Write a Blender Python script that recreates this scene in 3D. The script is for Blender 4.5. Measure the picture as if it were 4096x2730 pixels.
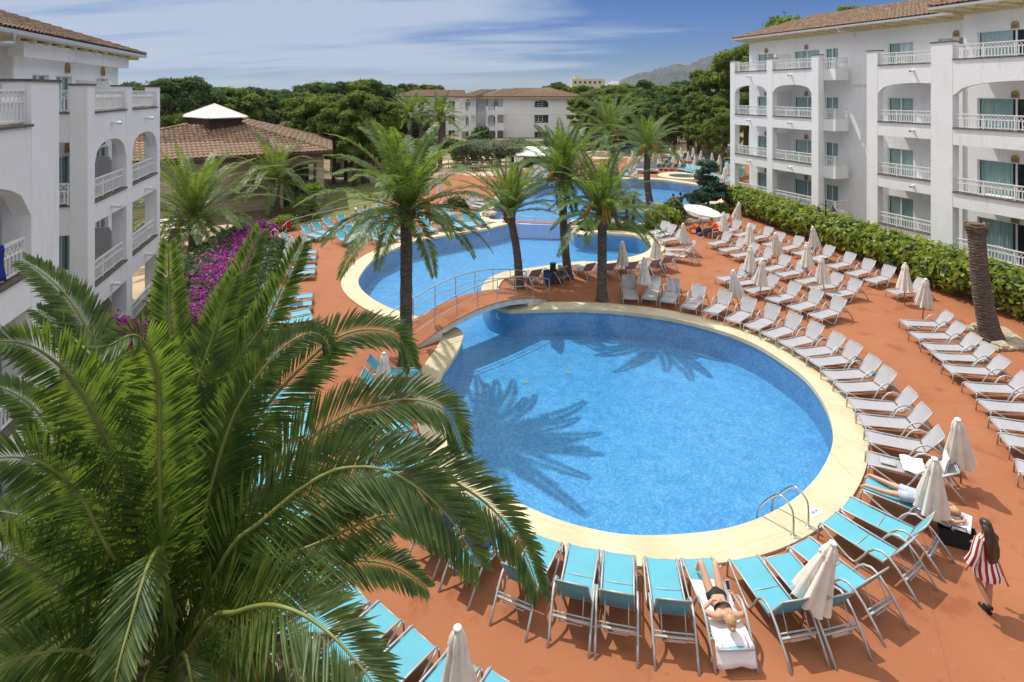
import bpy, math, random
import numpy as np
from mathutils import Vector, Matrix
from mathutils.geometry import tessellate_polygon
R=math.radians
for o in list(bpy.data.objects): bpy.data.objects.remove(o)
C=bpy.context.scene.collection
scn=bpy.context.scene
# ---------------------------------------------------------------- camera, sky, sun, exposure
CH=9.5; FPX=2300.0
cam=bpy.data.objects.new('camera',bpy.data.cameras.new('camera')); C.objects.link(cam)
cam.location=(0,0,CH); cam.rotation_euler=(R(90),0,0)
cam.data.sensor_width=36; cam.data.lens=FPX/4096*36; cam.data.shift_y=-996/4096
cam.data.clip_end=30000; cam.data.clip_start=.1
scn.camera=cam
scn.render.resolution_x=1024; scn.render.resolution_y=682
SUN=Vector((-.342,.298,.891)).normalized()
world=bpy.data.worlds.new("World"); scn.world=world; world.use_nodes=True
def world_setup():
    nt=world.node_tree; N=nt.nodes; L=nt.links; N.clear()
    out=N.new('ShaderNodeOutputWorld'); bg=N.new('ShaderNodeBackground'); bg.inputs[1].default_value=.15
    sky=N.new('ShaderNodeTexSky'); sky.sky_type='NISHITA'; sky.sun_disc=False
    sky.sun_elevation=math.asin(SUN.z); sky.sun_rotation=math.atan2(SUN.x,SUN.y)%(2*math.pi)
    sky.air_density=1.0; sky.dust_density=.2; sky.ozone_density=2.2; sky.altitude=0
    tc=N.new('ShaderNodeTexCoord'); sep=N.new('ShaderNodeSeparateXYZ'); L.new(tc.outputs['Generated'],sep.inputs[0])
    def m(op,a,b=None,clamp=False):
        n=N.new('ShaderNodeMath'); n.operation=op; n.use_clamp=clamp
        for i,s in enumerate((a,b)):
            if s is None: continue
            if isinstance(s,(int,float)): n.inputs[i].default_value=s
            else: L.new(s,n.inputs[i])
        return n.outputs[0]
    z=m('ADD',m('MAXIMUM',sep.outputs[2],0.0),.09)
    px=m('DIVIDE',sep.outputs[0],z); py=m('DIVIDE',sep.outputs[1],z)
    cmb=N.new('ShaderNodeCombineXYZ'); L.new(m('ADD',m('MULTIPLY',px,.30),m('MULTIPLY',py,.06)),cmb.inputs[0]); L.new(m('ADD',m('MULTIPLY',py,.95),m('MULTIPLY',px,.20)),cmb.inputs[1])
    n1=N.new('ShaderNodeTexNoise'); n1.inputs['Scale'].default_value=1.15; n1.inputs['Detail'].default_value=9; n1.inputs['Roughness'].default_value=.56; n1.inputs['Distortion'].default_value=.7
    L.new(cmb.outputs[0],n1.inputs['Vector'])
    cm2=N.new('ShaderNodeCombineXYZ'); L.new(m('MULTIPLY',px,.32),cm2.inputs[0]); L.new(m('MULTIPLY',py,.28),cm2.inputs[1]); cm2.inputs[2].default_value=4.3
    n2=N.new('ShaderNodeTexNoise'); n2.inputs['Scale'].default_value=.8; n2.inputs['Detail'].default_value=3
    L.new(cm2.outputs[0],n2.inputs['Vector'])
    # more cirrus to the left of the view, clearing to the right
    side=m('MULTIPLY',m('SUBTRACT',.05,px),.11)
    dens=m('ADD',m('ADD',n1.outputs[0],m('MULTIPLY',m('SUBTRACT',n2.outputs[0],.5),.7)),m('MINIMUM',m('MAXIMUM',side,-.20),.13))
    ramp=N.new('ShaderNodeValToRGB'); ramp.color_ramp.elements[0].position=.40; ramp.color_ramp.elements[1].position=.70
    ramp.color_ramp.interpolation='EASE'
    L.new(dens,ramp.inputs[0])
    up=m('MULTIPLY',m('MULTIPLY',sep.outputs[2],20.0,True),.86)
    fac=m('MULTIPLY',ramp.outputs[0],up)
    tint=N.new('ShaderNodeMix'); tint.data_type='RGBA'; tint.blend_type='MULTIPLY'; tint.inputs[0].default_value=1
    L.new(sky.outputs[0],tint.inputs[6]); tint.inputs[7].default_value=(.12,.225,.44,1)
    mix=N.new('ShaderNodeMix'); mix.data_type='RGBA'; L.new(fac,mix.inputs[0]); L.new(tint.outputs[2],mix.inputs[6]); mix.inputs[7].default_value=(3.0,3.45,4.3,1)
    # made-up bright veil above the view, added to raise the ambient light
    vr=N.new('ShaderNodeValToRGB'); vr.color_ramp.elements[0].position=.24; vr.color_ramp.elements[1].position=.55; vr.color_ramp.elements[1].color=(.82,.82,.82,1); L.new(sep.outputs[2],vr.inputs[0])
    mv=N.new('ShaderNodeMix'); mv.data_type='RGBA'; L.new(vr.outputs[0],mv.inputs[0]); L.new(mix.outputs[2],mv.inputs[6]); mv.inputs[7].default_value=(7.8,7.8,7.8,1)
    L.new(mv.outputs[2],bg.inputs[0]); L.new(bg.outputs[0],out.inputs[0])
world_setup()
sun=bpy.data.objects.new('sun',bpy.data.lights.new('sun','SUN')); C.objects.link(sun)
sun.data.energy=3.5; sun.data.angle=R(.55); sun.data.color=(1,.955,.88)
sun.rotation_euler=SUN.to_track_quat('Z','Y').to_euler()
vs=scn.view_settings; vs.view_transform='Standard'; vs.look='None'; vs.exposure=.18; vs.gamma=1; vs.use_curve_mapping=False
scn.cycles.transparent_max_bounces=16
# ---------------------------------------------------------------- measuring helper: photograph pixel -> point on a level plane
CR={'S':(0,0,1),'Z':(0,0,1.7408),'A':(2400,1000,.3827),'B':(3200,1250,.574),'C':(3000,1850,.5612),'D':(1900,2000,.5525),'E':(800,1650,.689),'J':(2700,750,.3827),
 'L':(1000,1000,.2551),'N':(900,2050,.8922),'P':(3400,1050,.7811),'H':(1150,800,.3612),'M':(900,1450,.78125),'Q':(2500,550,.3348),'I':(2350,550,.287),
 'K':(1500,300,.3825),'T':(2300,750,.5102),'U':(1000,850,.5102),'V':(2000,250,.4782),'G':(1800,550,.255),'W':(1000,250,.4783)}
def px(c,x,y): a=CR[c]; return a[0]+x*a[2],a[1]+y*a[2]
def at(c,x,y,z=0.0):
    x,y=px(c,x,y); t=(CH-z)/(y-369.0); return Vector(((x-2048.0)*t,FPX*t,z))
def atd(c,x,y,Y):
    x,y=px(c,x,y); return Vector(((x-2048.0)*Y/FPX,Y,CH-(y-369.0)*Y/FPX))
# ---------------------------------------------------------------- materials
MT={}
def lnk(nt,a,b): nt.links.new(a,b)
def mat(name,col,rough=.6,metal=0,var=0,vscale=8,bump=0,bscale=60,col2=None,transl=0,spec=None,coord='Object',stretch=None,detail=5,trcol=None,sheen=0):
    if name in MT: return MT[name]
    M=bpy.data.materials.new(name); M.use_nodes=True; nt=M.node_tree; N=nt.nodes
    b=N['Principled BSDF']; b.inputs['Roughness'].default_value=rough; b.inputs['Metallic'].default_value=metal
    if spec is not None: b.inputs['Specular IOR Level'].default_value=spec
    b.inputs['Base Color'].default_value=(*col,1)
    vec=None
    if var or bump or col2:
        tc=N.new('ShaderNodeTexCoord'); vec=tc.outputs[coord]
        if stretch:
            mp=N.new('ShaderNodeMapping'); mp.inputs['Scale'].default_value=stretch; lnk(nt,vec,mp.inputs[0]); vec=mp.outputs[0]
    cout=None
    if var or col2:
        n=N.new('ShaderNodeTexNoise'); n.inputs['Scale'].default_value=vscale; n.inputs['Detail'].default_value=detail; lnk(nt,vec,n.inputs['Vector'])
        r=N.new('ShaderNodeValToRGB'); r.color_ramp.elements[0].position=.3; r.color_ramp.elements[1].position=.7
        c2=col2 or tuple(min(1,c*(1+var)) for c in col); c1=col if col2 else tuple(c*(1-var) for c in col)
        r.color_ramp.elements[0].color=(*c1,1); r.color_ramp.elements[1].color=(*c2,1)
        lnk(nt,n.outputs[0],r.inputs[0]); cout=r.outputs[0]; lnk(nt,cout,b.inputs['Base Color'])
    if bump:
        n=N.new('ShaderNodeTexNoise'); n.inputs['Scale'].default_value=bscale; n.inputs['Detail'].default_value=4; lnk(nt,vec,n.inputs['Vector'])
        bp=N.new('ShaderNodeBump'); bp.inputs['Strength'].default_value=bump; bp.inputs['Distance'].default_value=.02
        lnk(nt,n.outputs[0],bp.inputs['Height']); lnk(nt,bp.outputs[0],b.inputs['Normal'])
    if transl:
        t=N.new('ShaderNodeBsdfTranslucent'); mx=N.new('ShaderNodeMixShader'); mx.inputs[0].default_value=transl
        tc_=trcol or (min(1,col[0]*1.9),min(1,col[1]*2.0),col[2]*.8)
        t.inputs[0].default_value=(*tc_,1)
        if cout:
            mm=N.new('ShaderNodeMix'); mm.data_type='RGBA'; mm.blend_type='MULTIPLY'; mm.inputs[0].default_value=1
            lnk(nt,cout,mm.inputs[6]); k=[tc_[i]/max(.001,(col[i]+(c2[i]))/2) for i in range(3)]; mm.inputs[7].default_value=(*k,1); lnk(nt,mm.outputs[2],t.inputs[0])
        o=N['Material Output']; lnk(nt,b.outputs[0],mx.inputs[1]); lnk(nt,t.outputs[0],mx.inputs[2]); lnk(nt,mx.outputs[0],o.inputs[0])
    MT[name]=M; return M
def nodes(name):
    M=bpy.data.materials.new(name); M.use_nodes=True; MT[name]=M
    return M,M.node_tree,M.node_tree.nodes,M.node_tree.nodes['Principled BSDF']
def ramp(nt,fac,stops):
    r=nt.nodes.new('ShaderNodeValToRGB'); e=r.color_ramp.elements
    while len(e)<len(stops): e.new(.5)
    for i,(p,c) in enumerate(stops): e[i].position=p; e[i].color=(*c,1) if len(c)==3 else c
    nt.links.new(fac,r.inputs[0]); return r.outputs[0]
def noise(nt,vec,scale,detail=5,rough=.5,dist=0):
    n=nt.nodes.new('ShaderNodeTexNoise'); n.inputs['Scale'].default_value=scale; n.inputs['Detail'].default_value=detail; n.inputs['Roughness'].default_value=rough; n.inputs['Distortion'].default_value=dist
    nt.links.new(vec,n.inputs['Vector']); return n.outputs[0]
def mixc(nt,fac,a,b,mode='MIX'):
    m=nt.nodes.new('ShaderNodeMix'); m.data_type='RGBA'; m.blend_type=mode
    for s,i in ((fac,0),(a,6),(b,7)):
        if isinstance(s,(int,float)): m.inputs[i].default_value=s
        elif isinstance(s,tuple): m.inputs[i].default_value=(*s,1)
        else: nt.links.new(s,m.inputs[i])
    return m.outputs[2]
def bumpn(nt,h,bsdf,strength=.3,dist=.02):
    b=nt.nodes.new('ShaderNodeBump'); b.inputs['Strength'].default_value=strength; b.inputs['Distance'].default_value=dist
    nt.links.new(h,b.inputs['Height']); nt.links.new(b.outputs[0],bsdf.inputs['Normal'])
def onlyfront(nt,f):
    g=nt.nodes.new('ShaderNodeNewGeometry'); s=nt.nodes.new('ShaderNodeMath'); s.operation='SUBTRACT'; s.inputs[0].default_value=1; nt.links.new(g.outputs['Backfacing'],s.inputs[1])
    m=nt.nodes.new('ShaderNodeMath'); m.operation='MULTIPLY'; nt.links.new(f,m.inputs[0]); nt.links.new(s.outputs[0],m.inputs[1]); return m.outputs[0]
def M_deck():
    M,nt,N,b=nodes('terracotta_concrete'); tc=N.new('ShaderNodeTexCoord').outputs['Object']
    base=ramp(nt,noise(nt,tc,.35,6,.6),[(.3,(.275,.096,.038)),(.7,(.355,.138,.058))])
    g=noise(nt,tc,38,4,.7); base=mixc(nt,.35,base,ramp(nt,g,[(.3,(.22,.065,.022)),(.7,(.43,.155,.062))]))
    st=ramp(nt,noise(nt,tc,.9,7,.62,.4),[(.57,(0,0,0)),(.66,(1,1,1))]); base=mixc(nt,st,base,mixc(nt,.6,base,(.22,.05,.014)))
    wn=ramp(nt,noise(nt,tc,1.7,9,.75),[(.63,(0,0,0)),(.73,(.6,.6,.6))]); base=mixc(nt,wn,base,(.50,.24,.13))
    bl=ramp(nt,noise(nt,tc,2.6,5,.7,.3),[(.27,(.6,.6,.6)),(.33,(0,0,0))]); base=mixc(nt,bl,base,(.14,.05,.025))
    # expansion joints and hairline cracks
    mp=N.new('ShaderNodeMapping'); mp.inputs['Rotation'].default_value=(0,0,.35); nt.links.new(tc,mp.inputs[0])
    dn=N.new('ShaderNodeTexNoise'); dn.inputs['Scale'].default_value=1.1; nt.links.new(tc,dn.inputs['Vector'])
    add=N.new('ShaderNodeVectorMath'); add.operation='MULTIPLY_ADD'; nt.links.new(dn.outputs['Color'],add.inputs[0]); add.inputs[1].default_value=(.10,.10,0); nt.links.new(mp.outputs[0],add.inputs[2])
    v=N.new('ShaderNodeTexVoronoi'); v.feature='DISTANCE_TO_EDGE'; v.inputs['Scale'].default_value=.19; v.inputs['Randomness'].default_value=.55; nt.links.new(add.outputs[0],v.inputs['Vector'])
    ln=ramp(nt,v.outputs['Distance'],[(.0,(.6,.6,.6)),(.0022,(0,0,0))])
    base=mixc(nt,ln,base,(.20,.08,.04))
    nt.links.new(base,b.inputs['Base Color']); b.inputs['Roughness'].default_value=.85; bumpn(nt,g,b,.25,.004); return M
def M_coping():
    M,nt,N,b=nodes('cream_coping'); tc=N.new('ShaderNodeTexCoord').outputs['Object']
    base=ramp(nt,noise(nt,tc,1.2,7,.6),[(.3,(.52,.43,.27)),(.65,(.63,.54,.37))])
    base=mixc(nt,ramp(nt,noise(nt,tc,5,8,.7),[(.56,(0,0,0)),(.75,(.6,.6,.6))]),base,(.50,.37,.19))
    v=N.new('ShaderNodeTexVoronoi'); v.feature='DISTANCE_TO_EDGE'; v.inputs['Scale'].default_value=.23; nt.links.new(tc,v.inputs['Vector'])
    base=mixc(nt,ramp(nt,v.outputs['Distance'],[(.0,(.45,.45,.45)),(.0016,(0,0,0))]),base,(.36,.27,.15))
    nt.links.new(base,b.inputs['Base Color']); b.inputs['Roughness'].default_value=.8; bumpn(nt,noise(nt,tc,30,4),b,.2,.004); return M
def M_pooltile():
    M,nt,N,b=nodes('blue_mosaic'); tc=N.new('ShaderNodeTexCoord').outputs['Object']
    br=N.new('ShaderNodeTexVoronoi'); br.inputs['Scale'].default_value=20; br.distance='CHEBYCHEV'; br.inputs['Randomness'].default_value=.25; nt.links.new(tc,br.inputs['Vector'])
    sx=N.new('ShaderNodeSeparateXYZ'); nt.links.new(br.outputs['Color'],sx.inputs[0])
    cell=ramp(nt,sx.outputs[0],[(0,(.018,.15,.34)),(.55,(.055,.24,.46)),(1,(.19,.43,.62))])
    cl=ramp(nt,noise(nt,tc,2.4,6,.65),[(.35,(.024,.20,.44)),(.65,(.08,.33,.58))])
    base=mixc(nt,.55,cell,cl)
    nt.links.new(base,b.inputs['Base Color']); b.inputs['Roughness'].default_value=.5; return M
def M_water():
    M,nt,N,b=nodes('pool_water'); N.remove(b); tc=N.new('ShaderNodeTexCoord').outputs['Object']
    t=N.new('ShaderNodeBsdfTransparent'); t.inputs[0].default_value=(.80,.94,1,1)
    g=N.new('ShaderNodeBsdfGlossy'); g.inputs[0].default_value=(.9,.95,1,1); g.inputs['Roughness'].default_value=.03
    h1=noise(nt,tc,3.5,5,.6,.6); h2=noise(nt,tc,14,3,.6,.3)
    a=N.new('ShaderNodeMath'); a.operation='MULTIPLY_ADD'; nt.links.new(h2,a.inputs[0]); a.inputs[1].default_value=.35; nt.links.new(h1,a.inputs[2])
    bp=N.new('ShaderNodeBump'); bp.inputs['Strength'].default_value=.55; bp.inputs['Distance'].default_value=.045; nt.links.new(a.outputs[0],bp.inputs['Height'])
    nt.links.new(bp.outputs[0],g.inputs['Normal'])
    f=N.new('ShaderNodeFresnel'); f.inputs[0].default_value=1.33; nt.links.new(bp.outputs[0],f.inputs['Normal'])
    mx=N.new('ShaderNodeMixShader'); nt.links.new(onlyfront(nt,f.outputs[0]),mx.inputs[0]); nt.links.new(t.outputs[0],mx.inputs[1]); nt.links.new(g.outputs[0],mx.inputs[2])
    nt.links.new(mx.outputs[0],N['Material Output'].inputs[0]); return M
def M_glass():
    M,nt,N,b=nodes('window_glass'); N.remove(b)
    t=N.new('ShaderNodeBsdfTransparent'); t.inputs[0].default_value=(.82,.88,.88,1)
    g=N.new('ShaderNodeBsdfGlossy'); g.inputs['Roughness'].default_value=.02
    f=N.new('ShaderNodeFresnel'); f.inputs[0].default_value=1.5
    mx=N.new('ShaderNodeMixShader'); nt.links.new(onlyfront(nt,f.outputs[0]),mx.inputs[0]); nt.links.new(t.outputs[0],mx.inputs[1]); nt.links.new(g.outputs[0],mx.inputs[2])
    nt.links.new(mx.outputs[0],N['Material Output'].inputs[0]); return M
def M_plaster():
    M,nt,N,b=nodes('white_plaster'); tc=N.new('ShaderNodeTexCoord').outputs['Object']
    base=ramp(nt,noise(nt,tc,.5,5,.6),[(.3,(.82,.81,.80)),(.7,(.88,.87,.86))])
    mp=N.new('ShaderNodeMapping'); mp.inputs['Scale'].default_value=(2.2,2.2,.25); nt.links.new(tc,mp.inputs[0])
    base=mixc(nt,ramp(nt,noise(nt,mp.outputs[0],1.6,7,.65),[(.56,(0,0,0)),(.8,(.55,.55,.55))]),base,(.56,.55,.52))
    nt.links.new(base,b.inputs['Base Color']); b.inputs['Roughness'].default_value=.9; bumpn(nt,noise(nt,tc,9,7,.7),b,.45,.03); return M
def M_tile():
    M,nt,N,b=nodes('clay_tile'); tc=N.new('ShaderNodeTexCoord').outputs['Object']
    oi=N.new('ShaderNodeObjectInfo')
    base=ramp(nt,noise(nt,tc,3.1,3,.6),[(.3,(.12,.070,.044)),(.5,(.22,.135,.085)),(.72,(.37,.25,.16))])
    base=mixc(nt,ramp(nt,noise(nt,tc,.5,5,.6),[(.45,(0,0,0)),(.8,(.5,.5,.5))]),base,(.19,.14,.10))
    nt.links.new(base,b.inputs['Base Color']); b.inputs['Roughness'].default_value=.9; return M
def M_stonewall():
    M,nt,N,b=nodes('travertine_courses'); tc=N.new('ShaderNodeTexCoord').outputs['Object']
    mp=N.new('ShaderNodeMapping'); mp.inputs['Scale'].default_value=(.6,.6,9); nt.links.new(tc,mp.inputs[0])
    base=ramp(nt,noise(nt,mp.outputs[0],1.3,7,.7),[(.3,(.38,.29,.18)),(.5,(.55,.45,.31)),(.7,(.70,.62,.47))])
    nt.links.new(base,b.inputs['Base Color']); b.inputs['Roughness'].default_value=.85; return M
def M_trunk():
    M,nt,N,b=nodes('palm_bark'); tc=N.new('ShaderNodeTexCoord').outputs['Object']
    mp=N.new('ShaderNodeMapping'); mp.inputs['Scale'].default_value=(2,2,10); nt.links.new(tc,mp.inputs[0])
    base=ramp(nt,noise(nt,mp.outputs[0],2.2,6,.75),[(.3,(.045,.033,.026)),(.5,(.12,.09,.068)),(.72,(.25,.20,.155))])
    nt.links.new(base,b.inputs['Base Color']); b.inputs['Roughness'].default_value=.95; bumpn(nt,noise(nt,mp.outputs[0],3,5,.7),b,.8,.05); return M
def M_stripes(name,a,c,scale,axis=0):
    M,nt,N,b=nodes(name); uv=N.new('ShaderNodeTexCoord').outputs['UV']
    s=N.new('ShaderNodeSeparateXYZ'); nt.links.new(uv,s.inputs[0])
    m=N.new('ShaderNodeMath'); m.operation='MULTIPLY'; nt.links.new(s.outputs[axis],m.inputs[0]); m.inputs[1].default_value=scale
    f=N.new('ShaderNodeMath'); f.operation='FRACT'; nt.links.new(m.outputs[0],f.inputs[0])
    col=ramp(nt,f.outputs[0],[(.46,a),(.54,c)]); nt.links.new(col,b.inputs['Base Color']); b.inputs['Roughness'].default_value=.8; return M
def leafmat(name,dark,light,tr=.35,vs=1.2,rough=.5,trcol=None,spec=.35):
    return mat(name,dark,rough,col2=light,vscale=vs,transl=tr,trcol=trcol,spec=spec,detail=6)
deckM=M_deck(); copM=M_coping(); ptM=M_pooltile(); watM=M_water(); glM=M_glass(); plM=M_plaster(); tileM=M_tile(); stoneM=M_stonewall(); barkM=M_trunk()
white=mat('white_paint',(.78,.78,.76),.45); alu=mat('brushed_aluminium',(.44,.44,.43),.5,.35,var=.12,vscale=3)
tealM=mat('teal_mesh_fabric',(.10,.38,.475),.7,var=.09,vscale=1.5,bump=.15,bscale=300); greyM=mat('grey_mesh_fabric',(.35,.34,.36),.75,var=.07,vscale=1.5,bump=.15,bscale=300)
dtealM=mat('dark_teal_mesh_fabric',(.035,.20,.24),.7,var=.15,vscale=3); brownM=mat('brown_mesh_fabric',(.26,.19,.15),.8)
canvas=mat('cream_canvas',(.78,.73,.64),.9,var=.10,vscale=4,bump=.3,bscale=25,transl=.12,trcol=(.6,.52,.4)); steel=mat('chrome_rail',(.62,.62,.60),.18,1)
woodp=mat('wooden_pole',(.38,.20,.10),.6,var=.2,vscale=10)
cream=mat('cream_eave',(.66,.58,.36),.8,var=.06); ledge=mat('stone_ledge',(.13,.105,.08),.9,var=.3,vscale=6)
ochre=mat('ochre_vent',(.42,.27,.12),.9,var=.2,vscale=20); zinc=mat('zinc_gutter',(.55,.56,.57),.4,.3)
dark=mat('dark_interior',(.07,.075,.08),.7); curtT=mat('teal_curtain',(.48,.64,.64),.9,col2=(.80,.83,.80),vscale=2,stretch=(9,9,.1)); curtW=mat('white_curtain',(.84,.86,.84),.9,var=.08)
asph=mat('asphalt',(.28,.26,.22),.9,var=.12,vscale=1); black=mat('black_cloth',(.012,.012,.014),.8); blackm=mat('black_metal',(.02,.022,.022),.5)
towelW=mat('white_towel',(.80,.77,.77),.95,bump=.5,bscale=60); towelB=mat('navy_towel',(.012,.025,.20),.95,bump=.5,bscale=60); redM=mat('red_cloth',(.40,.02,.02),.8)
skin=mat('skin',(.56,.31,.20),.5,var=.06); skin2=mat('tanned_skin',(.44,.22,.13),.5,var=.06); blond=mat('blond_hair',(.42,.27,.12),.6,var=.3,vscale=30); brunette=mat('dark_hair',(.022,.011,.008),.4,col2=(.07,.032,.016),vscale=5,stretch=(4,4,.5))
orange=mat('orange_cloth',(.78,.10,.015),.8); navy=mat('navy_cloth',(.02,.025,.05),.8); denim=mat('pale_denim',(.40,.47,.60),.9,var=.15)
rock=mat('rock',(.30,.24,.17),.95,col2=(.52,.45,.34),vscale=3,bump=.7,bscale=8)
# ---------------------------------------------------------------- mesh helpers
class MB:
    def __init__(s): s.v=[]; s.f=[]; s.uv=None
    def add(s,vs,fs):
        n=len(s.v); s.v+=[tuple(v) for v in vs]; s.f+=[tuple(i+n for i in f) for f in fs]; return s
    def box(s,x0,x1,y0,y1,z0,z1):
        return s.add([(x,y,z) for z in (z0,z1) for x,y in ((x0,y0),(x1,y0),(x1,y1),(x0,y1))],[(0,3,2,1),(4,5,6,7),(0,1,5,4),(1,2,6,5),(2,3,7,6),(3,0,4,7)])
    def beam(s,a,b,w,h,up=(0,0,1)):
        a=Vector(a); b=Vector(b); d=(b-a).normalized(); u=Vector(up); r=d.cross(u)
        if r.length<1e-4: r=d.cross(Vector((1,0,0)))
        r.normalize(); u=r.cross(d)
        P=[p+r*i*w/2+u*j*h/2 for p in (a,b) for i,j in ((-1,-1),(1,-1),(1,1),(-1,1))]
        return s.add(P,[(0,1,2,3),(7,6,5,4),(0,4,5,1),(1,5,6,2),(2,6,7,3),(3,7,4,0)])
    def tube(s,pts,r,n=6,cap=True):
        pts=[Vector(p) for p in pts]; rs=r if isinstance(r,(list,tuple)) else [r]*len(pts)
        rings=[]; ref=None
        for i,p in enumerate(pts):
            t=(pts[min(i+1,len(pts)-1)]-pts[max(i-1,0)]).normalized()
            if ref is None: ref=t.orthogonal().normalized()
            ref=(ref-t*ref.dot(t)); 
            if ref.length<1e-5: ref=t.orthogonal()
            ref.normalize(); b=t.cross(ref)
            rings.append([p+(ref*math.cos(2*math.pi*k/n)+b*math.sin(2*math.pi*k/n))*rs[i] for k in range(n)])
        return s.loft(rings,cap)
    def loft(s,rings,cap=True,closed=True):
        n=len(rings[0]); vs=[p for r in rings for p in r]; fs=[]
        for i in range(len(rings)-1):
            for k in range(n if closed else n-1):
                a=i*n+k; b=i*n+(k+1)%n; fs.append((a,b,b+n,a+n))
        if cap and closed: fs.append(tuple(range(n))[::-1]); fs.append(tuple(range((len(rings)-1)*n,len(rings)*n)))
        return s.add(vs,fs)
    def lathe(s,prof,c=(0,0,0),n=16,wave=0,wn=8,cap=True):
        rings=[]
        for r,z in prof: rings.append([Vector((c[0]+r*(1+wave*math.cos(wn*2*math.pi*k/n))*math.cos(2*math.pi*k/n),c[1]+r*(1+wave*math.cos(wn*2*math.pi*k/n))*math.sin(2*math.pi*k/n),c[2]+z)) for k in range(n)])
        return s.loft(rings,cap)
    def prism(s,poly,z0,z1):
        n=len(poly); return s.add([(p[0],p[1],z0) for p in poly]+[(p[0],p[1],z1) for p in poly],[tuple(range(n))[::-1],tuple(range(n,2*n))]+[(i,(i+1)%n,(i+1)%n+n,i+n) for i in range(n)])
    def ball(s,c,r,n=10,m=6,sc=(1,1,1)):
        return s.lathe([(r*math.sin(math.pi*i/m)*1.0 if 0<i<m else r*.02,-r*math.cos(math.pi*i/m)*sc[2]) for i in range(m+1)],c,n) if sc[0]==sc[1]==1 else s.add(*ell(c,r,n,m,sc))
    def mesh(s,name,m,smooth=False):
        me=bpy.data.meshes.new(name); me.from_pydata(s.v,[],s.f); 
        if m: me.materials.append(m)
        if smooth: me.shade_smooth()
        return me
    def build(s,name,m,parent=None,smooth=False,world=True,**kw):
        return link(name,s.mesh(name,m,smooth),parent,world,**kw)
def ell(c,r,n,m,sc):
    vs=[];fs=[]
    for i in range(m+1):
        a=math.pi*max(.02,min(.98,i/m))
        for k in range(n): vs.append((c[0]+r*sc[0]*math.sin(a)*math.cos(2*math.pi*k/n),c[1]+r*sc[1]*math.sin(a)*math.sin(2*math.pi*k/n),c[2]-r*sc[2]*math.cos(a)))
    for i in range(m):
        for k in range(n): fs.append((i*n+k,i*n+(k+1)%n,(i+1)*n+(k+1)%n,(i+1)*n+k))
    return vs,fs
def props(o,label=None,cat=None,group=None,kind=None):
    if label: o['label']=label
    if cat: o['category']=cat
    if group: o['group']=group
    if kind: o['kind']=kind
    return o
def link(name,me,parent=None,world=True,label=None,cat=None,group=None,kind=None):
    o=bpy.data.objects.new(name,me); C.objects.link(o)
    if parent:
        o.parent=parent
        if parent.name in WT: o.matrix_parent_inverse=Matrix.Translation(-parent.location)
    return props(o,label,cat,group,kind)
WT=set()
def thing(name,label,cat,loc=(0,0,0),rz=0,group=None,w=False):
    o=bpy.data.objects.new(name,None); C.objects.link(o); o.location=loc; o.rotation_euler=(0,0,rz); o.empty_display_size=.1
    if w: WT.add(o.name)
    return props(o,label,cat,group)
def struct(name,mb,m,z=None,kind='structure',smooth=False): return mb.build(name,m,kind=kind,smooth=smooth)
def copy_tree(o,parent=None):
    c=o.copy(); C.objects.link(c)
    if parent: c.parent=parent
    for ch in o.children: copy_tree(ch,c)
    return c
def place(proto,loc,rz,label,group,first={}):
    if id(proto) not in first: first[id(proto)]=1; o=proto
    else: o=copy_tree(proto)
    o.location=loc; o.rotation_euler=(o.rotation_euler[0],o.rotation_euler[1],rz); o['label']=label
    if group: o['group']=group
    return o
ORD="first second third fourth fifth sixth seventh eighth ninth tenth eleventh twelfth thirteenth fourteenth fifteenth sixteenth seventeenth eighteenth nineteenth twentieth".split()
def nth(i):
    if i<20: return ORD[i]
    t={2:'twenty',3:'thirty',4:'forty',5:'fifty',6:'sixty'}; q,r=divmod(i+1,10)
    return t[q]+'-'+ORD[r-1] if r else {3:'thirtieth',4:'fortieth',5:'fiftieth',6:'sixtieth'}[q]
def npmesh(name,V,F,m,smooth=False):
    """V (n,3), F (k,3 or 4) arrays"""
    me=bpy.data.meshes.new(name); n=len(V); k,w=F.shape
    me.vertices.add(n); me.vertices.foreach_set('co',np.ascontiguousarray(V,dtype=np.float32).ravel())
    me.loops.add(k*w); me.loops.foreach_set('vertex_index',F.astype(np.int32).ravel())
    me.polygons.add(k); me.polygons.foreach_set('loop_start',np.arange(0,k*w,w,dtype=np.int32)); me.polygons.foreach_set('loop_total',np.full(k,w,dtype=np.int32))
    me.materials.append(m); me.update(calc_edges=True)
    if smooth: me.shade_smooth()
    return me
rng=np.random.default_rng(7)
def leaves(P,Nn,size,aspect=1.6,jit=.6,g=rng,fold=False):
    """leaf shaped quads at points P, facing about Nn"""
    n=len(P); N=Nn+g.normal(0,jit,(n,3)); N/=np.linalg.norm(N,axis=1,keepdims=True)+1e-9
    T=np.cross(N,g.normal(0,1,(n,3))); T/=np.linalg.norm(T,axis=1,keepdims=True)+1e-9
    B=np.cross(N,T); s=(size*g.uniform(.6,1.3,n))[:,None]
    V=np.empty((n,4,3)); V[:,0]=P-T*s*aspect/2; V[:,1]=P+B*s*.5; V[:,2]=P+T*s*aspect/2; V[:,3]=P-B*s*.5
    return V.reshape(-1,3),np.arange(4*n).reshape(n,4)
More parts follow.
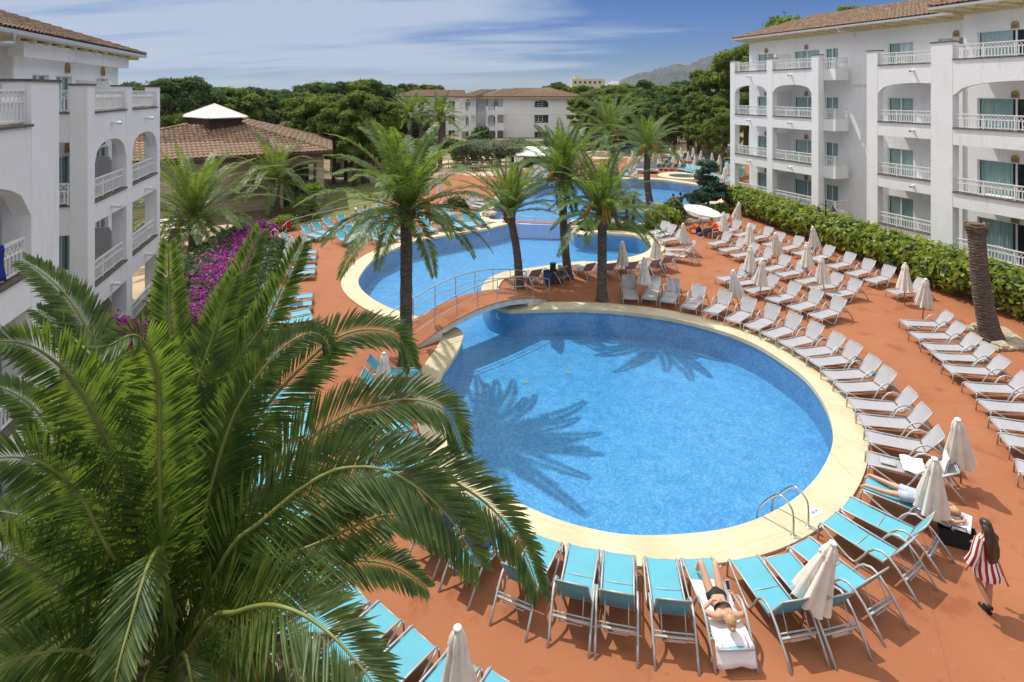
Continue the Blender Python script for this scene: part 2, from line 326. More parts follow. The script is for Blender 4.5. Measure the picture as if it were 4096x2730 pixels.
def blobs(spec,n,size,aspect=1.6,jit=.7,shell=.55,g=rng,sc_=.18):
    """spec list of (cx,cy,cz,rx,ry,rz); leaves spread through the outer part of every clump"""
    S=np.array(spec); w=S[:,3]*S[:,4]+S[:,3]*S[:,5]; w=w/w.sum(); idx=g.choice(len(S),n,p=w)
    D=g.normal(0,1,(n,3)); D/=np.linalg.norm(D,axis=1,keepdims=True); rad=shell+(1-shell)*g.random(n)**.7; rad*=1+sc_*g.normal(0,1,n)
    P=S[idx,:3]+D*S[idx,3:6]*rad[:,None]
    Nn=D/S[idx,3:6]; Nn/=np.linalg.norm(Nn,axis=1,keepdims=True); Nn[:,2]+=.35
    return leaves(P,Nn,size,aspect,jit,g)
# ---------------------------------------------------------------- outlines of pools
def catmull(P,sub=5,closed=True):
    out=[];n=len(P)
    for i in range(n if closed else n-1):
        p0,p1,p2,p3=[P[(i+k)%n] if closed else P[max(0,min(n-1,i+k))] for k in (-1,0,1,2)]
        for j in range(sub):
            t=j/sub; out.append(tuple(.5*((2*b)+(-a+c)*t+(2*a-5*b+4*c-d)*t*t+(-a+3*b-3*c+d)*t**3) for a,b,c,d in zip(p0[:2],p1[:2],p2[:2],p3[:2])))
    if not closed: out.append(tuple(P[-1][:2]))
    return out
def area(P): return sum(P[i][0]*P[(i+1)%len(P)][1]-P[(i+1)%len(P)][0]*P[i][1] for i in range(len(P)))/2
def offset(P,d):
    n=len(P); o=[]
    for i in range(n):
        a=Vector(P[i-2]);b=Vector(P[(i+2)%n]); t=(b-a).normalized(); o.append((P[i][0]+t.y*d,P[i][1]-t.x*d))
    return o
def ccw(P): return P if area(P)>0 else P[::-1]
def sheet(outer,holes,z):
    pl=[[Vector((x,y,0)) for x,y in outer]]+[[Vector((x,y,0)) for x,y in h] for h in holes]
    tr=tessellate_polygon(pl); vs=[(p.x,p.y,z) for q in pl for p in q]; m=MB(); m.add(vs,[tuple(t) for t in tr]); return m
def U_(c,*pts): return [(p[0],p[1]) for p in (at(c,*q) for q in pts)]
# ---------------------------------------------------------------- pools
z=U_
out1=z('U',(1600,905),(1665,960),(1640,1060),(1560,1190),(1490,1300))+z('Z',(1008,905),(1022,962),(1045,1020),(1085,1075),(1135,1128),(1200,1165),(1290,1203),(1400,1230),(1500,1237),(1620,1229),(1700,1213),(1765,1188),(1830,1150),(1880,1100),(1910,1045),(1917,1000),(1905,950),(1880,905),(1845,865),(1790,825),(1730,790),(1650,760),(1550,735),(1450,720),(1350,713),(1250,713),(1190,715))
out1+=z('U',(2000,770),(1870,720),(1825,640),(1825,585),(1870,525),(1950,490),(2065,462))+z('T',(0,592),(150,590),(290,585),(400,560),(500,535),(570,505),(597,470),(580,430),(530,400),(470,380),(380,370),(240,362),(100,352),(0,342))
out1+=z('V',(760,1428),(650,1410),(597,1385),(583,1360))
nweir1=len(out1)
out1+=z('V',(470,1352),(300,1345),(150,1340))+z('H',(2353,290),(2200,328),(2000,355),(1700,405),(1390,465),(1250,520),(1000,630),(880,735))+z('U',(850,520),(855,585),(900,640),(980,700),(1100,760),(1260,810),(1400,850))
main=catmull(out1,5)
out3=z('V',(70,1322),(300,1328),(520,1335),(592,1336),(620,1318),(700,1312),(800,1318),(950,1342),(1090,1360),(1200,1352),(1258,1345),(1262,1300),(1235,1262),(1130,1228),(1000,1207),(930,1190),(905,1160),(950,1130),(1050,1130),(1180,1155),(1300,1175),(1430,1187),(1580,1193),(1720,1180),(1830,1150),(1905,1120))
out3+=z('I',(1960,790),(1850,735),(1700,695),(1500,660),(1300,632),(1100,603),(900,588),(600,580),(290,583))+z('G',(2000,668),(1800,690),(1680,705),(1500,725),(1300,760),(1150,800),(1000,850),(850,940),(730,1040),(650,1180),(620,1290))
upper=catmull(out3,5)
def has_near(p,q,d): return (p[0]-q[0])**2+(p[1]-q[1])**2<d*d
wA=at('V',30,1330); wB=at('V',590,1350)
def on_weir(p):
    a=Vector((wA.x,wA.y));b=Vector((wB.x,wB.y)); d=b-a; t=(Vector(p)-a).dot(d)/d.length_squared
    return .02<t<.98 and abs((Vector(p)-a-d*t).length)<.9
def make_pool(P,depth,cw,ztop,names,weir=False,wl=-.10):
    P=ccw(P); n=len(P)
    f=sheet(P,[],-depth); struct(names[0],f,ptM)
    w=MB(); w.add([(x,y,-depth) for x,y in P]+[(x,y,.0) for x,y in P],[(i,(i+1)%n,(i+1)%n+n,i+n) for i in range(n)]); struct(names[1],w,ptM)
    wt=sheet(P,[],wl); o=struct(names[2],wt,watM)
    O=offset(P,cw); I=offset(P,-.03); m=MB()
    prof=lambda i:[(I[i][0],I[i][1],ztop-.16),(I[i][0],I[i][1],ztop-.015),(P[i][0],P[i][1],ztop),(O[i][0],O[i][1],ztop),(O[i][0],O[i][1],-.03)]
    for i in range(n):
        j=(i+1)%n
        if weir and (on_weir(P[i]) or on_weir(P[j])): continue
        a=prof(i);b=prof(j)
        for k in range(4): m.add([a[k],a[k+1],b[k+1],b[k]],[(0,1,2,3)])
    struct(names[3],m,copM)
    return P
main=make_pool(main,1.12,.80,.055,('pool_floor','pool_walls','pool_water','pool_coping'),True)
upper=make_pool(upper,1.0,.85,.062,('upper_pool_floor','upper_pool_walls','upper_pool_water','upper_pool_coping'),True)
lav=mat('lavender_mosaic',(.45,.50,.74),.5,var=.1)
m=MB(); a=at('V',10,1334);b=at('V',592,1350); m.beam((a.x,a.y,-.56),(b.x,b.y,-.56),.62,1.0); struct('weir',m,lav)
# round spa, lagoon by the pavilion, children's pool
sc=at('I',1330,541); rs=abs(at('I',1530,541).x-sc.x)
spa=[(sc.x+rs*math.cos(2*math.pi*k/40),sc.y+rs*math.sin(2*math.pi*k/40)) for k in range(40)]
spa=make_pool(spa,.8,1.15,.07,('spa_floor','spa_walls','spa_water','spa_coping'))
kid=catmull(z('I',(150,300),(480,290),(760,292),(1000,275),(1150,262),(1030,235),(700,222),(420,212),(250,225),(60,250)),4)
kid=make_pool(kid,.4,.7,.06,('kids_pool_floor','kids_pool_walls','kids_pool_water','kids_pool_coping'))
mud=mat('pond_bottom',(.06,.075,.05),.8,var=.3)
pondP=ccw(catmull(z('W',(300,1350),(430,1345),(560,1290),(720,1225),(700,1205),(560,1225),(420,1250),(310,1270)),4))
f=sheet(pondP,[],-.5); struct('pond_floor',f,mud); n=len(pondP)
w=MB(); w.add([(x,y,-.5) for x,y in pondP]+[(x,y,.0) for x,y in pondP],[(i,(i+1)%n,(i+1)%n+n,i+n) for i in range(n)]); struct('pond_walls',w,stoneM)
struct('pond_water',sheet(pondP,[],-.1),watM)
holes=[main,upper,spa,kid]
# ---------------------------------------------------------------- ground sheets
earth=mat('dry_earth',(.17,.125,.075),.95,col2=(.27,.21,.13),vscale=.25,bump=.4,bscale=3)
grassM=mat('grass_ground',(.10,.13,.025),.95,col2=(.17,.19,.05),vscale=1.2)
sand=mat('cream_paving',(.50,.38,.25),.9,var=.08,vscale=.6)
BIG=5000
struct('ground',sheet([(-BIG,-30),(BIG,-30),(BIG,1500),(-BIG,1500)],[ [(x,y) for x,y in h] for h in holes+[pondP]],-.03),earth)
seaM=mat('sea_water',(.03,.07,.12),.25); m=MB(); m.box(-9000,9000,1500,12000,-3,-.9); struct('sea',m,seaM)
deckL=z('S',(-900,4200))
deck_o=[(-3.5,3.0),(-4.6,6.2)]+z('E',(300,1500),(100,900),(60,500))+z('L',(200,1500),(300,1000),(430,600),(560,200),(600,0))+z('H',(-20,420),(30,330),(250,262),(480,215),(700,165),(1000,85),(1250,20),(1500,-30))+z('G',(-80,560),(300,600),(700,610),(1000,560),(1200,500),(1500,420),(2000,360))+z('I',(100,180),(560,215),(1000,210),(1900,262),(2300,400),(2600,700))
deck_o+= [(26,60),(20.2,46),(19.3,40),(20.4,33.5),(21.7,25.3),(22.9,20),(26,10),(26,3)]
struct('pool_deck',sheet(ccw(deck_o),holes,0.0),deckM)
lawnP=z('W',(250,1395),(340,1440),(600,1330),(900,1230),(1150,1150),(1100,1080),(700,1060),(640,1200),(300,1400))
struct('lawn',sheet(ccw([(p[0],p[1]) for p in z('W',(235,1400),(340,1440),(600,1345),(1000,1200),(1200,1090),(1100,1020),(700,1010),(560,1060),(330,1120),(250,1200))]),[pondP],-.012),grassM)
struct('patio',sheet(ccw(z('G',(-400,620),(-80,575),(300,600),(700,610),(1000,560),(1250,480),(1500,400),(1450,330),(200,330),(-500,420))),[],-.008),sand)
struct('pavilion_terrace',sheet(ccw(z('S',(300,1300),(1000,1060),(1130,960),(1090,880),(600,930),(200,1000))),[],-.016),sand)
struct('kids_terrace',sheet(ccw(z('I',(0,205),(560,208),(1000,205),(1950,255),(1950,190),(980,130),(500,120),(0,140))),[kid],.004),sand)
struct('road',sheet(ccw(z('I',(990,85),(1500,118),(2400,190),(2400,150),(1500,95),(1000,72))),[],-.018),asph)
struct('building_garden',sheet(ccw([(-10,5),(-5,5),(-5.6,9),(-6.5,13),(-9.5,24),(-12.5,33),(-17.5,30),(-13,14)]),[],-.02),grassM)
# grassy island between the pools
isl=z('V',(640,1358),(690,1335),(780,1330),(930,1360),(1090,1378),(1240,1368),(1330,1400),(1430,1435),(1300,1460),(1180,1440),(1000,1415),(800,1410),(690,1395))
isl=ccw(catmull(isl,4)); n=len(isl); m=sheet(isl,[],.09); m.add([(x,y,.0) for x,y in isl]+[(x,y,.09) for x,y in isl],[(i,(i+1)%n,(i+1)%n+n,i+n) for i in range(n)]); struct('island_turf',m,grassM)
def inside(p,P):
    c=False;n=len(P)
    for i in range(n):
        a=P[i];b=P[i-1]
        if (a[1]>p[1])!=(b[1]>p[1]) and p[0]<(b[0]-a[0])*(p[1]-a[1])/(b[1]-a[1])+a[0]: c=not c
    return c
xs=[p[0] for p in isl];ys=[p[1] for p in isl]; gp=[]
gr=np.random.default_rng(3)
while len(gp)<9000:
    q=(gr.uniform(min(xs),max(xs)),gr.uniform(min(ys),max(ys)))
    if inside(q,isl): gp.append((q[0],q[1],.12))
gm=leafmat('grass_blades',(.10,.15,.02),(.20,.26,.05),.3)
V,F=leaves(np.array(gp),np.tile([0,-.6,.3],(9000,1)),.05,2.2,.5)
link('grass',npmesh('grass',V,F,gm),kind='stuff')
# ---------------------------------------------------------------- hills, far headland
mtM=mat('mountain_rock',(.018,.034,.026),.95,col2=(.075,.073,.066),vscale=.010,detail=12)
def hill(name,pts,Y,depth,sd):
    g=np.random.default_rng(sd); ctl=[(px('Z',x,y)[0],px('Z',x,y)[1]) for x,y in pts]; X0=ctl[0][0];X1=ctl[-1][0]; nx=320;ny=40
    V=[];F=[]
    for j in range(ny):
        t=j/(ny-1); yy=Y+depth*(t-.5); prof=math.sin(math.pi*min(1,max(0,t)))**.75
        for i in range(nx):
            xs_=X0+(X1-X0)*i/(nx-1); yv=np.interp(xs_,[c[0] for c in ctl],[c[1] for c in ctl])
            zt=CH+(369-yv)*Y/FPX; h=(zt+4)*prof*(1+.16*math.sin(i*.55+j*1.1+math.sin(i*.21)*2)*(1-prof)+.035*g.normal()*(.6+1-prof)+.05*math.sin(i*.37+j*.5)*math.sin(i*.13-j*.9))-4
            V.append(((xs_-2048)*Y/FPX,yy,max(-4,h)))
    for j in range(ny-1):
        for i in range(nx-1): a=j*nx+i; F.append((a,a+1,a+nx+1,a+nx))
    m=MB(); m.add(V,F); struct(name,m,mtM,smooth=False)
hill('mountain',[(1405,205),(1418,193),(1440,182),(1465,171),(1500,165),(1520,158),(1550,150),(1565,155),(1580,160),(1600,146),(1625,134),(1650,131),(1680,140),(1750,150),(1850,140),(1950,165),(2200,190),(2400,205)],2600,1100,5)
hill('coast_ridge',[(-900,212),(-300,207),(300,206),(560,203),(620,206),(640,207),(700,212)],3400,500,9)
# ---------------------------------------------------------------- buildings
RAILS={}
def bx(m,T,u0,u1,v0,v1,z0,z1):
    s=T; y0,y1=sorted((s*v0,s*v1)); m.box(u0,u1,y0,y1,z0,z1)
def wallgrid(m,T,u0,u1,v,z0,z1,holes,t=.22,axis='u'):
    """wall plane at v with rectangular openings (a,b,c,d)=(u0,u1,z0,z1) and jambs going back t"""
    us=sorted({u0,u1,*[h[0] for h in holes],*[h[1] for h in holes]}); zs=sorted({z0,z1,*[h[2] for h in holes],*[h[3] for h in holes]})
    P=(lambda u,w,z:(u,T*w,z)) if axis=='u' else (lambda u,w,z:(w,T*u,z))
    for i in range(len(us)-1):
        for j in range(len(zs)-1):
            a,b,c,d=us[i],us[i+1],zs[j],zs[j+1]; mu=(a+b)/2;mz=(c+d)/2
            if any(h[0]<mu<h[1] and h[2]<mz<h[3] for h in holes): continue
            m.add([P(a,v,c),P(b,v,c),P(b,v,d),P(a,v,d)],[(0,1,2,3)])
    for a,b,c,d in holes:
        q=[(a,c),(b,c),(b,d),(a,d)]
        for k in range(4):
            p,r=q[k],q[(k+1)%4]; m.add([P(p[0],v,p[1]),P(r[0],v,r[1]),P(r[0],v-t,r[1]),P(p[0],v-t,p[1])],[(0,1,2,3)])
def window(par,T,a,b,c,d,v,axis='u',name='window',cur=None,far=False,openp=-1):
    P=(lambda u,w,z:(u,T*w,z)) if axis=='u' else (lambda u,w,z:(w,T*u,z))
    def slab(m,u0,u1,w0,w1,z0,z1):
        p=P(u0,w0,z0);q=P(u1,w1,z1); m.box(min(p[0],q[0]),max(p[0],q[0]),min(p[1],q[1]),max(p[1],q[1]),z0,z1)
    w=v-.13; m=MB(); fw=.055
    slab(m,a,a+fw,w-.03,w+.03,c,d); slab(m,b-fw,b,w-.03,w+.03,c,d); slab(m,a+fw,b-fw,w-.03,w+.03,c,c+fw); slab(m,a+fw,b-fw,w-.03,w+.03,d-fw,d)
    mid=(a+b)/2; slab(m,mid-.04,mid+.04,w-.025,w+.035,c+fw,d-fw)
    f=m.build(name,white,par)
    for k,(x0,x1) in enumerate(((a+fw,mid-.04),(mid+.04,b-fw))):
        if k==openp: continue
        g=MB(); slab(g,x0,x1,w-.006,w+.006,c+fw,d-fw); g.build('pane',glM,f)
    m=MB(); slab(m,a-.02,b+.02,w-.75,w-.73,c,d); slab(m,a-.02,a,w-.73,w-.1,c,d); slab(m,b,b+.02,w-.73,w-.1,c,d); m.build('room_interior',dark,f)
    if far: return f
    # curtains: pleated sheets hanging behind the glass
    r=random.Random(a*7+c*13); k=r.choice((0,1,2)) if cur is None else cur
    spans=[[(a+.05,a+(b-a)*.44),(b-(b-a)*.40,b-.05)],[(a+.05,b-.05)],[(a+.05,a+(b-a)*.30),(a+(b-a)*.5,b-.05)]][k]
    for (x0,x1) in spans:
        n=max(6,int((x1-x0)/.035)); pts=[(x0+(x1-x0)*i/n, w-.09-.035*math.sin(i*1.9)) for i in range(n+1)]
        q=MB(); q.loft([[P(u,ww,c+.03) for u,ww in pts],[P(u,ww,d-.05) for u,ww in pts]],False,False); q.build('curtain',curtT if r.random()<.6 else curtW,f)
    return f
def baluster_mesh():
    m=MB(); m.box(-.02,.02,-.014,.014,0,1); return m.mesh('baluster',white)
def railing(par,T,p,q,z,h=.72,ind=True,far=False):
    """railing from local plan point p=(u,v) to q"""
    a=Vector((p[0],T*p[1],z));b=Vector((q[0],T*q[1],z)); L=(b-a).length; d=(b-a)/L; k=Vector((0,0,1)); sl=(b.z-a.z)
    m=MB(); m.beam(a+k*h,b+k*h,.07,.05); m.beam(a+k*(h*.66),b+k*(h*.66),.045,.04); m.beam(a+k*.07,b+k*.07,.045,.04)
    npost=max(2,int(round(L/1.25))+1)
    for i in range(npost):
        c=a+d*(.03+(L-.06)*i/(npost-1)); m.beam(c+k*.0,c+k*(h+.0),.055,.055,up=d)
    if not far:
        nx=max(2,int(L/.16)); z0=h*.68;z1=h*.97
        for i in range(nx):
            c0=a+d*(L*i/nx);c1=a+d*(L*(i+1)/nx); m.beam(c0+k*z0,c1+k*z1,.018,.022);m.beam(c0+k*z1,c1+k*z0,.018,.022)
    r=m.build('railing',white,par)
    if far: nb=max(3,int(L/.28))
    else: nb=max(3,int(L/.145))
    if ind:
        me=RAILS.setdefault('b',baluster_mesh())
        ang=math.atan2(d.y,d.x)
        for i in range(1,nb):
            o=link('baluster',me,r,False); c=a+d*(L*i/nb)+k*.09; o.location=c; o.scale=(1,1,h*.66-.11); o.rotation_euler=(0,0,ang)
    else:
        mm=MB()
        for i in range(1,nb): c=a+d*(L*i/nb); mm.beam(c+k*.09,c+k*(h*.66-.02),.04,.028,up=d)
        mm.build('balusters',white,r,kind='stuff')
    return r
def arch_band(m,T,a,b,v,t,zs,za,zt,n=14):
    """wall band between u=a..b whose underside is an arch from zs at the piers to za at the crown"""
    A=[];Bk=[]
    for i in range(n+1):
        x=-1+2*i/n; zz=zs+(za-zs)*math.sqrt(max(0,1-abs(x)**2.4)); A.append((a+(b-a)*i/n,zz))
    for w in (v,v-t):
        for i in range(n): m.add([(A[i][0],T*w,A[i][1]),(A[i+1][0],T*w,A[i+1][1]),(A[i+1][0],T*w,zt),(A[i][0],T*w,zt)],[(0,1,2,3)])
    for i in range(n): m.add([(A[i][0],T*v,A[i][1]),(A[i+1][0],T*v,A[i+1][1]),(A[i+1][0],T*(v-t),A[i+1][1]),(A[i][0],T*(v-t),A[i][1])],[(0,1,2,3)])
    m.add([(a,T*v,zt),(b,T*v,zt),(b,T*(v-t),zt),(a,T*(v-t),zt)],[(0,1,2,3)])
def vent(par,T,u,v,z,s=1):
    n=8; pts=[(u+.17*s*math.cos(math.pi*i/n),z+.17*s*math.sin(math.pi*i/n)) for i in range(n+1)]+[(u-.17*s,z-.22*s),(u+.17*s,z-.22*s)]
    m=MB(); m.loft([[(a,T*v,b) for a,b in pts],[(a,T*(v+.07),b) for a,b in pts]]); o=m.build('wall_lamp',ochre,par)
    q=MB()
    for k in (-.09,-.03,.03,.09): bx(q,T,u+k*s-.012,u+k*s+.012,v+.06,v+.075,z-.17*s,z-.02*s)
    q.build('slot',dark,o)
def spout(par,T,u,v,z):
    m=MB(); m.tube([(u,T*(v-.02),z+.03),(u,T*(v+.32),z-.02)],.07,8,False); m.build('spout',white,par)
def tile_mesh(w,l):
    m=MB(); n=5; prof=[(-w/2,0),(-w*.34,w*.13),(-w*.14,w*.24),(w*.14,w*.24),(w*.34,w*.13),(w/2,0)]
    m.add([(x,-.02,y+.035) for x,y in prof]+[(x,l,y) for x,y in prof]+[(x,-.02,y-.0) for x,y in prof],[(i,i+1,i+7,i+6) for i in range(5)]+[(i+12,i+13,i+1,i) for i in range(5)])
    return m
def tile_roof(par,P,w=.3,l=.42,maxind=0,thick=.12,name='roof_slope',near=None,lift=.0):
    """P: polygon whose first edge is the eave; planar roof slope covered in overlapping barrel tiles"""
    P=[Vector(p) for p in P]; e=(P[1]-P[0]).normalized(); nrm=Vector((0,0,0))
    for i in range(1,len(P)-1): nrm+=(P[i]-P[0]).cross(P[i+1]-P[0])
    nrm.normalize()
    if nrm.z<0: nrm=-nrm
    up=nrm.cross(e).normalized()
    if up.z<0: up=-up; e=-e
    if e.cross(up).dot(nrm)<0: e=-e
    O=P[0]; Q=[((p-O).dot(e),(p-O).dot(up)) for p in P]
    sl=MB(); top=[p-nrm*.01 for p in P]; bot=[p-nrm*thick for p in P]; k=len(P)
    sl.add(top+bot,[tuple(range(k)),tuple(range(k,2*k))[::-1]]+[(i,(i+1)%k,(i+1)%k+k,i+k) for i in range(k)])
    so=sl.build(name,tileM,par,world=False)
    tm=tile_mesh(w,l*1.05); x0=min(q[0] for q in Q);x1=max(q[0] for q in Q);y1=max(q[1] for q in Q)
    cells=[]
    rg=random.Random(5)
    j=0
    while j*l<y1:
        i=0
        while x0+i*w<x1:
            cx,cy=x0+(i+.5)*w,j*l
            if inside((cx,cy+l*.5),Q): cells.append((cx,cy))
            i+=1
        j+=1
    Mx=Matrix((e,up,nrm)).transposed()
    pos=[O+e*cx+up*cy+nrm*(rg.uniform(0,.012)+lift) for cx,cy in cells]
    nv=near if near is not None else Vector((0,0,CH)); wm=par.matrix_world if par else Matrix()
    pm=Matrix.Translation(par.location)@par.rotation_euler.to_matrix().to_4x4() if par else Matrix()
    order=sorted(range(len(pos)),key=lambda i:((pm@pos[i])-nv).length)
    ind=set(order[:maxind])
    me=tm.mesh('tile',tileM)
    tv=np.array([Vector(v) for v in tm.v]); tf=np.array(tm.f)
    rot=np.array(Mx)
    V=[];F=[]; c=0
    for i,p in enumerate(pos):
        if i in ind:
            o=link('tile',me,so,False); M4=Mx.to_4x4(); M4.translation=p; o.matrix_local=M4@Matrix.Rotation(rg.uniform(-.02,.02),4,'Z')
        else:
            V.append(tv@rot.T+np.array(p)); F.append(tf+c); c+=len(tv)
    if V: link('tiles',npmesh('tiles',np.concatenate(V),np.concatenate(F),tileM),so,False,kind='stuff')
    return so
def ridge(par,a,b,r=.13):
    m=MB(); a=Vector(a);b=Vector(b); L=(b-a).length; n=max(2,int(L/.42)); d=(b-a)/n
    for i in range(n): p=a+d*i; m.tube([p-Vector((0,0,.04)),p+d*1.08-Vector((0,0,.06))],[r*1.08,r*.9],7)
    return m.build('ridge_tiles',tileM,par,world=False,kind='stuff')
def eave(par,T,u0,u1,v,z,out=.8,brk=True):
    """cream soffit with rafter tails and a zinc gutter along v (front edge)"""
    m=MB(); bx(m,T,u0,u1,v-out,v-.04,z-.16,z-.10); bx(m,T,u0+.1,u1-.1,v-out-.02,v-out+.10,z-.42,z-.16); 
    if brk:
        n=int((u1-u0)/1.05)
        for i in range(n+1):
            u=u0+.2+(u1-u0-.4)*i/max(1,n); bx(m,T,u-.09,u+.09,v-out+.10,v-.25,z-.30,z-.162)
    m.build('eave',cream,par)
    g=MB(); bx(g,T,u0-.03,u1+.03,v-.04,v+.07,z-.16,z-.03); g.build('gutter',zinc,par)
def hipend(par,u0,ins): pass
def facade_section(par,T,v,cols,L,tops,base,arch,back,parap=.95,ind=True,pt=.5,t=.32,winfun=None,lamps=True,farend=None):
    """cols: piers (ua,ub); L: ledge heights, bottom to top (last is roof terrace); tops: heads of the openings under every ledge but the first; arch=(spring,crown) of the highest opening"""
    zt=L[-1]
    for (a,b) in cols:
        pm=MB(); bx(pm,T,a,b,v-pt,v+.012,base,zt+parap); po=pm.build('pier',plM,par)
        lg=MB(); bx(lg,T,a-.04,b+.04,v-pt-.04,v+.05,zt+parap,zt+parap+.06); lg.build('pier_cap',ledge,po)
    for i in range(len(cols)-1):
        a,b=cols[i][1],cols[i+1][0]
        if b-a<.3: continue
        bm=MB(); bx(bm,T,a,b,v-t,v,base,L[0]); bm.build('balcony_front',plM,par)
        for k in range(1,len(L)):
            bm=MB()
            if k==len(L)-1: arch_band(bm,T,a,b,v,t,arch[0],arch[1],L[k])
            else: arch_band(bm,T,a,b,v,t,tops[k-1],tops[k-1]+.001,L[k],2)
            bx(bm,T,a-.0,b+.0,back+.002,v-t-.002,L[k]-.42,L[k]-.20)          # floor slab
            bm.build('balcony_front',plM,par)
            if k<len(L): spout(par,T,(a+b)/2,v,L[k]-.42)
        for k in range(len(L)):
            lg=MB(); bx(lg,T,a,b,v-t-.03,v+.06,L[k],L[k]+.05); lg.build('stone_coping',ledge,par)
            railing(par,T,(a+.01,v-.12),(b-.01,v-.12),L[k]+.05,ind=ind)
# ---- hotel wing on the right
def right_hotel():
    a=math.atan2(-.94,.342); h=thing('hotel_wing','white four storey hotel wing with arched balconies behind the long green hedge','building',(18.87,49.7,0),a)
    T=-1; L=[1.07,4.22,7.58,11.195]; tops=[3.45,6.72]; base=-.4
    # section A (far), B (middle), C (near, stands forward)
    facade_section(h,T,0,[(0,.55),(4.15,4.75),(8.45,9.04)],L,tops,base,(9.42,10.05),-2.05)
    facade_section(h,T,0,[(12.8,13.55),(18.2,18.62)],L,tops,base,(9.42,10.05),-2.05,ind=True)
    facade_section(h,T,2.6,[(18.64,19.75),(26.6,27.2)],L,tops,base,(9.3,10.05),-.1)
    # side returns of section A and its little side balconies
    for k in range(4):
        m=MB(); bx(m,T,9.045,10.05,-1.7,-.45,L[k]-.85,L[k]-.02)
        railing(h,T,(9.06,-.5),(10.0,-.5),L[k]); railing(h,T,(10.0,-.55),(10.0,-1.65),L[k],ind=False); m.build('side_balcony',plM,h)
    # main walls with window openings
    W=MB(); holes=[]
    def hol(a,b,c,d,cur=None,op=-1): holes.append((a,b,c,d,cur,op))
    for k,z in enumerate(L):
        zz=z-.55
        hol(.95,3.1,zz,zz+2.1); hol(4.9,7.3,zz,zz+2.1); hol(7.8,8.9,zz+.1,zz+2.1)
        hol(12.7,14.4,zz,zz+2.1,None,1 if k==3 else -1)
        if k==3: hol(15.9,18.2,zz,zz+2.15,2,0)
    wallgrid(W,T,-.0,18.62,-2.05,-.4,13.9,[x[:4] for x in holes])
    for x in holes: window(h,T,*x[:4],-2.05,cur=x[4],openp=x[5])
    hc=[]
    for k,z in enumerate(L):
        zz=z-.55; hc+= [(19.3,22.9,zz,zz+2.15,0,-1),(24.0,25.6,zz,zz+2.15,1,-1)]
    wallgrid(W,T,18.62,34,-.1,-.4,14.0,[x[:4] for x in hc])
    for x in hc: window(h,T,*x[:4],-.1,cur=x[4])
    bx(W,T,18.60,18.66,-2.05,-.11,-.4,14.0)
    bx(W,T,.0,34,-12,-2.35,-.4,13.9); bx(W,T,-.0,.25,-12,-2.06,-.4,13.9)
    # side partitions between the balconies
    for k in range(4):
        for u in (4.42,):
            bx(W,T,u-.08,u+.08,-2.04,-.55,L[k]-.2,L[k]+(1.35 if k==3 else 2.0))
    # cornice band in the recess
    bx(W,T,10.06,12.79,-2.049,-1.93,10.0,10.14)
    W.build('wall',plM,h)
    for k,z in enumerate(L):
        for u,v in ((2.0,-2.05),(6.1,-2.05),(17.0,-2.05),(21.1,-.1)):
            if u==17.0 and k<3: continue
            vent(h,T,u,v,z+1.83)
    # roofs: long hipped slope plus the higher one over the near part
    ze=14.17; ro=MB()
    tile_roof(h,[(-.5,-T*-.75*-1 if 0 else T*-.62,ze),(18.6,T*-.62,ze),(18.6,T*-5.65,15.94),(4.5,T*-5.65,15.94)],.27,.40,300)
    tile_roof(h,[(-.5,T*-12.5,ze),(-.5,T*-.62,ze),(4.5,T*-5.65,15.94),(4.5,T*-7.5,15.94)],.27,.40,0)
    ridge(h,(-.5,T*-.62,ze+.06),(4.5,T*-5.65,16.0))
    tile_roof(h,[(18.0,T*1.75,ze+.1),(34,T*1.75,ze+.1),(34,T*-5.0,16.5),(18.0,T*-5.0,16.5)],.27,.40,60)
    m=MB(); m.add([(18.0,T*1.7,ze),(18.0,T*-5,16.38),(18.0,T*-5,15.6),(18.0,T*1.7,ze-.15)],[(0,1,2,3)]); bx(m,T,18.02,34,-5.1,-5.0,14,16.4); m.build('gable_edge',cream,h)
    ridge(h,(18.05,T*1.75,ze+.2),(18.05,T*-5.0,16.6),.11)
    eave(h,T,-.45,17.95,-.62,ze,1.4); eave(h,T,18.0,34,1.75,ze+.08,1.8)
    # gutter outlet pipe
    m=MB(); m.tube([(10.2,T*-.55,ze-.1),(10.2,T*-.55,ze-.42),(10.9,T*-1.2,ze-.5),(10.9,T*-1.2,ze-.85)],.07,8); m.build('downpipe',zinc,h)
    return h
right_hotel()
def balcony_chair(loc,rz,label):
    t=thing('plastic_chair',label,'chair',loc,rz,'white plastic chairs on the balconies'); m=MB(); m.box(-.23,.23,-.22,.22,.40,.44); m.build('seat',white,t,world=False)
    m=MB(); n=6
    for i in range(n): u=-.2+.4*i/(n-1); m.beam((u,.21,.44),(u*1.1,.30,.82),.035,.02)
    m.beam((-.24,.305,.83),(.24,.305,.83),.04,.05); m.build('backrest',white,t,world=False)
    for sx in (-1,1):
        for sy in (-1,1): m=MB(); m.beam((sx*.2,sy*.19,.40),(sx*.23,sy*.23,0),.04,.03); m.build('leg',white,t,world=False)
        m=MB(); m.beam((sx*.24,-.2,.62),(sx*.24,.25,.66),.05,.03); m.beam((sx*.24,-.2,.62),(sx*.22,-.2,.42),.04,.03); m.build('armrest',white,t,world=False)
    return t
def R2W(o,u,v,T,z): 
    a=o[1]; return Vector((o[0][0]+u*math.cos(a)-T*v*math.sin(a),o[0][1]+u*math.sin(a)+T*v*math.cos(a),z))
RO=((18.87,49.7),math.atan2(-.94,.342)); k=0
cb=None
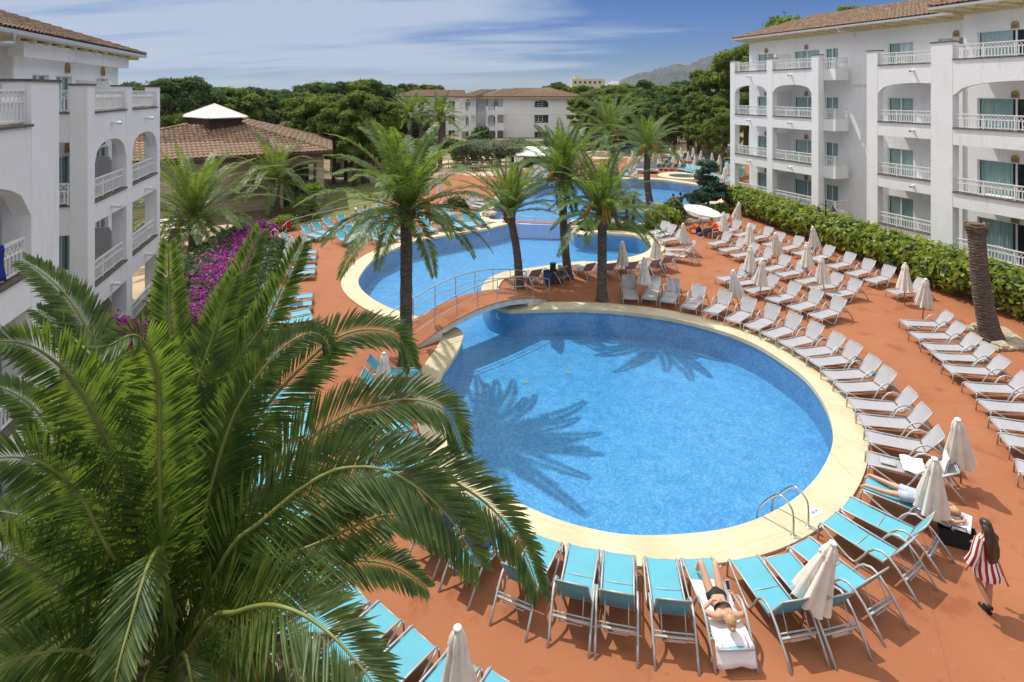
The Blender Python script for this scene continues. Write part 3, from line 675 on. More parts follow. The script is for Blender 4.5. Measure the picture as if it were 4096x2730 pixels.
CHL=[(1.2,-.9,11.0,'white plastic chair on the top terrace at the far end of the right wing'),(5.6,-1.0,7.4,'white plastic chair on the second floor balcony beside the far arch'),(6.9,-.9,4.05,'white plastic chair on the middle storey balcony of the far bay'),
 (14.3,-1.0,11.0,'white plastic chair below the half open top floor window'),(21.0,1.4,7.4,'white plastic chair on the arched balcony of the nearest bay'),(22.6,1.5,7.4,'second white chair on the arched balcony of the nearest bay'),(21.0,1.5,4.05,'white plastic chair behind the railing with beach things of the nearest bay'),(21.5,1.4,.9,'white slatted chair on the ground floor terrace behind the bare palm stump'),(7.4,-1.0,.9,'white plastic chair on the ground floor balcony above the hedge')]
for u,v,z_,lb in CHL:
    p=R2W(RO,u,v,-1,z_)
    if cb is None: cb=balcony_chair(p,RO[1]+k,lb)
    else: c=copy_tree(cb); c.location=p; c.rotation_euler=(0,0,RO[1]+k*1.3); c['label']=lb
    k+=1
# ---- hotel wing on the left (nearer, in shade)
def left_hotel():
    a=math.atan2(-.954,.30); h=thing('hotel_wing','white hotel wing in shade with arches and tiled eaves beside the big foreground palm','building',(-16.85,27.5,0),a)
    T=1; L=[-.15,2.75,5.66,8.77]; tops=[1.95,4.95]; base=-.8
    facade_section(h,T,0,[(0,.45),(4.0,4.7),(7.95,8.55)],L,tops,base,(6.95,7.75),-2.05,ind=True)
    facade_section(h,T,1.75,[(15.3,16.6),(22,23)],L,tops,base,(6.9,7.75),-.35,ind=True)
    m=MB()
    # return of the far block at u=8.5, facing the camera
    zl=L
    for k in range(4):
        railing(h,T,(8.5,-.52),(8.5,-2.6),L[k]+.05,ind=(k>0))
        if k: bx(m,T,8.15,8.53,-2.7,-.5,L[k]-.95,L[k])
        bx(m,T,8.1,8.14,-2.6,-.5,L[k]-.2,L[k]-.18)
        bx(m,T,8.6,15.3,-2.6,-2.59,L[k]-.2,L[k]-.18)
    m.build('side_balcony',plM,h)
    lg=MB()
    for k in range(4): bx(lg,T,8.12,8.57,-2.7,-.5,L[k],L[k]+.05)
    lg.build('stone_coping',ledge,h)
    W=MB(); holes=[]
    for k,z in enumerate(L):
        zz=z-.6; holes+=[(.2,1.6,zz,zz+1.95),(4.1,5.5,zz,zz+1.95),(6.1,7.3,zz+.1,zz+1.95)]
    wallgrid(W,T,-1.1,8.55,-2.05,base,11.2,holes)
    for x in holes: window(h,T,*x,-2.05,cur=1)
    h2=[]
    for k,z in enumerate(L): zz=z-.55; h2+=[(9.0,10.35,zz,zz+2.15),(11.2,12.4,zz+.1,zz+2.1)]
    wallgrid(W,T,8.55,15.3,-2.75,base,11.2,h2)
    for x in h2: window(h,T,*x,-2.75,cur=0)
    h3=[]
    for k,z in enumerate(L): zz=z-.55; h3+=[(17.2,20.6,zz,zz+2.15)]
    wallgrid(W,T,15.3,26,-.35,base,11.3,h3)
    for x in h3: window(h,T,*x,-.35,cur=1)
    bx(W,T,8.551,8.6,-2.75,-2.06,base,11.2); bx(W,T,15.27,15.33,-2.76,1.2,base,8.8); bx(W,T,15.27,15.33,-2.76,-.36,8.8,11.3)
    bx(W,T,-1.1,26,-12,-3.3,base,11.2); bx(W,T,-1.1,-.9,-12,-2.06,base,11.2)
    bx(W,T,-1.15,8.9,-2.04,-1.62,10.65,11.15)
    W.build('wall',plM,h)
    pr=MB()
    for k in range(4):
        z0=L[k]-.18; pr.add([(3.6,T*-2.04,z0),(3.6,T*-.5,z0),(3.6,T*-.5,z0+.55),(3.6,T*-.9,z0+1.35),(3.6,T*-2.04,z0+1.4),(3.72,T*-2.04,z0),(3.72,T*-.5,z0),(3.72,T*-.5,z0+.55),(3.72,T*-.9,z0+1.35),(3.72,T*-2.04,z0+1.4)],[(0,1,2,3,4),(9,8,7,6,5),(0,5,6,1),(1,6,7,2),(2,7,8,3),(3,8,9,4)])
    pr.build('partition',plM,h)
    for k,z in enumerate(L):
        vent(h,T,.95,-2.05,z+1.68); vent(h,T,4.6,-2.05,z+1.68)
        if k>0: vent(h,T,9.6,-2.75,z+1.9)
    ze=11.4
    tile_roof(h,[(-2.3,T*-1.22,ze),(15.1,T*-1.22,ze),(15.1,T*-6.5,13.2),(2.9,T*-6.5,13.2)],.25,.40,300)
    ridge(h,(-2.3,T*-1.22,ze+.06),(2.9,T*-6.5,13.25))
    tile_roof(h,[(14.1,T*.62,ze+.75),(28,T*.62,ze+.75),(28,T*-5,13.9),(14.1,T*-5,13.9)],.25,.40,60)
    ridge(h,(14.15,T*.62,ze+.85),(14.15,T*-5,13.95),.11)
    eave(h,T,-2.25,15.0,-1.22,ze,1.35); eave(h,T,14.0,28,.62,ze+.73,.95,False)
    m=MB(); bx(m,T,15.35,28,-5,-.36,11.3,12.2); m.build('upper_wall',plM,h)
    m=MB(); m.tube([(10.6,T*-1.15,ze-.1),(10.6,T*-1.15,ze-.45),(11.5,T*-2.5,ze-.55),(11.5,T*-2.65,ze-.95)],.08,8); m.build('downpipe',zinc,h)
    return h
left_hotel()
LO=((-16.85,27.5),math.atan2(-.954,.30))
# navy towels over the near left balcony railing
for i,(u,w,lb) in enumerate(((17.55,.62,'navy blue beach towel over the left balcony railing, nearest the pillar'),(18.5,.8,'navy blue beach towel hung on the left balcony railing at the photo edge'))):
    m=MB(); rows=[]
    for s in range(9):
        zz=5.71+.79-(0 if s<1 else (s-1)*.10); vv=1.63 if s==0 else 1.68+.02*math.sin(s)
        rows.append([R2W(LO,u+w*j/10,vv+.025*math.sin(j*1.3+s*.3)+.004*s,1,zz+.02*math.sin(j*.8)) for j in range(11)])
    m.loft(rows,False,False); rows=[[R2W(LO,u+w*j/10,1.57,1,6.52-.07*s) for j in range(11)] for s in range(5)]; m.loft(rows,False,False)
    o=m.build('beach_towel',towelB,smooth=True); md=o.modifiers.new('thick','SOLIDIFY'); md.thickness=.012; props(o,lb,'towel','navy towels on the left balcony')
c=copy_tree(cb); c.location=R2W(LO,7.2,-1.1,1,5.5); c.rotation_euler=(0,0,2.3); c['label']='white plastic chair behind the lattice railing of the left wing'
# ---- distant hotel block in the centre
def far_hotel():
    Y=121.; x0=(1553-2048)*Y/FPX; h=thing('hotel_block','distant white four storey hotel block with long brown tiled roof beyond the palms','building',(x0,Y,0),0)
    k=Y/FPX; X=lambda px_: (px_-2048)*k-x0; z0=-1.0; L=[CH+(369-y)*k for y in (622,566,505,443)]
    ze=CH+(369-388)*k
    XR=X(2318); xa=X(1555)
    W=MB(); holes=[]
    # left stretch, set back 5 m
    wl=[]
    for i,zc in enumerate(L):
        for pxx in (1595,1665,1735,1795): wl.append((X(pxx-14),X(pxx+14),zc,zc+1.9))
    wallgrid(W,-1,xa,X(1826),-6,z0,ze-.1,wl)
    for x in wl: window(h,-1,*x,-6,far=True)
    bx(W,-1,xa,X(1826),-16,-6.9,z0,ze-.1); bx(W,-1,xa,xa+.1,-7,-6,z0,ze-.1); W.build('wall',plM,h); W=MB()
    # the two balcony towers and the blank gable with its stair windows
    wr=[]
    a,b=X(2137),X(2194)
    wr=[(a,b,CH+(369-431)*k,CH+(369-401)*k),(a,b,CH+(369-494)*k,CH+(369-461)*k),(a,b,CH+(369-558)*k,CH+(369-528)*k)]
    wallgrid(W,-1,X(2012),XR,0,z0,ze-.1,wr,t=.9)
    bx(W,-1,X(2012),XR,-16,-1.1,z0,ze-.1); bx(W,-1,X(2012),X(2012)+.1,-1.2,-.01,z0,ze-.1); bx(W,-1,XR-.1,XR,-1.2,-.01,z0,ze-.1)
    bx(W,-1,X(2020),XR+.03,-.02,.06,CH+(369-459)*k,CH+(369-457)*k)
    W.build('wall',plM,h)
    for (p,q,c,d) in wr:
        m=MB(); y=.95; q2=p+(q-p)*.62
        m.box(p+.1,p+.2,y-.05,y,c+.3,d-.2); m.box(q2-.1,q2,y-.05,y,c+.3,d-.2); m.box(p+.2,q2-.1,y-.05,y,d-.3,d-.2); m.box(p+.2,q2-.1,y-.05,y,c+.3,c+.4)
        m.box((p+q2)/2-.05,(p+q2)/2+.05,y-.055,y,c+.4,d-.3); m.box(p+.2,(p+q2)/2-.05,y-.05,y,(c+d)/2-.04,(c+d)/2+.04); m.box((p+q2)/2+.05,q2-.1,y-.05,y,(c+d)/2-.04,(c+d)/2+.04)
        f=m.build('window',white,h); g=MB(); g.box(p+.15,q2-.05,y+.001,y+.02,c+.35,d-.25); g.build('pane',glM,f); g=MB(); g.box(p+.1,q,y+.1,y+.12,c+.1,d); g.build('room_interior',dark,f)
    # arch head over the upper stair window
    m=MB(); p,q,c,d=wr[0]; arch_band(m,-1,p,q,.012,.3,d-.75,d-.02,d+.3,12); m.build('arch',plM,h)
    def tower(xl,xr,yf,tag):
        # camera facing balcony stack: x from xl..xr, front at y=-yf (towards the camera)
        m=MB(); y0=-yf; d=1.7
        m.box(xl,xl+.35,y0,y0+.35,z0,L[3]+.95); m.box(xl+1.9,xl+2.35,y0,y0+.4,z0,L[3]+.95); m.box(xl-.01,xl+.3,y0+3.2,y0+3.6,z0,L[3]+.9)
        for i,zc in enumerate(L):
            m.box(xl+.01,xr,y0+.02,y0+3.2,zc-.75,zc-.6); m.box(xl+2.35,xr,y0+.03,y0+.3,zc-.8,zc+.75)
            m.box(xl+.35,xl+1.9,y0+.03,y0+.3,zc-.85,zc)
            if i==3: arch_band(m,-1,xl+.35,xl+1.9,yf-.03,.27,zc-1.35,zc-.86,zc-.85,8)
        m.build('balcony_stack',plM,h)
        for i,zc in enumerate(L): railing(h,-1,(xl+.36,yf-.15),(xl+1.9,yf-.15),zc,.62,ind=False,far=True)
        B=MB(); hs=[(xr-2.2,xr-1.2,zc,zc+1.9) for zc in L]; wallgrid(B,-1,xl+.2,xr,yf-3.4,z0,ze-.1,hs); 
        for x in hs: window(h,-1,*x,yf-3.4,far=True); vent(h,-1,(x[0]+x[1])/2,yf-3.4,x[3]+.35,1.1)
        B.box(xl+.2,xr,y0+3.9,y0+8,z0,ze-.1); B.build('tower_wall',plM,h)
    tower(X(1845),X(1905),4.2,'a'); tower(X(1946),X(2016),2.2,'b')
    m=MB(); m.box(X(1905)+.01,X(1946),1.5,5,z0,ze-.1); m.build('link_wall',plM,h)
    for i,zc in enumerate(L):
        for pxx in (1915,1838,1600,1790): railing(h,-1,(X(pxx)-.9,-1.2 if pxx==1915 else (-5.9 if pxx!=1838 else -2)),(X(pxx)+1.0,-1.2 if pxx==1915 else (-5.9 if pxx!=1838 else -2)),zc,.62,ind=False,far=True) if pxx!=1838 else None
    # roofs
    zr=CH+(369-350)*k
    A=(X(1540),6,0)
    def P(pxx,y,z): return ((pxx-2048)*(Y+y)/FPX-x0,y,z)
    e=ze; rz=9.62
    tile_roof(h,[(X(1546),5.2,e),(X(1850),5.2,e),(X(1836),13,rz+.35),(X(1620),13,rz+.35)],.42,.6)
    tile_roof(h,[(X(1546),20,e),(X(1546),5.2,e),(X(1620),13,rz+.3),(X(1620),14,rz+.3)],.42,.6)
    tile_roof(h,[(X(1826),-4.9,e),(X(1900),-4.9,e),(X(1985),9,rz+.45),(X(1920),9,rz+.45)],.42,.6)
    tile_roof(h,[(X(1918),-1.1,e),(X(1993),-1.1,e),(X(2062),9.5,rz+.6),(X(2010),9.5,rz+.6)],.42,.6)
    tile_roof(h,[(X(1990),-1.0,e),(XR+1.1,-1.0,e),(X(2205),9.5,rz+.85),(X(2055),9.5,rz+.6)],.42,.6)
    tile_roof(h,[(XR+1.1,-1.0,e),(XR+1.1,18,e),(X(2205),12,rz+.85),(X(2205),9.5,rz+.85)],.42,.6)
    m=MB(); m.box(X(1546),X(1850),5.25,5.6,e-.3,e-.05); m.box(X(1826),X(1900),-4.85,-4.3,e-.32,e-.06); m.box(X(1918),X(1990),-1.05,-.5,e-.32,e-.06); m.box(X(1990)+.01,XR+1.05,-.95,-.3,e-.3,e-.05); m.build('eave',cream,h)
    m=MB(); n=12; m.loft([[(X(1850)+ (X(2090)-X(1850))*i/n,12+j*6,rz+.05+.55*math.sin(math.pi*i/n)) for i in range(n+1)] for j in range(2)],False,False); m.build('barrel_skylight',white,h,smooth=True)
    return h
far_hotel()
# ---- pavilion with the brown tiled roof
def pavilion():
    h=thing('tiled_pavilion','low stone pavilion with broad brown tiled hip roof and white canvas cap','building',(-20,46,0),0); o=h.location
    def l(x,y,z): return (x-o.x,y-o.y,z)
    C1=l(-15,48,4.6);LF=l(-33,35.86,4.6);aL=l(-26.5,46.9,6.8);aR=l(-23.2,49.1,6.8);C2=l(-18.6,59.3,4.6);aB=l(-26,56,6.8);LB=l(-42,50,4.6);CB=l(-30,64,4.6)
    tile_roof(h,[C1,LF,aL,aR],.33,.45,300,.18)
    tile_roof(h,[C1,C2,aB,aR],.33,.45,0,.18); tile_roof(h,[LF,LB,aL],.33,.45,0,.18); tile_roof(h,[C2,CB,aB],.33,.45,0,.18)
    for a,b in ((C1,aR),(LF,aL),(C2,aB)): ridge(h,Vector(a)+Vector((0,0,.1)),Vector(b)+Vector((0,0,.1)),.15)
    dk=mat('dark_timber',(.05,.025,.018),.8,var=.3,vscale=20,stretch=(1,1,12))
    m=MB(); b=[l(-24.6,46.7,0),l(-22.9,48.75,0),l(-26.3,51.9,0),l(-28.2,49.7,0)]; m.prism([(p[0],p[1]) for p in b],5.6,7.35); m.build('lantern_box',dk,h)
    cx=sum(p[0] for p in b)/4;cy=sum(p[1] for p in b)/4; m=MB()
    r=[((p[0]-cx)*1.22+cx,(p[1]-cy)*1.22+cy,7.42) for p in b]; ap=(cx,cy,8.5)
    m.add(r+[ap]+[(x,y,7.34) for x,y,_ in r],[(0,1,4),(1,2,4),(2,3,4),(3,0,4),(0,5,6,1),(1,6,7,2),(2,7,8,3),(3,8,5,0),(5,6,7,8)]); m.build('canvas_cap',mat('white_canvas',(.80,.79,.74),.8,transl=.1),h)
    m=MB()
    for p in r: m.tube([p,ap],.05,5)
    m.build('cap_seams',cream,h)
    # walls: courses of stone; front wall parallel to the eave
    d=Vector((-.83,-.56)).normalized(); nn=Vector((-.56,.83)).normalized(); c0=Vector((-15,48))+nn*1.3+d*.6
    def Wp(s,t,z): q=c0+d*s+nn*t; return l(q.x,q.y,z)
    m=MB(); rr=random.Random(2)
    def blk(m,s0,s1,t0,t1,z0,z1): m.add([Wp(s,t,z) for z in (z0,z1) for s,t in ((s0,t0),(s1,t0),(s1,t1),(s0,t1))],[(0,1,2,3),(4,5,6,7),(0,1,5,4),(1,2,6,5),(2,3,7,6),(3,0,4,7)])
    zc=0; idx=0
    walls=m
    blk(m,3.0,22,.1,.4,0,4.5); blk(m,-.2,.35,.1,.4,0,4.5); blk(m,.35,3.0,.1,.4,3.4,4.5); m.build('wall',stoneM,h)
    while zc<4.4:
        hh=rr.choice((.30,.36,.42)); hh=min(hh,4.45-zc)
        for s0,s1 in ((3.0,22),(-.2,.35),(.35,3.0)):
            if s0==.35 and zc<3.4: continue
            s=s0
            while s<s1-.05:
                e=min(s1,s+rr.uniform(1.3,2.6)); 
                if 3.3<s<15 and 1.05<zc<2.0: s=e; continue
                b_=MB(); blk(b_,s+.008,e-.008,-rr.uniform(.0,.03),.095,zc+.008,zc+hh-.008); b_.build('stone',stoneM,h,world=False); s=e
        zc+=hh
    m=MB()
    for i in range(13): z=1.08+i*.085; m.add([Wp(s,t,zz) for s in (3.4,16.2) for t,zz in ((.04,z),(-.12,z-.045),(-.12,z-.025),(.04,z+.02))],[(0,1,5,4),(1,2,6,5),(2,3,7,6),(3,0,4,7)])
    m.build('louvre_slats',mat('pale_louvre',(.55,.51,.42),.7),h,kind='stuff')
    # glazed corner
    m=MB(); blk(m,.35,3.0,.55,.57,.05,3.4); m.build('glass_wall',glM,h,world=False)
    m=MB()
    for s in (.4,1.25,2.1,2.95): blk(m,s-.04,s+.04,.42,.6,.0,3.4)
    m.build('mullion',mat('bronze_frame',(.10,.06,.04),.5),h,world=False)
    m=MB(); blk(m,0,21,5.0,5.1,0,4.3); m.build('inner_wall',mat('inner_wall_grey',(.30,.28,.25),.8),h,world=False)
    m=MB(); blk(m,0,21,.6,5,.0,.03); m.build('floor_inside',mat('inner_floor',(.25,.24,.22),.3),h,world=False)
    # side wall
    dr=Vector((-3.6,11.3)).normalized(); c1=c0-d*.2; m=MB(); q=[c1+Vector((0,0)),c1+dr*9.5,c1+dr*9.5+Vector((-.4,0)),c1+Vector((-.4,.25))]
    m.add([l(p.x,p.y,zz) for zz in (0,4.6) for p in q],[(0,1,2,3),(4,5,6,7),(0,1,5,4),(1,2,6,5),(2,3,7,6),(3,0,4,7)]); m.build('side_wall',stoneM,h,world=False)
    m=MB(); A=Vector(C1);B=Vector(LF);Cc=Vector(C2); m.beam(A-Vector((0,0,.30)),B-Vector((0,0,.30)),.12,.28); m.beam(A-Vector((0,0,.31)),Cc-Vector((0,0,.31)),.12,.28); m.build('fascia',dk,h,world=False)
    return h
pavilion()
# ---- small houses among the pines and the white block on the horizon
def small_house(lb,c,x0,x1,ytop,Y,d,zr,wallm,chim=False):
    a=atd(c,x0,ytop,Y);b=atd(c,x1,ytop,Y); ze=a.z; w=b.x-a.x
    h=thing('small_house',lb,'house',((a.x+b.x)/2,Y,0),0); m=MB(); m.box(-w/2+.3,w/2-.3,.3,d,-1,ze); m.build('wall',wallm,h,world=False)
    tile_roof(h,[(-w/2,0,ze),(w/2,0,ze),(w/2*.8,d*.5,ze+zr),(-w/2*.8,d*.5,ze+zr)],.36,.5); tile_roof(h,[(w/2,0,ze),(w/2,d,ze),(w/2*.8,d*.5,ze+zr)],.36,.5); tile_roof(h,[(-w/2,d,ze),(-w/2,0,ze),(-w/2*.8,d*.5,ze+zr)],.36,.5)
    m=MB(); m.box(-.5,.4,.26,.31,ze-2.1,ze-1); m.build('window',dark,h,world=False)
    if chim: m=MB(); m.box(-w/2+1,-w/2+1.7,1,1.7,ze,ze+2.6); m.box(-w/2+.9,-w/2+1.8,.9,1.8,ze+2.62,ze+2.75); m.build('chimney',wallm,h,world=False)
cw=mat('cream_render',(.55,.47,.33),.9,var=.06)
small_house('small cream house with clay roof half hidden left of the pine trunks','W',20,150,510,78,6,1.0,cw)
small_house('small tiled house with a slim chimney behind the pavilion roof ridge','W',185,340,528,84,6,1.4,cw,True)
small_house('low brown roofed house directly behind the pavilion eave','W',200,360,568,70,5,.9,cw)
small_house('low tiled bungalow in the shade under the big pines','W',640,800,770,66,6,1.0,cw)
small_house('long pale roofed house behind the tallest pool palm','W',790,1110,745,78,9,1.4,cw)
small_house('tiled poolside hut left of the tallest pool palm','W',790,1140,890,60,5,.9,cw)
h=thing('apartment_block','pale flat roofed apartment block far away above the treetops','building',(0,0,0)); h.location=atd('V',740,185,420)*1; Z0=h.location.z; h.location.z=0
m=MB(); m.box(-12,12,0,12,0,Z0+4.0); m.box(-10,-6,2,8,Z0+4.01,Z0+6); m.build('wall',cream,h,world=False)
for i in range(6): m=MB(); m.box(-10.5+i*3.6,-8.8+i*3.6,-.05,-.01,Z0+.6,Z0+2.4); m.build('window',dark,h,world=False)
h=thing('coastal_building','tiny white terraced building at the foot of the mountain','building',(0,0,0)); h.location=atd('V',960,190,1200); Z0=h.location.z; h.location.z=0
m=MB(); m.box(-16,14,0,12,-2,Z0+2); m.box(-10,16,3,14,Z0+2.01,Z0+5); m.box(-4,10,6,16,Z0+5.01,Z0+8); m.build('wall',white,h,world=False)
# ---------------------------------------------------------------- sun loungers
LC={}
def lounger_mesh(kind,ang,col,lod):
    key=(kind,ang,lod)
    if key in LC: return LC[key]
    a=R(ang); ca,sa=math.cos(a),math.sin(a); hx,hz=1.24,.36; w=.30; m=MB()
    bt=(hx+.64*ca,hz+.64*sa)
    if kind=='seat':
        n=10; pr=[(-.015,.30),(0.0,.335),(.03,.352)]+[(.03+1.19*i/n,.352-.018*math.sin(math.pi*i/n)) for i in range(1,n+1)]
        rows=[[(x,y*.275+0,z-.012*(1-y*y)) for y in (-1,-.5,0,.5,1)] for x,z in pr]; m.loft(rows,False,False); m.loft([[(x,y,z-.012) for x,y,z in r] for r in rows],False,False)
    if kind=='back':
        n=6; rows=[]
        for i in range(n+1):
            t=.02+.60*i/n; rows.append([(hx+t*ca+.018*(1-y*y)*sa*math.sin(math.pi*i/n),y*.275,hz+t*sa-.018*(1-y*y)*ca*math.sin(math.pi*i/n)) for y in (-1,-.5,0,.5,1)])
        m.loft(rows,False,False); m.loft([[(x+.01*sa,y,z-.012*ca) for x,y,z in r] for r in rows],False,False)
    nt=4 if lod else 6
    if kind=='frame':
        for s in (-1,1): m.tube([(-.01,s*.295,.30),(0,s*.295,.345),(.04,s*.295,.362),(1.26,s*.295,.362)],.019,nt)
        m.tube([(.02,-.295,.335),(.02,.295,.335)],.014,nt); m.tube([(1.22,-.295,.345),(1.22,.295,.345)],.014,nt); m.tube([(.7,-.295,.33),(.7,.295,.33)],.012,nt)
    if kind=='back_frame':
        for s in (-1,1): m.tube([(hx,s*.29,hz),(bt[0],s*.29,bt[1])],.018,nt)
        m.tube([(bt[0],-.29,bt[1]),(bt[0],.29,bt[1])],.016,nt)
    if kind in('leg',):
        m.tube([(-.0,.325,.33),(-.02,.33,.28),(-.03,.335,0)],.02,nt)
    if kind=='arm':
        P=[(.03,.325,.345),(.12,.335,.30),(.45,.34,.12),(.62,.345,.05),(.70,.345,.035),(.76,.345,.07),(.90,.35,.28),(1.0,.352,.45),(1.10,.355,.555),(1.24,.357,.605),(1.38,.357,.57),(1.54,.355,.44),(1.76,.352,.20),(1.91,.35,0)]
        if lod: P=[P[i] for i in (0,3,4,8,9,10,13)]
        m.tube(P,.0235,nt)
    if kind=='strut':
        m.tube([(1.60,-.35,.37),(1.60,.35,.37)],.014,nt)
        if not lod:
            x0,z0=hx+.38*ca,hz+.38*sa
            for s in (-1,1): m.tube([(x0,s*.2,z0),(1.66,s*.2,.27)],.010,5)
            m.tube([(1.66,-.2,.27),(1.66,.2,.27)],.010,5); m.beam((1.64,-.34,.33),(1.64,.34,.33),.05,.02)
    fm={'seat':None,'back':None}.get(kind,alu); me=m.mesh(kind,fm,kind in('seat','back') or not lod); LC[key]=me; return me
LP={}
def lounger_proto(col,ang,lod):
    """each colour / back angle / detail is built once; every further one is a tree copy"""
    fab={'teal':tealM,'grey':greyM,'dteal':dtealM,'brown':brownM}[col]
    t=thing('sun_lounger','x','sun lounger')
    def add(nm,kind,mt=None,my=False):
        me=lounger_mesh(kind,ang,col,lod)
        if mt:
            k=(kind,ang,lod,mt.name)
            if k not in LC: m2=me.copy(); m2.materials.clear(); m2.materials.append(mt); LC[k]=m2
            me=LC[k]
        o=link(nm,me,t,False)
        if my: o.scale=(1,-1,1)
        return o
    add('seat_fabric','seat',fab); b=add('backrest_fabric','back',fab)
    add('frame','frame'); add('backrest_frame','back_frame')
    for my in (False,True): add('front_leg','leg',None,my); add('armrest','arm',None,my)
    add('backrest_strut','strut')
    return t
def lounger(F,K,col,ang,label,group,lod=0,dz=0):
    F=Vector((F[0],F[1],0));K=Vector((K[0],K[1],0)); rz=math.atan2(K.y-F.y,K.x-F.x); k=(col,ang,lod)
    if k not in LP: LP[k]=lounger_proto(*k); o=LP[k]
    else: o=copy_tree(LP[k])
    o.location=(F.x,F.y,dz); o.rotation_euler=(0,0,rz); o['label']=label; o['group']=group; o['category']='sun lounger'
    return o
rl=random.Random(11)
def row(crop,items,col,ang,lab,group,lod=0):
    for i,it in enumerate(items):
        F=at(crop,it[0],it[1],.36);K=at(crop,it[2],it[3],.36)
        c=it[4] if len(it)>4 else col; a=it[5] if len(it)>5 else ang
        word={'teal':'turquoise','grey':'grey','dteal':'dark teal','brown':'brown'}[c]
        lounger(F,K,c,a,lab%(nth(i),word),group,lod)
ring=[px('A',322,500)+px('A',305,410),px('A',515,505)+px('A',555,415),px('A',710,535)+px('A',750,450),px('A',925,600)+px('A',1020,500),px('A',1150,655)+px('A',1280,570),px('A',1385,735)+px('A',1540,640),px('A',1585,805)+px('A',1770,725),px('A',1760,890)+px('A',1990,820),px('A',1935,980)+px('A',2190,925)]
for q in ((3,281,200,258),(100,345,315,325),(195,435,440,425),(283,520,552,510),(362,630,685,660),(430,745,780,780),(468,860,840,935)): ring.append(px('B',q[0],q[1])+px('B',q[2],q[3]))
row('S',ring,'grey',52,'%s %s lounger clockwise from the palm along the round pool coping','grey loungers round the big pool')
F=at('B',472,1012,.36);K=at('B',865,1108,.36)
lounger(F,K,'grey',30,'grey lounger carrying a silver laptop and a white towel at the round pool','grey loungers round the big pool')
LAP=(F,K)
MF=at('B',450,1190,.36);MK=at('B',860,1350,.36)
lounger(MF,MK,'teal',0,'flat turquoise lounger under the sunbather in pale shorts','turquoise loungers by the round pool')
row('S',[px('B',315,1322)+px('B',720,1525),px('B',195,1425)+px('C',965,645),px('C',350,560)+px('C',735,860),px('C',190,650)+px('C',470,975),px('D',1945,410)+px('D',2180,735)],'teal',56,'%s %s lounger after the flat one, by the pool ladder near corner','turquoise loungers by the round pool')
WF=at('D',1605,415,.36);WK=at('D',1752,760,.36)
lounger(WF,WK,'teal',0,'flat turquoise lounger with white towel under the sunbather holding a phone','turquoise loungers by the round pool')
row('S',[px('D',1345,415)+px('D',1412,800),px('D',1040,378)+px('D',1030,745),px('D',790,332)+px('D',725,685),px('D',530,270)+px('D',375,560)],'teal',58,'%s %s lounger left of the woman with the phone, backrest raised','turquoise loungers by the round pool')
B29=[(2040,2075,1905,2225),(1905,1990,1775,2120)]
row('S',B29,'teal',30,'%s %s lounger behind the palm frond holding someone in blue','turquoise loungers by the round pool')
row('S',[px('U',1325,1255)+px('U',1090,1255),px('U',1300,1370)+px('U',1060,1372),px('M',955,312)+px('M',790,350),px('M',1000,380)+px('M',840,430),px('M',1035,470)+px('M',880,530)],'teal',50,'%s %s lounger on the left bank below the footbridge and tall palm','turquoise loungers below the footbridge')
row('J',[(420,385,530,345),(525,460,690,410),(650,500,820,460),(815,530,970,500),(960,600,1130,550),(1130,640,1310,600),(1275,690,1450,650),(1435,745,1620,705),(1640,825,1830,785),(1845,905,2040,855),(2040,975,2250,925),(2270,1090,2430,1080)],'grey',52,'%s %s lounger from the far end of the row against the hedge','grey loungers along the hedge')
row('J',[(380,590,560,550),(500,655,680,625),(622,712,820,680),(780,765,960,735),(950,855,1160,810),(1100,910,1290,880),(1310,985,1500,950),(1450,1055,1650,1020),(1640,1125,1850,1085)],'grey',52,'%s %s lounger in the second row out from the hedge among umbrellas','grey loungers in the middle rows')
row('J',[(475,955,680,925),(605,1010,800,985),(775,1080,985,1040),(1015,1175,1235,1120),(1245,1260,1460,1200),(1465,1345,1690,1285)],'grey',52,'%s %s lounger of the short row nearest the round pool row','grey loungers in the middle rows')
row('S',[px('P',a,b)+px('P',c,d) for a,b,c,d in ((278,308,470,318),(332,372,530,378),(395,430,595,438),(450,480,665,492),(502,542,730,560),(615,637,840,650),(688,728,900,745),(745,820,960,850))]+[px('B',1425,880)+px('B',1640,915),px('B',1515,1065)+px('B',1730,1125)],'grey',48,'%s %s lounger from the rear in the row beside the bare palm stump','grey loungers by the palm stump')
row('T',[(-15,605,70,645),(165,600,240,645),(330,590,405,630),(495,575,595,620),(600,545,700,590),(700,515,820,535),(715,485,850,487)],'grey',50,'%s %s lounger seen from behind beside the middle pool tip','grey loungers facing the middle pool')
row('U',[(2135,455,2205,500),(2275,445,2352,470)],'grey',50,'%s %s lounger left of the litter bin on the peninsula','grey loungers facing the middle pool')
row('T',[(600,355,710,325),(645,380,770,350),(680,415,800,398)],'grey',50,'%s %s lounger in shade by the round bush near the turf island','grey loungers by the turf island')
row('T',[(830,215,920,208)],'dteal',5,'%s low %s lounger next to the curved planter wall','turquoise loungers at the upper pool')
row('I',[(790,905,700,912),(930,915,830,925),(1130,965,1050,972),(560,830,485,850)],'teal',50,'%s %s lounger on the strip between the pools, seen from behind','turquoise loungers at the upper pool')
row('H',[(360,405,215,370),(470,375,350,345),(700,460,590,415),(805,420,695,380),(905,392,800,355),(1100,452,990,422),(1200,425,1100,390),(1010,350,910,325),(600,310,490,290),(710,290,630,262),(1110,315,1010,290),(1270,355,1190,335),(1480,355,1400,325),(1615,335,1540,298),(1760,305,1700,268),(1915,295,1860,253),(2045,285,1980,238),(2185,262,2110,225),(1580,215,1480,188),(1720,190,1630,163),(1830,165,1740,138),(1090,190,980,175),(1190,150,1080,135),(1220,240,1120,215)],'teal',52,'%s %s lounger in the cluster by the lagoon fence, counted front left','turquoise loungers by the lagoon fence')
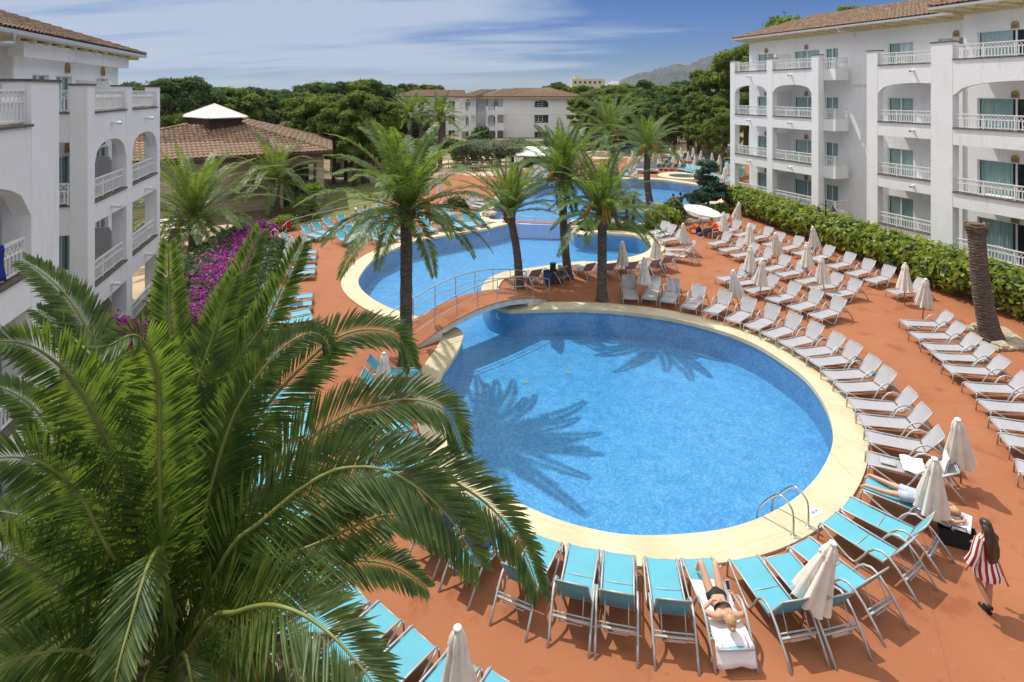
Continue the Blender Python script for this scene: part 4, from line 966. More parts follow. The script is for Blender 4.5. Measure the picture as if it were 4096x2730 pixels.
P1=(at('H',850,268,.36),at('H',745,225,.36)); P2=(at('H',970,232,.36),at('H',870,200,.36))
lounger(*P1,'teal',50,'turquoise lounger with the sunbather in a white hat on it','turquoise loungers by the lagoon fence')
lounger(*P2,'teal',50,'turquoise lounger with the man in a green shirt on it','turquoise loungers by the lagoon fence')
row('H',[(255,442,100,452),(250,482,95,497)],'teal',50,'%s %s lounger beside the white umbrella under the red towel','turquoise loungers along the left hedge')
row('L',[(1045,25,820,38),(1030,112,780,135),(1025,250,730,285),(1015,335,715,360),(980,705,600,745),(968,825,570,875),(948,955,540,1025),(985,1055,560,1120)],'teal',50,'%s %s lounger from the far end of the column along the left hedge','turquoise loungers along the left hedge')
row('M',[(428,130,260,170),(450,195,280,235),(445,262,270,305),(430,335,240,380),(370,445,170,495),(345,545,150,600),(420,740,200,820),(455,840,230,930)],'teal',50,'%s %s lounger behind the foreground fronds in the hedge column','turquoise loungers along the left hedge')
row('N',[(512,160,330,240),(530,255,360,345),(612,352,450,460),(742,435,600,560),(895,552,745,700),(1078,645,950,800),(1262,740,1160,900)],'teal',50,'%s %s lounger of the diagonal row next to the closed umbrella, near end','turquoise loungers in the near diagonal row')
# far terraces
row('Q',[(645,378,740,360),(700,388,790,370),(752,398,850,380),(812,412,905,395),(905,418,1000,405),(960,432,1050,420),(884,492,990,475),(955,505,1060,488),(1022,522,1120,505),(1105,538,1205,530),(970,357,1040,342),(905,350,970,335),(1125,388,1175,378),(1145,340,1190,332),(1110,360,1160,350),(1165,455,1210,448),(1140,405,1190,398),(1190,372,1240,365),(1310,440,1370,430),(1310,475,1370,465),(1310,410,1370,400)],'teal',48,'%s %s lounger by the little round spa, counted from the spa side','turquoise loungers by the spa',1)
far=[]
for (y,xs_) in ((350,(350,410,475,555,635,745)),(305,(325,385,450,512,600)),(262,(495,650,710,780,855,925)),(235,(600,690,800,870,930,985,1090)),(215,(690,750,860,960,1020,1160))):
    for i,x in enumerate(xs_): far.append((x-38,y-4,x,y+3,'brown' if (i%3==1 and y>300) else ('dteal' if i%2 else 'teal')))
row('Q',far,'dteal',50,'%s %s lounger from the left on the far terrace under the row of umbrellas','loungers on the far terrace',1)
far=[(1245-60*i*0+x,725-y,1205+x,700-y) for x,y in ((0,0),(85,15),(170,28),(255,36),(345,45),(430,55))]+[(1290+x,612-y,1255+x,592-y) for x,y in ((0,0),(90,10),(180,22),(270,28),(350,38))]+[(1395+x,520-y,1360+x,500-y) for x,y in ((0,0),(85,8),(170,16),(255,22))]+[(540,1050,430,1025),(545,1010,440,985),(500,1095,390,1075)]
row('G',far,'grey',50,'%s %s lounger on the far bank of the upper pool, from the left','grey loungers beyond the upper pool',1)
row('I',[(650,545,665,470),(520,520,560,470,'teal'),(600,470,640,430)],'grey',45,'%s %s lounger at the children pool side of the far deck','loungers by the children pool',1)
t=thing('daybed','wide white double daybed with raised back by the far palm','daybed',at('I',835,500)); m=MB(); m.box(-1.3,1.3,-.5,1.2,.25,.42); m.build('mattress',greyM,t)
m=MB(); m.box(-1.35,1.35,1.21,1.36,.2,1.25); m.build('backrest',greyM,t)
for sx in (-1.2,1.2):
    for sy in (-.4,1.1): m=MB(); m.box(sx-.04,sx+.04,sy-.04,sy+.04,0,.25); m.build('leg',alu,t)
# ---------------------------------------------------------------- closed umbrellas
def umbrella_proto():
    t=thing('closed_umbrella','x','umbrella'); r=random.Random(4)
    n=40
    prof=[(.035,1.80),(.085,1.74),(.105,1.66),(.12,1.56),(.155,1.40),(.205,1.15),(.255,.92),(.29,.74),(.305,.68)]
    m=MB(); rings=[]
    for j,(rr,z) in enumerate(prof):
        A=.30*min(1,j/4); rings.append([((rr*(1+A*math.cos(8*2*math.pi*k/n+.25*j)*(.7+.3*math.sin(k*1.3))))*math.cos(2*math.pi*k/n),(rr*(1+A*math.cos(8*2*math.pi*k/n+.25*j)*(.7+.3*math.sin(k*1.3))))*math.sin(2*math.pi*k/n),z+(.035*math.cos(8*2*math.pi*k/n+1) if j==len(prof)-1 else 0)) for k in range(n)])
    m.loft(rings,False); rings=[[(x*.8,y*.8,z+.01) for x,y,z in rg_] for rg_ in rings[-3:]]; m.loft(rings,False)
    m.build('canopy',canvas,t,smooth=True)
    m=MB(); rings=[]
    for j,(rr,z) in enumerate([(.03,1.845),(.075,1.80),(.115,1.70),(.135,1.61)]): rings.append([(rr*(1+.16*(j>0)*math.cos(8*2*math.pi*k/n))*math.cos(2*math.pi*k/n),rr*(1+.16*(j>0)*math.cos(8*2*math.pi*k/n))*math.sin(2*math.pi*k/n),z-(.02*math.cos(8*2*math.pi*k/n) if j==3 else 0)) for k in range(n)])
    m.loft(rings,False); m.build('vent_flap',canvas,t,smooth=True)
    m=MB(); m.lathe([(.062,0),(.066,.018),(.05,.035),(.01,.045)],(0,0,1.845),14); m.build('finial',white,t,smooth=True)
    m=MB(); m.tube([(0,0,0),(0,0,1.75)],.021,8); m.build('pole',woodp,t,smooth=True)
    return t
UMB=[('J',672,148,625,410,'by the far end of the hedge'),('J',510,260,None,None,'beside the lifeguard in orange'),('J',780,378,None,None,'in the third gap of the hedge rows'),('J',1047,463,1085,790,'with the broadest canopy amid the grey rows'),('J',1440,396,1497,700,'in front of the street lamp'),
 ('J',1380,580,None,None,'between the two rows by the hedge middle'),('J',788,618,None,None,'at the left end of the third grey row'),('J',1527,725,1565,1145,'at the right of the short middle row'),('J',912,750,885,1165,'standing near the centre of the grey rows'),('J',605,850,690,1260,'with grey canopy leaning left in the ring row'),
 ('J',85,365,130,610,'by the three shaded loungers'),('P',283,3,278,220,'left one of the pair at the hedge gap'),('P',388,78,372,290,'right one of the pair at the hedge gap'),('T',635,378,None,None,'behind the pool tip ladder'),('T',372,425,None,None,'right of the palm with loungers seen from behind'),('T',543,550,None,None,'greyish one at the start of the ring row'),
 ('B',1100,720,1145,1110,'largest leaning one by the laptop lounger'),('B',940,1010,900,1560,'over the sunbather in shorts'),('C',595,540,345,1200,'wind-skewed among the near turquoise loungers'),('N',1043,515,None,None,'nearest one at the bottom photo edge'),
 ('L',670,275,None,None,'upper of the two grey ones by the left hedge'),('L',505,600,None,None,'wider of the two grey ones by the left hedge'),('L',395,1205,None,None,'half hidden by fronds at the left hedge'),('H',175,330,None,None,'white one near the red towel'),('H',50,415,None,None,'narrow one below the red towel'),('M',255,290,None,None,'mostly covered by the foreground palm'),('U',1050,1100,None,None,'beside the tall palm base'),
 ('W',1600,1165,None,None,'far one behind the tallest palm crown'),('W',1590,985,None,None,'furthest one above the tallest palm loungers')]
FU=[(85,160),(220,190),(360,125),(410,200),(540,125),(580,190),(670,118),(677,205),(755,170),(815,125),(835,225),(910,158),(945,245),(1040,185),(1130,212),(1110,275),(1190,358),(1310,312),(45,265),(1225,300)]
um=None
def put_umb(T,B,label):
    global um
    if um is None: um=umbrella_proto(); o=um
    else: o=copy_tree(um)
    o.location=B; v=T-B; q=v.to_track_quat('Z','Y'); o.rotation_mode='QUATERNION'
    from mathutils import Quaternion
    o.rotation_quaternion=q@Quaternion((0,0,1),rl.uniform(0,6)); o['label']=label; o['group']='closed cream umbrellas'
for c,x,y,gx,gy,lb in UMB:
    T=at(c,x,y,1.87); B=Vector((T.x,T.y,0))
    if gx is not None:
        g=at(c,gx,gy); d=g-B; B=B+d*min(1,.55/max(.01,d.length)); d=Vector((T.x-B.x,T.y-B.y)); T.z=math.sqrt(max(1,1.87**2-d.length_squared))
    put_umb(T,B,'closed cream umbrella '+lb)
for i,(x,y) in enumerate(sorted(FU)):
    T=at('Q',x,y,1.87); put_umb(T,Vector((T.x,T.y,0)),'closed cream umbrella on the far terrace, %s from the left'%nth(i))
# ---------------------------------------------------------------- palms
palmM=leafmat('palm_leaf',(.04,.085,.022),(.12,.17,.045),.30,2.6,.42,(.30,.42,.05),.4)
palmF=leafmat('palm_leaf_bright',(.028,.062,.016),(.10,.15,.036),.34,5,.42,(.27,.40,.04),.45)
rachM=mat('palm_rachis',(.19,.22,.05),.5,var=.15,vscale=3); dryM=mat('dry_leaf_base',(.20,.125,.06),.9,var=.35,vscale=8)
datesM=mat('palm_fruit',(.50,.27,.04),.8,var=.2)
def frond_arrays(pts,L,n,w,fwd=.55,droop=.25,vee=.45,g=rng,start=.10,side_up=None,fine=True,twist=0):
    """pts: rachis centreline; leaflets leave it in two ranks"""
    P=np.array([tuple(p) for p in catmull3(pts,8)]); seg=np.linalg.norm(np.diff(P,axis=0),axis=1); s=np.concatenate([[0],np.cumsum(seg)]); tot=s[-1]
    u=start+(1-start)*np.linspace(0,1,n)**.92; V=[];F=[];c=0
    q=np.stack([np.interp(u*tot,s,P[:,k]) for k in range(3)],1)
    q2=np.stack([np.interp(np.minimum(u*tot+.03,tot),s,P[:,k]) for k in range(3)],1); q1=np.stack([np.interp(np.maximum(u*tot-.03,0),s,P[:,k]) for k in range(3)],1)
    t=q2-q1; t/=np.linalg.norm(t,axis=1,keepdims=True)
    up=np.array([0,0,1.0]) if side_up is None else np.array(side_up,float)
    if abs(t[n//3]@up)>.93: up=np.array([0,-.6,.8])
    sd=np.cross(t,up); sd/=np.linalg.norm(sd,axis=1,keepdims=True)+1e-9
    # keep the side vector continuous
    for i in range(1,n):
        if sd[i]@sd[i-1]<0: sd[i]*=-1
    nr=np.cross(sd,t)
    if twist:
        a=twist*u[:,None]; sd,nr=sd*np.cos(a)+nr*np.sin(a),nr*np.cos(a)-sd*np.sin(a)
    prof=np.clip(np.sin(np.pi*np.clip(.10+u*.86,0,1))**.55,.12,1)*(1-.25*u)
    for sg in (-1,1):
        ln=(L*prof*g.uniform(.86,1.1,n))[:,None]
        f=(fwd+.55*u)[:,None]; d=sd*sg+t*f+nr*(vee*(1-u[:,None]*.5)+g.normal(0,.10,n)[:,None]); d+=g.normal(0,.045,(n,3)); d/=np.linalg.norm(d,axis=1,keepdims=True)
        wd=np.cross(d,nr); wd/=np.linalg.norm(wd,axis=1,keepdims=True)+1e-9; 
        h=w*(.7+.3*prof[:,None]); G=np.array([0,0,-1.0])
        a=q; b=q+d*ln*.45+G*ln*droop*.12; tip=q+d*ln*.97+G*ln*droop*.62*g.uniform(.5,1.4,n)[:,None]
        if fine:
            m2=q+d*ln*.75+G*ln*droop*.34; cr=nr*h*.35
            v=np.stack([a,b+wd*h*.5,b-cr,b-wd*h*.5,m2+wd*h*.36,m2-cr*.7,m2-wd*h*.36,tip],1).reshape(-1,3)
            base=(np.arange(n)*8+c)[:,None]; F.append(np.concatenate([base+np.array(k) for k in ([0,1,2,2],[0,2,3,3],[1,4,5,2],[2,5,6,3],[4,7,5,5],[5,7,6,6])])); c+=8*n
        else:
            v=np.stack([a,b+wd*h*.5,tip,b-wd*h*.5],1).reshape(-1,3); base=(np.arange(n)*4+c)[:,None]; F.append(base+np.array([0,1,2,3])); c+=4*n
        V.append(v)
    return np.concatenate(V),np.concatenate(F)
def catmull3(P,sub):
    P=[Vector(p) for p in P]; out=[]; n=len(P)
    for i in range(n-1):
        p0,p1,p2,p3=P[max(0,i-1)],P[i],P[i+1],P[min(n-1,i+2)]
        for j in range(sub): t=j/sub; out.append(.5*((2*p1)+(-p0+p2)*t+(2*p0-5*p1+4*p2-p3)*t*t+(-p0+3*p1-3*p2+p3)*t**3))
    out.append(P[-1]); return out
def fixquads(F):
    return F
def leafmesh(name,V,F,m):
    tri=F[:,2]==F[:,3]; me=bpy.data.meshes.new(name); T=F[tri][:,:3]; Q=F[~tri]
    n=len(V); me.vertices.add(n); me.vertices.foreach_set('co',np.ascontiguousarray(V,dtype=np.float32).ravel())
    li=np.concatenate([T.ravel(),Q.ravel()]).astype(np.int32); me.loops.add(len(li)); me.loops.foreach_set('vertex_index',li)
    tot=np.concatenate([np.full(len(T),3),np.full(len(Q),4)]).astype(np.int32); st=np.concatenate([[0],np.cumsum(tot)[:-1]]).astype(np.int32)
    me.polygons.add(len(tot)); me.polygons.foreach_set('loop_start',st); me.polygons.foreach_set('loop_total',tot); me.materials.append(m); me.update(calc_edges=True); return me
def trunk(par,a,b,r0,r1,curve=(0,0),rings=1,head=True):
    """ringed trunk with leaf scars from a to b"""
    a=Vector(a);b=Vector(b); L=(b-a).length; n=max(8,int(L/.11)); m=MB(); R_=[]; k=14; rr=random.Random(int(L*1000))
    for i in range(n+1):
        t=i/n; c=a.lerp(b,t)+Vector((curve[0],curve[1],0))*math.sin(math.pi*t); r=r0*(1-t)+r1*t; r*=1+.38*math.exp(-t*L/.35)
        if head: r*=1+.45*math.exp(-((1-t)*L/.30)**2)
        for jj in (0,1):
            rj=r*(1.055 if jj==0 else .95); R_.append([c+Vector((math.cos(2*math.pi*q/k)*rj*(1+rr.uniform(-.04,.04)),math.sin(2*math.pi*q/k)*rj*(1+rr.uniform(-.04,.04)),jj*L/n*.8+.02*math.sin(q*2.4+i))) for q in range(k)])
    m.loft(R_); return m.build('trunk',barkM,par)
def crown(par,c,n,L,seed,leafL=.45,nl=46,w=.035,up=.95,spread=1.0,sag=1.0,m=None,dates=0,fine=False,boots=True,ind=True,tilt=(0,0)):
    g=random.Random(seed); G=np.random.default_rng(seed); c=Vector(c)
    for i in range(n):
        az=i*2.39996+g.uniform(-.25,.25); f=(i+.5)/n; el=R(82-f*88*spread+g.uniform(-9,9)); ln=L*g.uniform(.85,1.08)*(.80+.2*math.sin(math.pi*min(1,f*1.3)))
        d=Vector((math.cos(az)*math.cos(el)+tilt[0],math.sin(az)*math.cos(el)+tilt[1],math.sin(el))).normalized(); hz=Vector((math.cos(az),math.sin(az),0)); pts=[];p=c.copy()-Vector((0,0,.1)); st=ln/6
        for k in range(7):
            pts.append(p.copy()); p=p+d*st; d=(d+hz*.05+Vector((0,0,-1))*(.085+.045*k)*sag*(.6+.8*math.cos(max(-.5,el)))).normalized()
        V,F=frond_arrays(pts,leafL*g.uniform(.9,1.1),nl,w,g=G,droop=.35,vee=.35,fine=fine)
        fr=link('frond',leafmesh('frond',V,F,m or palmM),par)
        q=MB(); q.tube(pts,[.028,.022,.017,.013,.01,.007,.004],5); q.build('rachis',rachM,fr)
    if boots:
        m_=MB()
        for i in range(26):
            az=i*2.4; z=-.55+.6*i/26; d=Vector((math.cos(az),math.sin(az),1.5)).normalized(); p=c+Vector((math.cos(az)*.16,math.sin(az)*.16,z-.05)); m_.beam(p,p+d*.30,.10,.04,up=(math.cos(az),math.sin(az),0))
        m_.build('leaf_bases',dryM,par,kind='stuff')
    for i in range(dates):
        az=g.uniform(0,6.28); m_=MB(); p=c+Vector((0,0,.1))
        for k in range(16):
            a2=az+g.uniform(-.3,.3); m_.tube([p,p+Vector((math.cos(a2)*.45,math.sin(a2)*.45,.45)),p+Vector((math.cos(a2)*.85,math.sin(a2)*.85,.1-g.uniform(0,.5)))],[.01,.012,.03],4)
        m_.build('date_cluster',datesM,par)
def palm(lb,base,hub,Y=None,n=34,L=3.1,seed=1,r=.20,curve=(0,0),**kw):
    b=at(*base); h=atd(*hub,b.y+(Y or 0)); t=thing('palm_tree',lb,'palm tree',b,0,'date palms round the pools',w=True)
    trunk(t,(b.x,b.y,-.02),h,r*1.05,r*.95,curve); crown(t,h+Vector((0,0,.12)),n,L,seed,**kw); return t
palm('tallest thick date palm standing left of the footbridge with wide full crown',('Z',933,838),('Z',934,492),n=46,L=4.2,seed=3,r=.21,leafL=.60,nl=66,w=.062,dates=1,sag=1.0)
palm('slim leaning palm at the left end of the footbridge peninsula with upright crown',('Z',1193,662),('Z',1170,492),n=28,L=3.5,seed=8,r=.19,leafL=.54,nl=56,w=.058,sag=.65,spread=.75,curve=(.12,0))
palm('tall palm rising by the litter bin with crown above the upper pool',('Z',1306,640),('Z',1294,418),n=38,L=4.2,seed=12,r=.20,leafL=.60,nl=62,w=.062,dates=2,curve=(-.1,0))
palm('dark trunked palm at the top rim of the round pool',('Z',1383,690),('Z',1384,497),n=36,L=3.8,seed=17,r=.21,leafL=.56,nl=62,w=.060,dates=2)
palm('leaning palm behind the strip of loungers by the photographing couple',('Z',1496,480),('Z',1489,350),n=44,L=4.6,seed=23,r=.27,leafL=.66,nl=46,dates=3,curve=(-.2,0),w=.05)
palm('palm behind the upper pool with orange fruit stalks, left of the leaning one',('Z',1424,454),('Z',1402,312),n=44,L=5.0,seed=29,r=.27,leafL=.7,nl=46,dates=2,w=.055)
palm('palm with bushy crown between the left wing and the pavilion wall',('S',779,1010),('S',776,885),n=50,L=6.0,seed=31,r=.30,leafL=.72,nl=64,dates=1,w=.07,sag=.9)
palm('palm in front of the glazed pavilion corner with drooping dry fronds',('S',1102,866),('S',1098,735),n=46,L=5.2,seed=37,r=.34,leafL=.66,nl=58,sag=1.35,w=.055)
for i,(x,y,hx,hy,lb) in enumerate(((2478,911,2459,805,'left stem of the small palm trio on the turf island'),(2507,910,2508,812,'middle stem of the small palm trio on the turf island'),(2524,908,2531,796,'right stem of the small palm trio on the turf island'),(2112,0,0,0,''))):
    if not lb: continue
    b=at('S',x,y,.09); h=atd('S',hx,hy,b.y); t=thing('small_palm',lb,'palm tree',b,0,'small palms on the island',w=True); trunk(t,b,h,.14,.10,(.15*(i-1),0),head=False); crown(t,h,14,1.5,40+i,leafL=.3,nl=30,w=.03,boots=False,sag=1.2)
b=at('V',885,1395,.09); h=atd('V',880,1300,b.y); t=thing('small_palm','little palm just behind the dark trunk on the turf island','palm tree',b,0,'small palms on the island',w=True); trunk(t,b,h,.12,.1,head=False); crown(t,h,12,1.2,48,leafL=.3,nl=24,boots=False,sag=1.3)
def fan_palm(lb,base,h,s,seed,n=26,g_='fan palms'):
    b=at(*base); g=random.Random(seed); t=thing('fan_palm',lb,'palm tree',b,0,g_); m=MB(); m.tube([(0,0,-.1),(.03,0,h*.5),(0,0,h)],[.16*s,.13*s,.13*s],8); m.build('trunk',barkM,t)
    V=[];F=[];c=0
    for i in range(n):
        az=i*2.4;el=R(80-110*(i+.5)/n); d=Vector((math.cos(az)*math.cos(el),math.sin(az)*math.cos(el),math.sin(el))); e=d.orthogonal().normalized(); e=Vector((-math.sin(az),math.cos(az),0)); p=Vector((0,0,h))+d*.55*s; nn=d.cross(e)
        for k in range(13):
            a=R(-75+150*k/12); q=(d*math.cos(a)+e*math.sin(a)).normalized(); tip=p+q*.55*s*g.uniform(.85,1.1)-Vector((0,0,.14*s)); mid=p+q*.3*s; x=q.cross(nn).normalized()*.03*s
            V+=[p,mid+x,tip,mid-x]; F.append((c,c+1,c+2,c+3)); c+=4
        mm=d*.02
    link('fronds',npmesh('fronds',np.array([tuple(v) for v in V]),np.array(F),palmM),t); return t
fan_palm('low fan palm at the lagoon edge by the glass wall','WX'[:1] and ('W',520,1250),1.1,1.5,3)
fan_palm('low fan palm left of the other one beside the lagoon water',('W',460,1310),.6,1.4,5)
fan_palm('tall pale fan palm between the two date palms before the far block',('W',1430,690),6.5,2.6,7,34)
fan_palm('second pale fan palm right of the first before the far block',('W',1620,690),5.6,2.6,9,34)
for i,(hx,hy,lb) in enumerate(((1337,455,'left spiky palm in front of the distant hotel block'),(1590,470,'right spiky palm in front of the distant hotel block'),(2560-1000,0,''))):
    if not lb: continue
    h=atd('W',hx,hy,72); t=thing('palm_tree',lb,'palm tree',(h.x,72,0),0,'date palms before the far block',w=True); trunk(t,(h.x,72,-.5),h,.28,.26); crown(t,h,38,4.6,60+i,leafL=.6,nl=34,w=.09,sag=.8)
# ---- the big palm in the foreground: rachises measured one by one
def big_palm():
    hub=atd('S',665,2545,6.6); t=thing('palm_tree','huge foreground palm with long arching green fronds at lower left','palm tree',(hub.x,hub.y,0),0,None,w=True)
    trunk(t,(hub.x+.35,hub.y+.1,-.05),hub-Vector((0,0,.35)),.33,.30)
    g=np.random.default_rng(77)
    FR=[ # (pixel path in overview pixels with depth), leaflet length, up hint
     ([(385,1400,6.3),(368,1149,6.2),(366,920,6.0),(358,850,5.8),(334,791,5.55),(303,770,5.3),(250,795,5.1)],.62),
     ([(372,1380,6.5),(300,1130,6.3),(250,1030,6.0),(212,945,5.8),(158,862,5.5),(93,807,5.2),(40,787,5.0),(-10,785,4.8)],.66),
     ([(390,1380,6.9),(300,1000,7.3),(226,807,7.5),(161,690,7.6),(100,630,7.6),(58,602,7.6)],.60),
     ([(390,1380,6.8),(300,1050,7.1),(230,850,7.3),(169,779,7.4),(120,735,7.4),(88,714,7.4)],.52),
     ([(400,1380,7.0),(408,1050,7.5),(395,850,7.8),(389,718,7.9),(388,640,7.9),(387,562,7.85)],.55),
     ([(415,1380,7.0),(450,1000,7.5),(495,800,7.8),(540,678,8.0),(570,600,8.0),(598,535,8.0)],.60),
     ([(410,1380,6.9),(425,1050,7.2),(455,880,7.3),(490,770,7.4),(517,690,7.4),(537,637,7.4)],.60),
     ([(420,1380,6.9),(465,1080,7.2),(510,890,7.4),(560,810,7.5),(610,740,7.5),(655,645,7.5),(694,561,7.5)],.60),
     ([(420,1380,6.8),(485,1120,6.9),(540,950,7.0),(600,855,7.0),(655,795,7.1),(703,768,7.2),(735,770,7.25),(758,800,7.3)],.55),
     ([(425,1390,6.8),(500,1110,7.0),(570,990,7.1),(640,900,7.2),(695,843,7.3),(755,788,7.4),(808,763,7.5),(860,758,7.6),(903,768,7.65),(930,798,7.7),(944,835,7.7)],.62),
     ([(430,1400,6.6),(520,1275,6.5),(600,1200,6.5),(680,1132,6.5),(756,1086,6.5),(820,1073,6.5),(890,1082,6.5),(954,1118,6.5),(1013,1169,6.5),(1060,1230,6.5),(1100,1300,6.5)],.78),
     ([(430,1395,6.8),(530,1230,6.9),(620,1110,7.0),(700,1020,7.1),(790,955,7.2),(867,930,7.2),(930,918,7.3),(985,926,7.3),(1030,955,7.3),(1062,1030,7.3)],.66),
     ([(430,1400,6.8),(600,1240,6.9),(760,1140,7.0),(880,1085,7.0),(980,1082,7.0),(1080,1130,7.0),(1150,1190,7.0),(1205,1270,7.0),(1238,1360,6.9)],.66),
     ([(430,1405,6.5),(560,1330,6.5),(670,1275,6.5),(760,1235,6.6),(830,1203,6.6),(890,1183,6.6),(960,1200,6.6),(1010,1245,6.6)],.55),
     ([(420,1440,6.4),(480,1425,6.1),(539,1408,5.9),(590,1393,5.7),(640,1393,5.5),(700,1415,5.4),(756,1455,5.2),(800,1500,5.1),(850,1560,5.0),(890,1630,4.9)],.72),
     ([(372,1420,6.4),(290,1330,6.2),(250,1265,6.0),(221,1211,5.9),(191,1150,5.8),(146,1099,5.6),(95,1065,5.4),(34,1051,5.2),(-50,1060,5.0)],.72),
     ([(370,1450,6.4),(280,1440,6.1),(220,1405,5.9),(177,1375,5.8),(119,1330,5.6),(61,1290,5.4),(0,1268,5.2),(-70,1262,5.0)],.72),
     ([(375,1480,6.3),(300,1530,6.0),(238,1514,5.8),(187,1497,5.6),(136,1495,5.4),(68,1507,5.2),(0,1530,5.0),(-80,1570,4.9)],.66),
     ([(385,1420,6.3),(380,1330,5.9),(368,1262,5.5),(345,1290,5.2),(325,1345,5.0),(300,1430,4.8),(272,1530,4.6),(255,1620,4.5)],.55),
     ([(370,1430,6.6),(270,1240,6.8),(200,1120,6.9),(130,1010,6.9),(70,930,6.8),(0,890,6.7),(-60,880,6.6)],.48),
     ([(420,1420,6.9),(560,1400,7.2),(700,1330,7.4),(800,1290,7.5),(900,1300,7.5),(980,1350,7.5)],.5),
     ([(430,1440,6.8),(520,1480,6.7),(600,1500,6.6),(680,1550,6.5),(740,1640,6.4)],.6),
     ([(360,1440,6.8),(250,1350,7.1),(150,1250,7.2),(60,1190,7.2),(-40,1170,7.1)],.6),
     ([(400,1450,6.2),(420,1500,5.9),(440,1570,5.6),(450,1650,5.3)],.6),
     ([(380,1460,6.2),(340,1540,5.8),(320,1640,5.4)],.6),
     ([(395,1380,7.0),(350,1100,7.4),(310,950,7.6),(260,870,7.7),(215,830,7.7)],.5),
     ]
    for i,(path,ll) in enumerate(FR):
        pts=[hub-Vector((0,0,.45))]+[atd('Z',x,y,Y) for x,y,Y in path][1:]; L=sum((pts[k+1]-pts[k]).length for k in range(len(pts)-1)); n=int(max(50,L/.031)); ll*=1.2
        vu=(cam.location-pts[len(pts)//2]).normalized()  # leaf plane roughly open to the sky and the near side
        V,F=frond_arrays(pts,ll,n,.037,fwd=.74,droop=.22 if i not in (4,5,6) else .12,vee=.30,g=g,start=.18,side_up=(vu.x*.7+.05*math.sin(i),vu.y*.9,.75))
        m=MB(); k=len(pts); cc=catmull3(pts,4); m.tube(cc,[.024*(1-j/len(cc))+.005 for j in range(len(cc))],6); fr=m.build('frond',rachM,t,smooth=True)
        link('leaflets',leafmesh('leaflets',V,F,palmF),fr,kind='stuff')
    m=MB(); r=random.Random(2)
    for i in range(60):
        az=r.uniform(0,6.28); p=hub+Vector((math.cos(az)*.22,math.sin(az)*.22,-.9+i*.012)); d=Vector((math.cos(az),math.sin(az),.9)); m.beam(p,p+d.normalized()*.4,.09,.03,up=(math.cos(az),math.sin(az),0))
    m.build('leaf_bases',dryM,t,kind='stuff')
big_palm()
# palm stump with its ring of rocks
b=at('P',725,400); t=thing('palm_stump','bare leaning palm trunk without crown at right, rising from a ring of rocks','palm tree',b,0,None,w=True)
hp=atd('S',3905,905,b.y); trunk(t,(b.x,b.y,0),hp,.34,.27,(-.12,0))
m=MB(); r=random.Random(3)
for i in range(34):
    az=r.uniform(0,6.28); p=hp+Vector((math.cos(az)*.22,math.sin(az)*.22,-.25+.3*r.random())); m.beam(p,p+Vector((math.cos(az)*.15,math.sin(az)*.15,.12)),.12,.05,up=(math.cos(az),math.sin(az),0))
m.build('cut_leaf_bases',dryM,t,kind='stuff')
def boulder(lb,p,s,seed,grp=None,sz=(1,1,.6)):
    g=np.random.default_rng(seed); vs,fs=ell((0,0,0),1,9,6,(1,1,1)); ph=g.uniform(0,6,6)
    vs=[(v[0]*s*sz[0]*(1+.18*math.sin(v[0]*3+ph[0])+.14*math.sin(v[1]*4+v[2]*3+ph[1])),v[1]*s*sz[1]*(1+.18*math.sin(v[1]*3+ph[2])+.12*math.sin(v[0]*5+ph[3])),v[2]*s*sz[2]*(1+.2*math.sin(v[0]*4+ph[4]))) for v in vs]
    m=MB(); m.add(vs,fs); o=m.build('rock',rock); o.location=(p[0],p[1],p[2]+s*sz[2]*.55); props(o,lb,'rock',grp); return o
RK=[(655,340,.24),(590,352,.2),(612,345,.17),(780,375,.33),(815,395,.3),(850,425,.33),(860,440,.2),(825,440,.22),(770,442,.3),(800,445,.2),(725,448,.22),(665,425,.2),(640,415,.17)]
for i,(x,y,s) in enumerate(RK): boulder('pale rock, %s clockwise from the upper left, edging the palm stump bed'%nth(i),at('P',x,y),s,i,'rocks round the palm stump')
boulder('large pale boulder on the coping by the upper pool corner','x' and at('H',2235,185),.55,31)
for i,(x,y,s) in enumerate(((1800,120,.35),(1860,118,.3),(1930,125,.33),(1830,105,.25))): boulder('brown rock, %s from the left, round the shrub bed behind the tallest palm'%nth(i),at('H',x,y),s,60+i,'rocks round the far shrub')
for i in range(9): boulder('rough grey rock, %s from the left, along the back rim of the turf island'%nth(i),at('V',930+i*22,1350+(i%3)*5,.09),.28,80+i,'rocks on the island rim',(1.3,.8,.7))
for i,(x,y) in enumerate(((1605,1335),(1660,1342),(1700,1338),(1560,1350))): boulder('flat stone, %s from the left, edging the planter behind the lifeguard'%nth(i),at('V',x,y),.3,95+i,'stones edging the planter',(1.4,.8,.5))
t_=0
